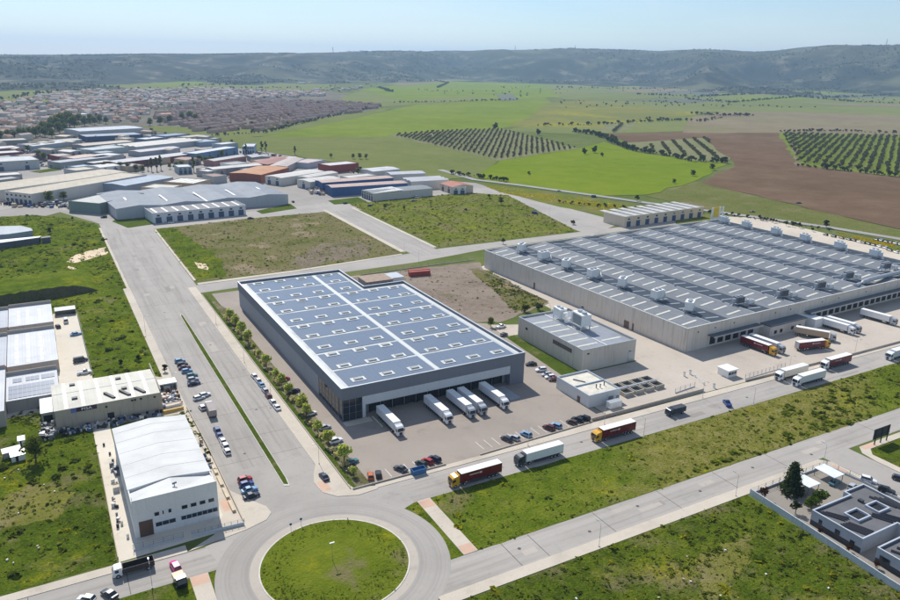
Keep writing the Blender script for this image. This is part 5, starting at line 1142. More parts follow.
# lorries in the depot
for px, py, rz, cabc, boxc, l in ((758,350,-86,'gold','dred','dark red lorry with yellow cab backed under the first canopy of the big warehouse'),(766,348,-86,'silver','white','white lorry backed in right beside the yellow cabbed one at the big warehouse'),(812,349,-12,'gold','dred','dark red lorry with yellow cab crossing the depot yard'),(815,338,-60,'silver','tan','tan lorry with white cab parked by the dock office of the warehouse'),(836,330,-84,'white','white','white lorry at the long canopy, left one of a close pair'),(842,328.5,-84,'silver','white','white lorry at the long canopy, right one of a close pair'),(878,321,-84,'silver','white','white lorry standing alone at the long canopy of the big warehouse')):
    p = at(px,py); truck(l, p, rz, cabc, boxc, 'lorries in the warehouse yard')
# dark rigid lorry, small lorry, pink van, pickup
def rigid(label, p, rz, cabc, boxm, L=8.5, hgt=2.9, open_=False):
    t = thing('rigid_lorry', label, 'lorry', (p[0],p[1],.03), R(rz)); h = L/2
    b = MB(); b.loft([[(x,y,z) for x,z in ((h-2.0,.5),(h,.45),(h+.05,1.4),(h-.3,2.4),(h-.6,2.55),(h-2.0,2.6))] for y in (-1.1,1.1)]); c = b.build('cab', MP[cabc], t)
    b = MB(); b.add([(h+.06,-.95,1.45),(h+.06,.95,1.45),(h-.27,.9,2.33),(h-.27,-.9,2.33)], [(0,1,2,3)]); b.box(h-1.3,h-.5,-1.14,-1.102,1.5,2.2); b.box(h-1.3,h-.5,1.102,1.14,1.5,2.2); b.build('windscreen', m_glass, c)
    b = MB()
    if open_:
        b.box(-h,h-2.15,-1.2,1.2,.9,1.1); b.box(-h,h-2.15,-1.22,-1.14,1.102,hgt-.6); b.box(-h,h-2.15,1.14,1.22,1.102,hgt-.6); b.box(-h,-h+.1,-1.13,1.13,1.102,hgt-.6); b.box(h-2.25,h-2.15,-1.13,1.13,1.102,hgt-.4)
    else: b.box(-h,h-2.15,-1.2,1.2,.9,hgt)
    b.build('load_body', boxm, t); b = MB(); b.box(-h,h-.2,-.45,.45,.5,.88); b.build('chassis', m_dgrey, t)
    for x in (-h+1.4,h-1.1):
        for y in (-1,1): link('wheel', TM['wheel'], t, loc=(x,y,.5))
    return t
rigid('dark tipper lorry with white cab in front of the white gabled hall', at(134,571.5), 180, 'white', plain('tipper_dark', S(62,54,54), .6), 9, 2.8, True)
rigid('grey sided lorry with white cab parked nose up on the avenue beside the scrap yard', at(211,413), 88, 'white', plain('grey_tarp', S(150,140,136), .7), 9.5, 3.0)
rigid('dark lorry parked at the right of the front street near the utility building', at(675,414), 178, 'dgrey', plain('tarp_dark', S(56,62,72), .7), 7.5, 2.7)
rigid('yellow bedded small lorry standing behind the pink van beside the footpath', at(180.3,584), -84, 'black', plain('beige_load', S(220,204,168), .6), 4.6, 1.9)
car('magenta van standing on the kerb beside the footpath of the roundabout', 175.5, 567.5, 97, 'magenta', 'suv', group=None, cat='van')
# cars: (label, px, py, heading, colour, kind)
CARS = [
 ('blue grey car at the far end of the perpendicular row on the avenue',180,361.5,4,'lblue','hatch'),('black car second in the perpendicular row on the avenue',182.5,365,4,'black','hatch'),('red car in the perpendicular row on the avenue',184.5,368,4,'maroon','sedan'),('pale blue car nearest us in the first perpendicular row on the avenue',187,371.5,4,'lblue','hatch'),
 ('teal car, farther of three parked across the avenue kerb',192,376,3,'teal','hatch'),('silver car in the middle of three parked across the avenue kerb',193,380,3,'silver','hatch'),('dark blue car, nearest of three parked across the avenue kerb',194,384,3,'dblue','sedan'),
 ('white car parked beside the scrap yard gate',199,398.5,10,'white','hatch'),('white car beside the front of the grey sided lorry',205,395.5,12,'white','hatch'),('small white car with a yellow load behind the scrap yard wall',202,408,96,'white','hatch'),
 ('blue car parked right behind the grey sided lorry',217,430.5,92,'blue','hatch'),('blue car second behind the grey sided lorry',219.5,436,92,'blue','sedan'),('white car in the kerb line on the left of the avenue, middle',222.5,441.5,92,'white','hatch'),('white van like car in the kerb line on the left of the avenue',225,446.5,92,'white','suv'),('white car last in the kerb line on the left of the avenue',227,452,92,'white','hatch'),
 ('red car parked across the kerb nearest the scrap side at the roundabout end',245,480,6,'red','hatch'),('bright blue car parked across the kerb between a red and a dark car',246.5,485,6,'blue','hatch'),('silver blue car parked across the kerb, third from the red one',249.5,490.5,6,'lblue','sedan'),('dark blue car parked across the kerb nearest the roundabout',251.5,496.5,6,'dblue','sedan'),
 ('white car farthest in the kerb line along the planted strip',254,376.5,92,'white','hatch'),('white car second in the kerb line along the planted strip',258,381,92,'white','hatch'),('blue car in the kerb line along the planted strip',261.5,385.5,92,'lblue','sedan'),('silver car in the kerb line along the planted strip',265,391,92,'silver','hatch'),('maroon car in the kerb line along the planted strip',268.5,396.5,92,'maroon','hatch'),('white car behind the maroon one along the planted strip',272.5,402.5,92,'white','hatch'),('white car nearest us in the kerb line along the planted strip',277,408,92,'white','sedan'),
 ('dark blue car alone at the avenue kerb near the roundabout corner',324,477.5,94,'dblue','sedan'),
 ('red car under the young trees beside the solar hall',284.5,379.5,8,'red','hatch'),('dark blue car between the young trees beside the solar hall',294,391.5,8,'dblue','sedan'),('grey car between the young trees beside the glazed corner',302,404,8,'grey','hatch'),('white car under the young trees opposite the glazed corner',311,414,8,'white','hatch'),('silver car between the young trees below the glazed corner',325,428,8,'silver','hatch'),('white van like car under the nearer young trees of the hall yard',336,441.5,8,'white','suv'),('teal car at the corner of the hall yard under the last young tree',351.5,462.5,12,'teal','sedan'),
 ('orange brown car in the front parking bays, leftmost',370.5,476.5,72,'orange','hatch'),('black car beside the orange brown one in the front bays',378.5,475,72,'black','hatch'),('black and white car alone in the front parking bays',400.5,469.5,118,'dgrey','sedan'),('dark green car left of a red one in the front bays',421,464.5,110,'green','hatch'),('red car between two dark cars in the front bays',427.5,462,110,'red','hatch'),('dark blue car right of a red one in the front bays',434.5,460,110,'dblue','suv'),
 ('dark car at the left end of the middle parking bays',506.5,439.5,110,'dgrey','hatch'),('silver car second in the middle parking bays',514,438.5,110,'silver','hatch'),('teal blue car alone in the middle parking bays',526,435,110,'lblue','hatch'),('maroon car in the middle parking bays',549,428.5,112,'maroon','suv'),('light blue car beside the maroon one in the middle bays',556,426.5,112,'lblue','hatch'),('dark brown car at the right end of the bays',572,423,112,'brown','hatch'),('black car second from the right in the bays',577.5,420.5,112,'black','suv'),('black car at the far right of the bays by the utility building',584,419,112,'black','suv'),
 ('black car nearest the right corner of the solar hall',531,364.5,165,'black','sedan'),('white car on the lane between the solar hall and the lawn',541,370.5,165,'white','suv'),('silver car on the lane beside the lawn',546.5,375,165,'silver','hatch'),('white small car on the lane beside the lawn',550,377.5,165,'white','hatch'),('maroon car on the lane nearest the utility building',553.5,380,165,'maroon','hatch'),
 ('white roofed van in the pale yard of the left halls',66,321.5,90,'white','van'),('dark car beside the first light hall in the pale yard',58,327,100,'dgrey','hatch'),('grey blue car in the middle of the pale yard',76,334.5,10,'lblue','sedan'),('dark grey van at the yard fence of the left halls',80.5,361,8,'dgrey','van'),('white and blue pickup at the near end of the pale yard',84.5,373,0,'white','pickup'),
 ('dark car driving up the left street at the bottom edge',109.5,595,120,'dgrey','sedan'),('white car on the left street at the bottom edge',86.5,600,140,'white','hatch'),
 ('white car parked on the side street by the office',868.5,481,-62,'white','suv'),('black car parked behind the white one on the side street',886.5,491.5,-62,'black','suv'),('dark car on the side street at the right edge',899.5,479.5,-62,'dgrey','hatch'),('silver car in the office car park at the building notch',852.5,487.5,10,'silver','hatch'),('grey teal car below the second carport roof',834.5,483,10,'teal','sedan'),
 ('grey pickup standing in the white hall side yard',117,471,95,'grey','pickup'),('white car on the street beside the white unit row',171,222.8,2,'white','hatch'),('black car on the far street near the green lawn',250.5,218.5,2,'black','sedan'),('dark car at the junction before the blue halls',293,202,90,'dgrey','hatch'),('dark car on the far street left of the green hall',104,217.5,175,'black','suv'),
 ('black car at the crossing before the grass of the blue halls',345.5,203.5,2,'black','hatch'),('dark car by the workshop units on the far street',370,205.8,4,'dgrey','hatch'),('grey car by the workshop units on the far street',413,201,4,'grey','sedan'),('white van at the doors of the small workshop units',417.5,197.5,4,'white','van'),('black car driving on the country road behind the warehouse',752.5,212,-20,'black','sedan'),('silver car on the country road behind the flower verge',559,191.2,-20,'silver','sedan'),('dark van on the country road at the field',594,197,-20,'dgrey','van'),
 ('blue and white lorry like van on the depot street',535,213.5,-55,'blue','van'),('dark car on the lane beside the warehouse wall, rear one',578,305,-72,'dgrey','hatch'),('silver car on the lane beside the warehouse wall, front one',585,309,-72,'silver','hatch'),('white van behind the gravel lot near the annex building',501,327,10,'white','pickup'),('dark car on the lane behind the solar hall',504,335,20,'dgrey','hatch'),
 ('blue machine parked on the verge at the bend of the front street',727,404,60,'blue','pickup'),('dark vehicle standing at the edge of the ploughed field',799,203.5,-20,'black','pickup'),
]
for l, px, py, rz, c, k in CARS: car(l, px, py, rz, c, k, group='cars parked and driving around the estate')
# cars behind the warehouse, told apart by colour and place in their rows
rows = [('the wall side row', [(825.5,235,'black'),(833.5,236.6,'black'),(841.5,238.2,'maroon'),(848.5,239.6,'dgrey'),(853.5,240.6,'black'),(859,242,'white'),(863,243,'dgrey'),(868,244,'black'),(873,245.2,'black'),(879,246.6,'white'),(885,248.2,'silver'),(889.5,250.5,'black'),(896,252.5,'white')]),
        ('the field side row', [(876,240,'black'),(880.5,240.8,'lblue'),(885.5,241.8,'black'),(890,242.6,'dgrey'),(895,243.8,'silver'),(899,244.6,'white')])]
for rn, cs in rows:
    for i, (px, py, c) in enumerate(cs): car(f'{dict(black="black",maroon="maroon",dgrey="dark grey",white="white",silver="silver",lblue="light blue")[c]} car behind the warehouse, {ORD[i]} from left in {rn}', px, py, 75, c, ('hatch','suv','sedan')[i % 3], group='cars parked behind the big warehouse', z=.07)
# parking bay lines
for x in (75,78,81,84,87,90,93): flat('bay_line', x, x+.14, 171.8, 176.6, .036, m_line)
for x in (110,113,116,119,122,125,128,131,134,137,140,143): flat('bay_line', x, x+.14, 173.2, 178.4, .036, m_line)
# blue skip on the pavement
sk = thing('blue_skip', 'bright blue open container on the pavement in front of the hall parking', 'skip', (83.6,168.9,.135)); b = MB(); b.prism([(0,0),(4.2,0),(4.2,2),(0,2)], 0, .1); ringwall(b, [(0,0),(4.2,0),(4.2,2),(0,2)], .1, .1, 1.6); b.build('container_body', plain('skip_blue', S(58,112,160), .6), sk); b = MB(); b.box(-.15,4.35,-.15,-.002,1.3,1.5); b.box(-.15,4.35,2.002,2.15,1.3,1.5); b.build('rim', plain('skip_blue', S(58,112,160)), sk)

# ------------------------------------------------------------------ yard clutter
def heap(name, pts, n, seed, cols, z=.05, smax=1.6, label=None):
    r = random.Random(seed); b = MB(); P = [(p[0],p[1]) for p in pts]; xs = [p[0] for p in P]; ys = [p[1] for p in P]; k = 0
    while k < n:
        x, y = r.uniform(min(xs),max(xs)), r.uniform(min(ys),max(ys))
        if not inside(P, np.array([x]), np.array([y]))[0]: continue
        k += 1; w, d, h, a = r.uniform(.3,smax), r.uniform(.3,smax*.7), r.uniform(.2,smax*.7), r.uniform(0,3.1); c, s = math.cos(a)/2, math.sin(a)/2
        q = [(x+w*i*c-d*j*s, y+w*i*s+d*j*c) for i, j in ((-1,-1),(1,-1),(1,1),(-1,1))]; b.prism(q, z+r.choice((0,0,.4)), z+.4+h, r.randrange(len(cols)))
    return b.build(name, cols, kind='stuff', label=label)
JC = [plain('scrap_white', S(220,216,210)), plain('scrap_grey', S(120,122,126)), plain('scrap_rust', S(132,84,62)), plain('scrap_dark', S(44,46,52)), plain('scrap_blue', S(84,110,150)), plain('scrap_tan', S(186,168,140))]
heap('scrap_heap', [(27.6,246),(33.6,246),(33.8,259),(28,259.5)], 70, 1, JC, label='jumble of scrap in the yard at the street end of the beige hall')
heap('scrap_heap', [(-4,239.5),(26,241.2),(26.5,245),(-4.5,245)], 110, 2, [JC[1],JC[3],JC[4],JC[3],JC[0]], smax=1.3, label='dark strip of stored scrap in the shade of the beige hall')
heap('scrap_heap', [(-10,240),(-5.5,240),(-5.3,251),(-9.5,252)], 34, 3, [JC[0],JC[0],JC[1],JC[3]], smax=2, label='white and dark scrap in front of the low annex')
heap('stored_goods', [(5.6,180),(7.2,180),(9,216),(7.6,218)], 13, 4, [JC[3],JC[1],JC[0]], smax=1.2, label='goods stored along the side wall of the white gabled hall')
heap('stored_goods', [(31.2,196),(34,196),(34,219),(31,219)], 18, 6, [JC[4],JC[3],JC[5]], smax=1.3, label='goods stored between the white gabled hall and the avenue')
heap('rubble', [(20,96),(150,80),(150,112),(80,114)], 34, 7, [JC[0],JC[5]], smax=.55, z=-.25, label='pale rubble scattered in the front meadow')
heap('rubble', [(-40,175),(3,175),(3,235),(-40,235)], 20, 8, [JC[0],JC[5]], smax=.5, z=-.25, label='pale rubble scattered in the corner meadow')
def crate(label, p, sx, sy, sz, m, rz=0, cat='crate', name='wooden_crate', gap=.06):
    t = thing(name, label, cat, p, R(rz)); n = 5
    b = MB()
    for k in range(n): b.box(0,sx,0,.05,sz/n*k,sz/n*(k+1)-gap); b.box(0,sx,sy-.05,sy,sz/n*k,sz/n*(k+1)-gap); b.box(0,.05,.051,sy-.051,sz/n*k,sz/n*(k+1)-gap); b.box(sx-.05,sx,.051,sy-.051,sz/n*k,sz/n*(k+1)-gap)
    b.build('side_board', m, t); b = MB(); b.box(.052,sx-.052,.052,sy-.052,.05,sz*.8); b.build('load', JC[5], t); return t
crate('white open topped container in the scrap yard of the beige hall', (28,244.5,.05), 5, 2.4, 1.8, m_white, 5, 'container', 'open_container'); crate('yellow skip on the edge of the scrap yard', (26.8,242.6,.05), 6.5, 1.2, 1.1, plain('skip_yellow', S(226,176,40)), 4, 'skip', 'yellow_skip')
for i, y in enumerate((174.5,181.5,188.5,195.5,202)): crate(f'long pale planter box beside the white gabled hall, {ORD[i]} from the roundabout', (33.4,y,.05), .9, 5.6, .8, plain('planter_concrete', S(206,192,164)), 0, 'planter', 'planter_box')
for i, (x, y, c) in enumerate(((31.6,207,'skip_blue'),(7.0,199,'scrap_white'))): crate(['blue crate beside the hedge right of the white gabled hall','white crate against the left side wall of the white gabled hall'][i], (x,y,.05), 1.6, 5 if i == 0 else 2.2, 1.5, plain(c, S(58,112,160) if i == 0 else S(220,216,210)), 0)
for i, (px, py) in enumerate(((122,525),(128,538),(104,446),(110,455),(113,462))):
    p = at(px, py); t = thing('oil_drum', ['white drum in the pale side yard, nearer the front fence','white drum in the pale side yard beside the gabled hall','dark drum at the rear of the pale side yard','dark drum near the grey pickup in the side yard','small dark drum beside the white gabled hall wall'][i], 'drum', (p.x,p.y,.05)); b = MB(); b.tube((0,0,0),(0,0,.9),.32,n=10); b.build('drum_body', JC[0] if i < 2 else JC[3], t); b = MB(); b.tube((0,0,.901),(0,0,.94),.33,n=10); b.build('lid', JC[1], t)
def hut(label, p, sx, sy, h, rz, m, mr):
    t = thing('garden_hut', label, 'hut', p, R(rz)); b = MB(); b.box(0,sx,0,sy,0,h); b.build('wall', m, t); b = MB(); b.add([(-.2,-.2,h+.02),(sx+.2,-.2,h+.02),(sx+.2,sy+.2,h+.5),(-.2,sy+.2,h+.5),(-.2,-.2,h+.12),(sx+.2,-.2,h+.12),(sx+.2,sy+.2,h+.6),(-.2,sy+.2,h+.6)], [(4,5,6,7),(0,1,5,4),(1,2,6,5),(3,0,4,7)]); b.build('roof', mr, t); b = MB(); b.box(sx*.3,sx*.5,-.06,-.002,.05,1.9); b.build('door', m_dark, t)
p = at(4,460); hut('long low garden hut with white roof in the corner meadow', (p.x,p.y,.04), 4.6, 2.2, 1.9, 8, m_sb, m_white); p = at(12,463); hut('small white greenhouse beside the dark tree in the corner meadow', (p.x,p.y,.04), 3.6, 2.6, 1.8, 6, m_white, m_steel); p = at(19,447); hut('small white shed behind the garden huts', (p.x,p.y,.04), 1.7, 2.2, 1.9, 0, m_white, m_white)

for i, pts in enumerate(([(0,205),(60,203),(66,208),(20,208)],[(40,166),(110,160),(118,163),(60,169)],[(60,205),(100,213),(112,216),(70,209)],[(20,160),(60,158),(60,166),(30,168)],[(110,196),(160,190),(160,187),(118,191)],[(70,152),(130,158),(90,160)],[(195,176),(240,170),(260,178),(210,180)],[(230,150),(300,158),(330,166),(250,160)],[(80,140),(140,140),(230,142),(150,145),(90,144)],[(345,166),(380,172),(400,176),(350,174)],[(0,150),(60,150),(60,153),(0,155)],[(300,183),(318,186),(330,196),(310,194)])): heap('stored_goods', pxy(*pts), 60, 40+i, JC, smax=4.0, label='vehicles and goods standing about the yards of the far quarter')
# ------------------------------------------------------------------ street lamps and poles
lm = MB(); lm.tube((0,0,0),(0,0,6.6),.065,.04,n=8); LPOLE = lm.mesh('pole', m_steel); lm = MB(); lm.tube((0,0,6.55),(0,-1.3,6.85),.045,n=6); LARM = lm.mesh('arm', m_steel); lm = MB(); lm.box(-.14,.14,-1.9,-1.2,6.8,6.95); LHEAD = lm.mesh('lamp_head', m_steel); lm = MB(); lm.box(-.2,.2,-.2,.2,0,.25); LBASE = lm.mesh('base', m_kerb)
def lamp(label, p, rz=0, s=1.0):
    t = thing('street_lamp', label, 'street lamp', (p[0],p[1],.05), R(rz), 'street lamps along the estate streets'); t.scale = (s,s,s)
    link('pole', LPOLE, t); link('arm', LARM, t); link('lamp_head', LHEAD, t); link('base', LBASE, t)
LP = [('at the lower kerb of the left street beside the dark tipper',10.5,153.4,180),('on the avenue sidewalk near the roundabout corner',61.9,188,-90),('on the avenue sidewalk opposite the glazed hall corner',61.8,238,-90),('on the avenue sidewalk at the middle of the hall',61.8,275,-90),('on the avenue sidewalk at the far end of the hall',61.8,325,-90),
 ('on the front street beside the white dark cabbed lorry',123.5,168.8,0),('on the front street behind the dark red lorry by the bays',154.4,169,0),('on the front street near the gatehouse entrance',200,169,0),('in the depot yard fence behind the cream lorry',250,171.2,0),('at the depot wall near the dark red white cabbed lorry',291.8,171.2,0),('at the depot wall near the right picture edge',325,171.2,0),
 ('on the verge side near the bend of the front street',211.6,156.4,180),('on the verge side beside the white lorry',160,156.4,180),('on the back street behind the rusty hut',192.7,383,180),('at the corner of the cross street',194.5,407,0),('on the cross street beside the back meadow',221.3,470,90),('on the cross street farther along the back meadow',222,540,90),
 ('on the left sidewalk of the avenue beside the kerb row',32.6,260,90),('on the left sidewalk of the avenue near the meadow',32.6,330,90),('on the left sidewalk of the avenue at the far meadow',33.3,430,90),('on the back street beside the waste plot',130,399.5,0),('on the depot street beside the back meadow',352,470,90),('on the lower street sidewalk at the front meadow',110,118.4,180),('on the lower street sidewalk near the office garden',159,118.6,180),('at the office garden fence corner',196.8,118.3,180)]
for l, x, y, rz in LP: lamp('grey street lamp '+l, (x,y), rz)
pl = thing('light_mast', 'grey mast with a small white lamp cluster in the middle of the roundabout', 'mast', (49.3,142.6,.85)); b = MB(); b.tube((0,0,0),(0,0,5.0),.06,.04,n=8); b.build('pole', m_grey, pl); b = MB(); b.box(-.6,.6,-.15,.15,5.0,5.2); b.build('lamp_head', m_white, pl)
for i, (x, y) in enumerate(((44.5,160.2),(47.5,161.2))): 
    t = thing('traffic_sign', ['small blue direction sign on the left at the roundabout island','small blue direction sign on the right at the roundabout island'][i], 'sign', (x,y-.6,.1)); b = MB(); b.tube((0,0,0),(0,0,2.0),.04,n=6); b.build('pole', m_grey, t); b = MB(); b.tube((0,.05,2.0),(0,.09,2.0),.35,n=12); b.build('sign_disc', plain('sign_blue', S(50,84,150)), t)
mhb = MB(); mhb.tube((0,0,0),(0,0,.03),.45,n=14); MH = mhb.mesh('manhole_cover', plain('cast_iron', S(84,80,76), .7))
for nm, pts in (('lower street', [(92,127),(112,124.5),(131,127.5),(152,125),(176,127),(199,124)]), ('front street', [(98,161),(140,163),(178,160.5),(215,162)]), ('avenue', [(44,204),(55,232),(43,262),(54,300),(44,352),(55,430)])):
    for i, (x, y) in enumerate(pts): link('manhole_cover', MH, None, (x,y,.03), 0, f'dark round manhole cover in the {nm}, {ORD[i]} from the roundabout', 'manhole cover', 'manhole covers in the streets')
# far pylons on the ridge
def mast(label, p, h):
    t = thing('lattice_mast', label, 'mast', p); b = MB()
    for sx, sy in ((1,1),(1,-1),(-1,1),(-1,-1)): b.tube((sx*3,sy*3,0),(sx*.5,sy*.5,h),.5,.3,n=4)
    b.build('leg', m_grey, t); b = MB()
    for k in range(4): z = h*(.55+.13*k); b.box(-7+k,7-k,-.4,.4,z,z+.8)
    b.build('cross_arm', m_grey, t)
for i, x in enumerate((333,185,515,575,885)):
    d = FW+RT*((x-450)/F_PX)-UP*((52-300)/F_PX); rr_ = float(np.interp(x, HT[:,0], HT[:,2]))*1.02; q = Vector((d.x,d.y)).normalized()*rr_
    mast(['faint pylon on the ridge above the town','faint pylon on the ridge at the left','faint mast on the ridge in the middle','faint mast on the ridge right of the middle','faint pylon on the ridge at the right edge'][i], (q.x,q.y,float(hill_h(np.array([q.x]),np.array([q.y]))[0])-2), 42)
# ------------------------------------------------------------------ trees
def tree_mesh(seed, h, r, trunk_h, nleaf, size, kind='round', leafm=None):
    rng = np.random.default_rng(seed); b = MB(); b.tube((0,0,0),(.05*h*.3,0,trunk_h*.9), max(.035*h,.07), max(.022*h,.05), n=7)
    cs = []
    if kind == 'cone':
        b.tube((0,0,trunk_h*.9),(0,0,h*.95), .02*h, .005*h, n=6)
        for k in range(nleaf//12):
            z = trunk_h+(h-trunk_h)*rng.uniform(0,1)**1.15; rad = r*(1-(z-trunk_h)/(h-trunk_h))**.8*rng.uniform(.45,1.08); a = rng.uniform(0,6.28); c = np.array([rad*np.cos(a), rad*np.sin(a), z-rad*.18]); cs.append(c+rng.normal(size=(12,3))*np.array([.09*r,.09*r,.05*r])*1.6)
    else:
        nl = 9 if kind == 'round' else 7; lob = []
        for k in range(nl):
            a = 2.4*k+rng.uniform(-.4,.4); zz = trunk_h+(h-trunk_h)*(.22+.62*rng.uniform(0,1)); rad = r*rng.uniform(.25,.68)*(1-.35*(zz-trunk_h)/(h-trunk_h)); p = np.array([rad*np.cos(a), rad*np.sin(a), zz]); lob.append((p, r*rng.uniform(.34,.55)))
            b.tube((.04*h*.3,0,trunk_h*.8), tuple(p*np.array([.8,.8,.95])), .014*h, .006*h, n=5)
        lob.append((np.array([0,0,h-r*.4]), r*.42))
        for p, q in lob:
            n = int(nleaf/len(lob)); d = rng.normal(size=(n,3)); d /= np.linalg.norm(d, axis=1)[:,None]; d[:,2] *= .78; cs.append(p+d*q*(rng.uniform(.35,1,n)**.5)[:,None])
    V, Fq = leaves(np.concatenate(cs), size, rng); V[:,2] = np.maximum(V[:,2], .05)
    return b.mesh('trunk', plain('bark', S(96,80,66), .9, var=.3, scale=3)), mesh_np('crown', V, Fq, leafm)
m_lf = {k: leafmat('leaf_'+k, c) for k, c in dict(young=(.40,.50,.15,1), mid=(.10,.14,.03,1), dark=(.03,.05,.016,1), conifer=(.045,.075,.035,1), bright=(.075,.13,.02,1), olive=(.10,.115,.06,1), red=(.075,.04,.03,1), pale=(.62,.6,.42,1), poplar=(.09,.12,.03,1), hedge=(.05,.07,.025,1)).items()}
TR = {}
def tree(kind, p, s, label, group=None, cat='tree', z=.04, name='tree', sz=None):
    if kind not in TR:
        par = dict(young=(11,4.6,2.1,1.3,520,.26,'round','young'), round=(12,7,3.2,1.6,620,.34,'round','mid'), dark=(13,6,2.6,1.0,520,.34,'round','dark'), conifer=(14,9.2,3.3,.6,4200,.24,'cone','conifer'), bright=(15,5.5,3.4,1.2,900,.3,'round','bright'), shrub=(16,1.5,1.2,.2,160,.2,'round','mid'), pale=(17,1.3,1.0,.15,120,.18,'round','pale'), red=(18,3.6,1.7,1.0,360,.22,'round','red'), poplar=(19,11,1.9,1.2,420,.4,'tall','poplar'), big=(20,13,6,2.5,800,.6,'round','mid'), ball=(21,3.4,1.6,1.1,260,.22,'round','dark'), far=(22,6,3.4,1.0,110,.8,'round','dark'), bush=(23,2.4,1.8,.3,220,.26,'round','hedge'), willow=(24,9,4.0,1.0,900,.32,'round','mid'))[kind]
        TR[kind] = tree_mesh(*par[:7], leafm=m_lf[par[7]])
    t = thing(name, label, cat, (p[0],p[1],z), rnd.uniform(0,6.28), group); t.scale = (s*rnd.uniform(.92,1.08), s*rnd.uniform(.92,1.08), sz or s)
    link('trunk', TR[kind][0], t); link('crown', TR[kind][1], t); return t
n = 16
for i in range(n):
    y = 176+10.0*i
    tree('young', (68.4+rnd.uniform(-.4,.4), y+rnd.uniform(-2,2)), rnd.choice((.7,.9,1.05,1.2,1.35)), f'young leafy tree in the strip beside the solar hall, {ORD[i]} from the roundabout corner', 'young trees along the solar hall', z=.06, name='young_tree')
    for dy in (3.4,6.6): tree('pale', (68.2+rnd.uniform(-.6,.8), y+dy), rnd.uniform(.9,1.7), 'small pale shrub between the young trees beside the solar hall', 'pale shrubs between the young trees', 'shrub', .06, 'shrub')
tree('conifer', (174.6,112.6), 1.0, 'tall dark conifer beside the carports of the office garden', name='conifer_tree'); tree('red', (164.8,114), 1, 'small reddish brown tree in the corner of the office garden', name='small_tree'); tree('ball', (166.6,105.2), 1.05, 'small round dark tree in front of the office building', name='small_tree')
tree('bright', (172.2,104.6), .62, 'bright green spreading tree, left one before the office notch', name='garden_tree'); tree('bright', (176.2,105.0), .72, 'bright green spreading tree, right one before the office notch', name='garden_tree')
for i, y in enumerate((96,88,81,74)): tree('red', (163.9,y), .55, f'dark reddish shrub between the long pale wall and the office, {ORD[i]} from the garden', 'reddish shrubs by the office wall', 'shrub', name='shrub')
# single trees and bushes placed where they stand
TS = [('willow',36,462,.95,'dark green willow like tree beside the garden huts'),('round',50,204,1.45,'taller of the two round trees in front of the long cream hall'),('round',64,201,1.1,'smaller of the two round trees in front of the long cream hall'),('dark',50,234,.7,'dark bush tree behind the pale curved shed'),('ball',72.5,220.5,.8,'small dark round tree at the far street kerb'),
 ('dark',121,366,.42,'dark bush in the left meadow behind the beige hall'),('dark',139,361,.42,'dark bush in the left meadow near the avenue'),('dark',165,372,.5,'dark bush at the avenue sidewalk beside the scrap yard'),('mid',0,0,0,''),
 ('round',385,209,.62,'rounded green tree on the far edge of the back meadow, left one'),('round',404,210,.5,'rounded green tree on the far edge of the back meadow, right one'),('ball',466,212,.9,'small dark round bush in the back meadow'),('round',501,205,.95,'large rounded green tree at the bend of the depot street'),('ball',489,198.5,1.2,'dark bush beside the depot street bend'),('ball',503,244,1.1,'small green tree at the back street edge of the back meadow'),('bush',573,224.5,1.3,'green bush at the end of the depot street'),
 ('round',491,327,.62,'green bushy tree at the end of the gravel lot'),('bush',525,312,1.5,'round green bush behind the concrete building, left one'),('bush',539,310,1.4,'round green bush behind the concrete building, right one'),('dark',529,175.5,.75,'dark tree on the field edge behind the terracotta house'),
 ('dark',826,228,1.0,'dark tree behind the rear car park'),('ball',637,201.5,1.7,'bare looking brown tree at the country road'),
 ('ball',759,219.5,1.1,'small dark ball tree in the rear car park, first from the left'),('ball',764,220.8,.9,'small dark ball tree in the rear car park, second from the left'),('ball',773,222.8,1.0,'small dark ball tree in the rear car park, third from the left'),('ball',786,226,1.2,'small dark ball tree in the rear car park, fourth from the left'),('ball',792.5,227,.9,'small dark ball tree in the rear car park, fifth from the left'),('ball',799,228,1.25,'small dark ball tree in the rear car park, sixth from the left'),('ball',812,231.5,.9,'small dark ball tree in the rear car park, farthest right'),
 ('big',505,137,0,'')]
for k, px, py, s, l in TS:
    if s: p = at(px,py); tree(k, p, s, l, name='tree')
# the far quarter
FT = [('poplar',157,171,1),('poplar',161,170,1.1),('poplar',194,172,1.1),('poplar',148,170.5,.8),('round',128,171,.9),('round',143,172,.7),('round',170,169,.7),('round',206,165,1.0),('round',222,158,1.0),('poplar',262,152.5,1),('poplar',266,152.5,1),('poplar',246,154,.9),('poplar',295,155,.8),('round',39,160,1.2),('round',44,161,1.0),('round',152,134,1.0),('round',166,137,.8),('round',184,173.5,.7),('round',358,175,.8),('round',353,159,.7),('round',360,159.2,.8),('round',366,159.3,.7),('round',331,158,.6),('round',104,170,.9),('round',112,169.5,.8),('round',120,170,.9),('round',136,171.5,.8),('poplar',152,171.5,1.0),('round',176,170,.9),('round',182,168.5,.9),('round',200,164,1.1),('round',213,163.5,.9),('round',28,152,.9),('round',70,160.5,.8),('round',96,141,.8),('round',118,139.5,.7),('round',150,142,.7),('round',232,144,.7),('round',260,160,.8),('round',300,167,.6),]
for i, (k, px, py, s) in enumerate(FT): tree(k, at(px,py), s*1.3, 'slim upright tree between the far industrial halls' if k == 'poplar' else 'rounded tree between the far industrial halls', 'upright trees in the far quarter' if k == 'poplar' else 'rounded trees in the far quarter', name='far_tree')
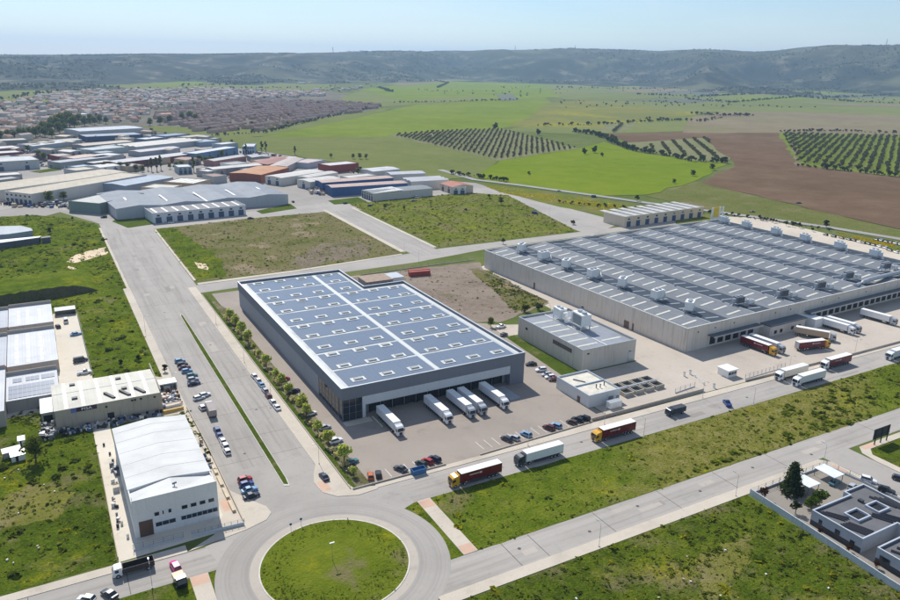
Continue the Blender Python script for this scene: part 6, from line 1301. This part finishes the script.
for i, (px, py, s) in enumerate(((55,131,1.5),(62,128,1.6),(70,127,1.7),(75,129,1.4),(48,134,1.2),(60,134,1.2),(85,126,1.1),(95,125,1.0),(40,136,1.0),(30,136,.9),(20,137,.9),(8,138,.8),(66,125,1.4),(72,124.5,1.3),(80,124,1.2),(90,123.5,1.1),(100,123,1.0),(58,126,1.2),(52,129,1.2),(44,131,1.0),(106,124,.9),(24,139,1.0),(14,140,.9),(0,141,1.0),(36,137.5,1.0),(45,137,1.0),(52,138,.9),(66,133,1.0),(150,126,.9),(160,125,1.0),(170,123.5,1.0),(182,121,1.1),(190,120,1.1),(196,121,.9))): tree('big', at(px,py), s*1.25, 'tall leafy tree in the grove between the town and the factories', 'trees of the grove below the town', name='grove_tree', z=.3)
# lone field trees
for px, py, s, l in ((495,129.5,1.8,'lone dark tree at the field corner above the olive grove'),(538.5,135,1.5,'lone dark tree at the right end of the olive grove'),(584.5,154.5,1.3,'dark tree on the small mound in the wheat meadow, left one'),(594,153,1.4,'dark tree on the small mound in the wheat meadow, right one'),(602,156.5,.8,'small bush on the mound in the wheat meadow'),(712,170,1.1,'dark bush at the lower tip of the olive rows'),(693,176,1.0,'dark bush on the meadow edge below the olive rows'),(674,183.5,.7,'small dark bush beside the wheat meadow')): tree('far', at(px,py), s*1.0, l, name='field_tree', z=.3)
# olive groves: two template trees, copies share their mesh
OL = []
for sd in (31,32,33): 
    rng = np.random.default_rng(sd); cc = []
    for k in range(5):
        p = rng.normal(size=3)*np.array([.9,.9,.5])+np.array([0,0,2.5]); d = rng.normal(size=(22,3)); d /= np.linalg.norm(d, axis=1)[:,None]; cc.append(p+d*np.array([1.1,1.1,.9])*rng.uniform(.5,1,(22,1)))
    V, Fq = leaves(np.concatenate(cc), .5, rng); b = MB(); b.tube((0,0,0),(.1,.1,2.2), .3, .18, n=5); o = len(V)
    bv = np.array(b.v); bf = np.array([f for f in b.f if len(f) == 4]); OL.append(mesh_np('olive_tree', np.concatenate([V, bv]), np.concatenate([Fq, bf+o]), m_lf['olive']))
OLP = []
def grove(P, dx, dy, ang, s, jit=.8, where=''):
    P = [Vector((p.x,p.y)) for p in P]; c = sum(P, Vector((0,0)))/len(P); ca, sa = math.cos(ang), math.sin(ang)
    for i in range(-80,81):
        for j in range(-80,81):
            u, v = i*dx+rnd.uniform(-jit,jit), j*dy+rnd.uniform(-jit,jit); x, y = c.x+u*ca-v*sa, c.y+u*sa+v*ca
            if inside([(p.x,p.y) for p in P], np.array([x]), np.array([y]))[0] and rnd.random() > .05: OLP.append((x, y, s*rnd.uniform(.75,1.2), where))
G1 = pxy((392,135.5),(440,131.5),(499,129.5),(577,148.5),(498,160)); G2 = pxy((783,134),(905,137),(905,177),(799,163.5)); G3 = pxy((640,147),(704,138.5),(729,160),(705,161)); G4 = pxy((602,133),(609,125),(636,124),(624,132.5))
def dirpx(a, c): q = at(*c)-at(*a); return math.atan2(q.y, q.x)
grove(G1, 9.5, 7.6, dirpx((520,132),(515,158)), .92, .5, 'in the wide grove below the big wheat field'); grove(G2, 11.5, 10, dirpx((860,138),(838,168)), 1.25, 1.3, 'in the right grove beside the ploughed field'); grove(G3, 6, 19, dirpx((700,139),(728,160)), 1.2, .8, 'in the short rows between tree belt and ploughed field'); grove(G4, 7, 30, dirpx((606,131),(614,125)), 1.3, .8, 'in the small rows below the yellow field')
OLP.sort(key=lambda q: q[0]**2+q[1]**2)
for x, y, s, wh in OLP[:300]:
    o = link('olive_tree', OL[rnd.randrange(3)], None, (x,y,.5), rnd.uniform(0,6.28), 'grey green olive tree '+wh, 'olive tree', 'olive trees of the groves'); o.scale = (s,s,s)
def scatter_join(name, P, meshes, m, label=None, z=.5):
    Vs, Fs, o = [], [], 0
    src = []
    for me in meshes:
        v = np.empty(len(me.vertices)*3, np.float32); me.vertices.foreach_get('co', v); f = np.empty(len(me.loops), np.int32); me.loops.foreach_get('vertex_index', f); src.append((v.reshape(-1,3), f.reshape(-1,4)))
    for k, (x, y, s) in enumerate(P):
        v, f = src[k % len(src)]; a = rnd.uniform(0,6.28); c, sn = math.cos(a)*s, math.sin(a)*s
        Vs.append(np.stack([v[:,0]*c-v[:,1]*sn+x, v[:,0]*sn+v[:,1]*c+y, v[:,2]*s+z], 1)); Fs.append(f+o); o += len(v)
    return link(name, mesh_np(name, np.concatenate(Vs), np.concatenate(Fs), m), kind='stuff', label=label)
if len(OLP) > 300: scatter_join('olive_rows', [q[:3] for q in OLP[300:]], OL, m_lf['olive'], 'farther olive trees of the groves')
# hedgerows: joined runs of dark bushes
def hedge(label, pts, s, gap, w=3, name='hedgerow'):
    P = []
    for a, c in zip(pts, pts[1:]):
        p, q = at(*a), at(*c); n = max(1, int((q-p).length/gap*2))
        for k in range(n): r = p.lerp(q, k/n); P.append((r.x+rnd.uniform(-w,w), r.y+rnd.uniform(-w,w), s*rnd.choice((.3,.45,.6,.75,.95))))
    o = scatter_join(name, P, OL, m_lf['hedge'], label, .2); del o['kind']; o['category'] = 'hedgerow'
hedge('dark tree belt running down the edge of the wheat meadow', [(573,132),(592,134.5),(608,139),(613,143),(634,151),(660,154.5),(690,161),(730,163.5)], 2.2, 6, 5)
hedge('thin hedge along the far side of the big wheat field', [(395,103),(470,101.5),(520,100)], 1.8, 22, 4); hedge('short dark hedge in the far wheat field', [(435,81),(448,83),(438,88)], 2.5, 12, 6); hedge('broken hedge below the yellow field', [(540,126),(600,125),(640,122.5),(690,120)], 2.0, 16, 5); hedge('dark hedge at the left end of the tan field', [(690,113.5),(720,116),(755,116)], 2.2, 8, 5)
hedge('hedge line across the right pastures', [(690,100),(730,103),(800,97),(850,102),(900,104)], 2.4, 14, 10); hedge('tree belt in front of the right hills', [(640,95),(700,97),(760,94),(830,98),(900,95)], 2.6, 15, 14); hedge('upper hedge below the right hills', [(560,88),(640,89),(720,88),(800,86),(900,89)], 2.8, 24, 16)
hedge('hedge along the upper edge of the right olive grove', [(780,132),(840,131.5),(905,134)], 1.7, 9, 3); hedge('hedge along the lower edge of the right olive grove', [(797,166),(850,172),(905,178)], 1.8, 7, 3); hedge('scrub line on the field edge behind the terracotta house', [(453,174),(480,178),(508,182)], 1.3, 4, 4); hedge('dark hedge in the pasture left of the wheat field', [(379,88),(392,92),(385,91)], 2.5, 10, 5); hedge('tree line at the edge of the estate houses', [(380,107),(330,117),(300,124),(265,133),(200,137)], 1.5, 12, 4); hedge('scattered trees along the town edge', [(0,100),(60,91),(120,90),(200,89),(300,88)], 2.6, 22, 20); hedge('shrubs along the country road verge', [(560,203),(640,210),(720,214),(800,226),(830,231)], .7, 5, 3); hedge('dark hedge right of the yellow field', [(640,119),(700,122),(720,118)], 1.8, 18, 6)
hedge('tree line below the far left fields', [(180,86),(240,85),(290,82)], 3.2, 24, 20); hedge('village trees in front of the middle hills', [(540,81),(600,82),(650,80)], 2.8, 20, 20)
# scattered far trees over the plain and the foot of the hills
FTX = []
for k in range(900):
    x = rnd.uniform(300,905); y = rnd.uniform(79,104) if x < 560 else rnd.uniform(84,108); p = at(x,y)
    if vnoise(np.array([p.x/260]), np.array([p.y/260]), 91)[0] > .56: FTX.append((p.x,p.y,rnd.uniform(.8,1.9)))
scatter_join('scattered_trees', FTX, OL, m_lf['hedge'], 'dark trees scattered over the far pastures', .3)
# ------------------------------------------------------------------ the town
def house_mesh(w, d, h, rise, wallc, roofc):
    b = MB(); b.box(-w/2,w/2,-d/2,d/2,0,h,0,False)
    b.add([(-w/2,-d/2,h),(w/2,-d/2,h),(w/2,d/2,h),(-w/2,d/2,h),(-w/2,0,h+rise),(w/2,0,h+rise)], [(0,1,5,4),(2,3,4,5)], 1); b.add([(-w/2,-d/2,h),(-w/2,d/2,h),(-w/2,0,h+rise),(w/2,-d/2,h),(w/2,d/2,h),(w/2,0,h+rise)], [(2,1,0),(3,4,5)], 0)
    return b.mesh('house', [plain('house_wall_%d' % int(wallc[0]*200), wallc, .8), plain('house_roof_%d' % int(roofc[0]*500+roofc[2]*99), roofc, .85)])
HS = [house_mesh(11,9,6,2,S(206,182,158),S(166,118,94)), house_mesh(14,9,5.5,2,S(214,202,188),S(150,136,126)), house_mesh(9,9,6.5,2,S(196,170,146),S(150,106,86)), house_mesh(22,11,9,2,S(204,192,178),S(160,146,136)), house_mesh(13,10,4,1,S(216,206,194),S(184,158,138))]
HE = [house_mesh(13,11,6,2.4,S(170,140,124),S(100,76,70)), house_mesh(24,11,6,2.4,S(190,162,144),S(92,74,72)), house_mesh(9,10,6.5,2.2,S(190,164,146),S(112,82,74))]
HP_ = []
T1 = pxy((-60,116),(0,103),(70,92),(200,89.5),(320,92),(330,96),(250,100),(180,106),(150,113),(140,122),(90,124),(40,128),(-60,150)); T2 = pxy((150,116),(190,107),(240,101),(330,102),(380,105.5),(384,108.5),(330,117),(268,131),(210,134),(172,126))
T3 = pxy((-80,150),(-20,132),(38,129),(36,138),(-80,170))
def fill(P, n, seed, mode):
    r = np.random.default_rng(seed); xs = [p.x for p in P]; ys = [p.y for p in P]; Q = [(p.x,p.y) for p in P]
    if mode == 'rows':
        a = dirpx((230,122),(380,106)); ca, sa = math.cos(a), math.sin(a); cx_, cy_ = sum(xs)/len(xs), sum(ys)/len(ys)
        for j in range(-60,61):
            for i in range(-90,91):
                u, v = i*15+r.uniform(-1,1), j*38+(10 if j % 2 else 0)*0; x, y = cx_+u*ca-v*sa, cy_+u*sa+v*ca
                if inside(Q, np.array([x]), np.array([y]))[0] and r.random() > .2: HP_.append((x,y,a+r.uniform(-.03,.03),'e',r.uniform(.8,1.0)))
    else:
        X = r.uniform(min(xs),max(xs),n*4); Y = r.uniform(min(ys),max(ys),n*4); k = inside(Q, X, Y)
        for x, y in list(zip(X[k],Y[k]))[:n]: HP_.append((x,y,r.choice([.3,.3,1.87,.9,2.4])+r.uniform(-.15,.15),'t',r.uniform(.6,1.1)))
fill(T2, 0, 1, 'rows'); fill(T1, 1500, 2, 'x'); fill(T3, 70, 3, 'x')
fill(pxy((560,82),(650,80),(655,84),(600,85.5)), 40, 4, 'x'); fill(pxy((300,92),(330,88),(370,88),(340,93)), 20, 5, 'x')
HP_.sort(key=lambda q: q[0]**2+q[1]**2)
TREES_T = []
for k, (x, y, a, ty, s) in enumerate(HP_[:300]):
    q = rnd.randrange(3 if ty == 'e' else 5); me = (HE if ty == 'e' else HS)[q]; hl = ('brown roofed house with reddish walls','long brown roofed terrace house','small brown roofed house')[q] if ty == 'e' else ('pale walled house with brown roof','wide white walled house','narrow tan walled house','long pale apartment house','low white house with grey roof')[q]
    o = link('terraced_house' if ty == 'e' else 'town_house', me, None, (x,y,.3), a, hl+(' in the estate at the field edge' if ty == 'e' else ' in the town beyond the factories'), 'house', 'houses of the brown estate' if ty == 'e' else 'houses of the town'); o.scale = (s,s,s)
def join_houses(P):
    V, Fc, mi, mats = [], [], [], []; 
    alls = HE+HS; off = 0
    for me in alls:
        for m in me.materials: mats.append(m)
    src = []
    for q, me in enumerate(alls): src.append((np.array([v.co[:] for v in me.vertices]), [tuple(p.vertices) for p in me.polygons], [p.material_index+2*q for p in me.polygons]))
    for x, y, a, ty, s in P:
        q = rnd.randrange(3) if ty == 'e' else 3+rnd.randrange(5); v, f, m = src[q]; c, sn = math.cos(a)*s, math.sin(a)*s
        V += [(p[0]*c-p[1]*sn+x, p[0]*sn+p[1]*c+y, p[2]*s+.3) for p in v]; Fc += [tuple(i+off for i in g) for g in f]; mi += m; off += len(v)
    me = bpy.data.meshes.new('town_houses'); me.from_pydata(V, [], Fc)
    for m in mats: me.materials.append(m)
    me.polygons.foreach_set('material_index', mi); me.update(); link('town_houses', me, kind='stuff', label='farther houses of the town and the brown estate')
join_houses(HP_[300:])
for x, y, a, ty, s in HP_:
    if rnd.random() < (.7 if ty == 'e' else 1.0): TREES_T.append((x+rnd.uniform(-11,11), y+rnd.uniform(-11,11), rnd.uniform(.7,1.7)))
scatter_join('town_trees', TREES_T, OL, m_lf['hedge'], 'dark trees scattered between the houses of the town', .2)
for i, (px, py, w, d, h, c, l) in enumerate(((139,106,30,16,6,S(236,236,236),'large white box building in the town'),(167,117,26,14,6,S(196,116,92),'long red roofed building at the town edge'),(170,113.5,34,12,6,S(210,130,104),'long orange roofed building in the town'),(302,84,40,16,9,S(240,240,240),'white factory block at the foot of the hill'),(310,83.5,22,12,7,S(236,236,232),'small white block beside the white factory at the hill'),(640,84.5,90,30,9,S(206,220,232),'pale blue roofed works in front of the middle hills'),(560,80,46,20,8,S(224,206,188),'long pale building below the middle hills'),(84,122,40,18,7,S(226,206,160),'cream roofed hall among the grove trees'),(78,117.5,30,14,6,S(230,232,236),'white roofed hall above the grove trees'))):
    p = at(px,py); t = thing('town_building', l, 'building', (p.x,p.y,.3), .3); b = MB(); b.box(-w/2,w/2,-d/2,d/2,0,h); b.build('wall', plain('town_wall_%d' % i, S(222,214,204)), t); b = MB(); b.box(-w/2-.3,w/2+.3,-d/2-.3,d/2+.3,h+.01,h+.8); b.build('roof', plain('town_roof_%d' % i, c), t)
# ------------------------------------------------------------------ ground cover near the camera
P8W = [(71.5,131.4),(74.6,131.4),(78.3,140),(78.3,156),(72,156.4),(78.2,147)]
wm = [leafmat('weed_green', (.14,.195,.02,1), .45), leafmat('weed_dark', (.085,.12,.02,1), .5), leafmat('weed_olive', (.20,.225,.045,1), .4), leafmat('weed_dry', (.30,.25,.11,1), .4), leafmat('flower_yellow', (.48,.42,.015,1), .3)]
def cover(poly, n, seed, mix, rmin=.2, rmax=.9):
    for k, (q, cl) in enumerate(zip(mix, (.35,.6,.4,.55,.85))):
        if q: weeds(('weeds','weeds','weeds','dry_grass','yellow_flowers')[k], poly, int(n*q*.6), rmin*(.8 if k > 2 else 1), rmax*(.6 if k > 2 else 1.25 if k == 1 else 1), wm[k], seed*10+k, clump=cl, hfac=.6, per=4)
cover(PL['front_meadow'][0], 15000, 1, (.42,.2,.22,.12,.05)); cover(PL['corner_meadow'][0], 11000, 2, (.45,.2,.2,.1,.05)); cover(PL['verge_meadow'][0], 5500, 3, (.5,.14,.25,.05,.06)); cover(PL['dry_verge'][0], 1800, 31, (.15,.03,.4,.4,.03)); cover(PL['far_verge'][0], 4500, 32, (.45,.14,.22,.06,.12)); cover(PL['left_meadow'][0], 14000, 4, (.45,.16,.24,.1,.05), .3, 1.8)
cover(PL['waste_plot'][0], 8000, 5, (.12,.1,.34,.42,.02), .3, 1.3); cover(PL['back_meadow'][0], 9000, 6, (.3,.15,.3,.15,.1), .3, 1.6); cover(PL['kerbside_meadow'][0], 2500, 7, (.5,.2,.2,.05,.05))
cover([(78.0,147),(78.5,147),(78.5,156.5),(74.5,156.5)], 60, 8, (.5,.1,.3,.1,0), .2, .4); cover([(0,120),(18.4,120),(18.4,153),(2.7,153)], 500, 9, (.5,.1,.3,.1,0), .2, .5)
cover([(x,y) for x, y in ((130,318),(150,287),(165,279),(178,272),(216,284),(219,352),(190,371),(130,368))], 1400, 10, (.2,.2,.3,.3,0), .2, .9); cover([(192,279),(216,285),(221,350),(207,336),(202,312)], 1000, 11, (.3,.3,.3,.1,0), .3, 1.5)
cover([(65.4,171.5),(69.5,172.5),(69.5,371),(65.4,373)], 900, 12, (.4,.2,.3,.1,0), .15, .5); cover([(31.2,206),(34.2,206),(34.2,242),(31.4,242)], 240, 13, (.4,.4,.2,0,0), .4, 1.5); cover([(49.6,184),(50.6,184),(50.7,343),(49.7,343)], 500, 14, (.5,.2,.3,0,0), .12, .3)
cover([(-9,252),(-5.2,252),(-5.3,266),(-12,268),(-19,262),(-12,250)], 260, 15, (.5,.3,.2,0,0), .3, 1.4)
weeds('island_tufts', arc(17.0,0,360,48), 1800, .15, .5, wm[0], 201, z=.5, clump=.3, per=3); weeds('verge_shrubs', [(150,131.6),(300,131.6),(300,140),(150,135)], 110, .6, 1.7, wm[0], 202, clump=.4, per=16); weeds('verge_shrubs', [(190,140),(330,132),(330,156),(230,155)], 130, .6, 1.9, wm[0], 203, clump=.4, per=16); weeds('meadow_shrubs', PL['front_meadow'][0], 200, .7, 1.8, wm[0], 204, clump=.7, per=14); weeds('meadow_shrubs', PL['corner_meadow'][0], 220, .7, 1.9, wm[1], 205, clump=.7, per=14); weeds('meadow_shrubs', PL['left_meadow'][0], 240, .8, 2.4, wm[1], 206, clump=.7, per=14)
m_yb = leafmat('yellow_bush_leaf', (.27,.30,.022,1), .4)
for i, (pn, n_) in enumerate((('front_meadow',120),('corner_meadow',100),('verge_meadow',60),('far_verge',60),('left_meadow',90))): weeds('yellow_bushes', PL[pn][0], n_, .5, 1.7, m_yb, 220+i, clump=.75, per=14, hfac=.5)
weeds('verge_flowers', pxy((482,185),(520,190),(610,203),(640,210),(600,210),(500,193)), 2500, .3, 1.4, wm[4], 207, clump=.6, per=3); weeds('verge_flowers', pxy((835,231.5),(900,246),(900,250.5),(850,240)), 1600, .3, 1.2, wm[4], 208, clump=.6, per=3)
# ------------------------------------------------------------------ haze
hm_ = bpy.data.materials.new('haze_air'); hm_.use_nodes = True; hm_.node_tree.nodes.clear()
pv_ = hm_.node_tree.nodes.new('ShaderNodeVolumePrincipled'); pv_.inputs['Color'].default_value = (.48,.70,1,1); pv_.inputs['Density'].default_value = HAZE_DENSITY; pv_.inputs['Anisotropy'].default_value = .2
ho_ = hm_.node_tree.nodes.new('ShaderNodeOutputMaterial'); hm_.node_tree.links.new(pv_.outputs[0], ho_.inputs['Volume'])
b = MB(); b.box(-17000,17000,-1600,16500,-1.2,420); b.build('haze', hm_, kind='stuff')
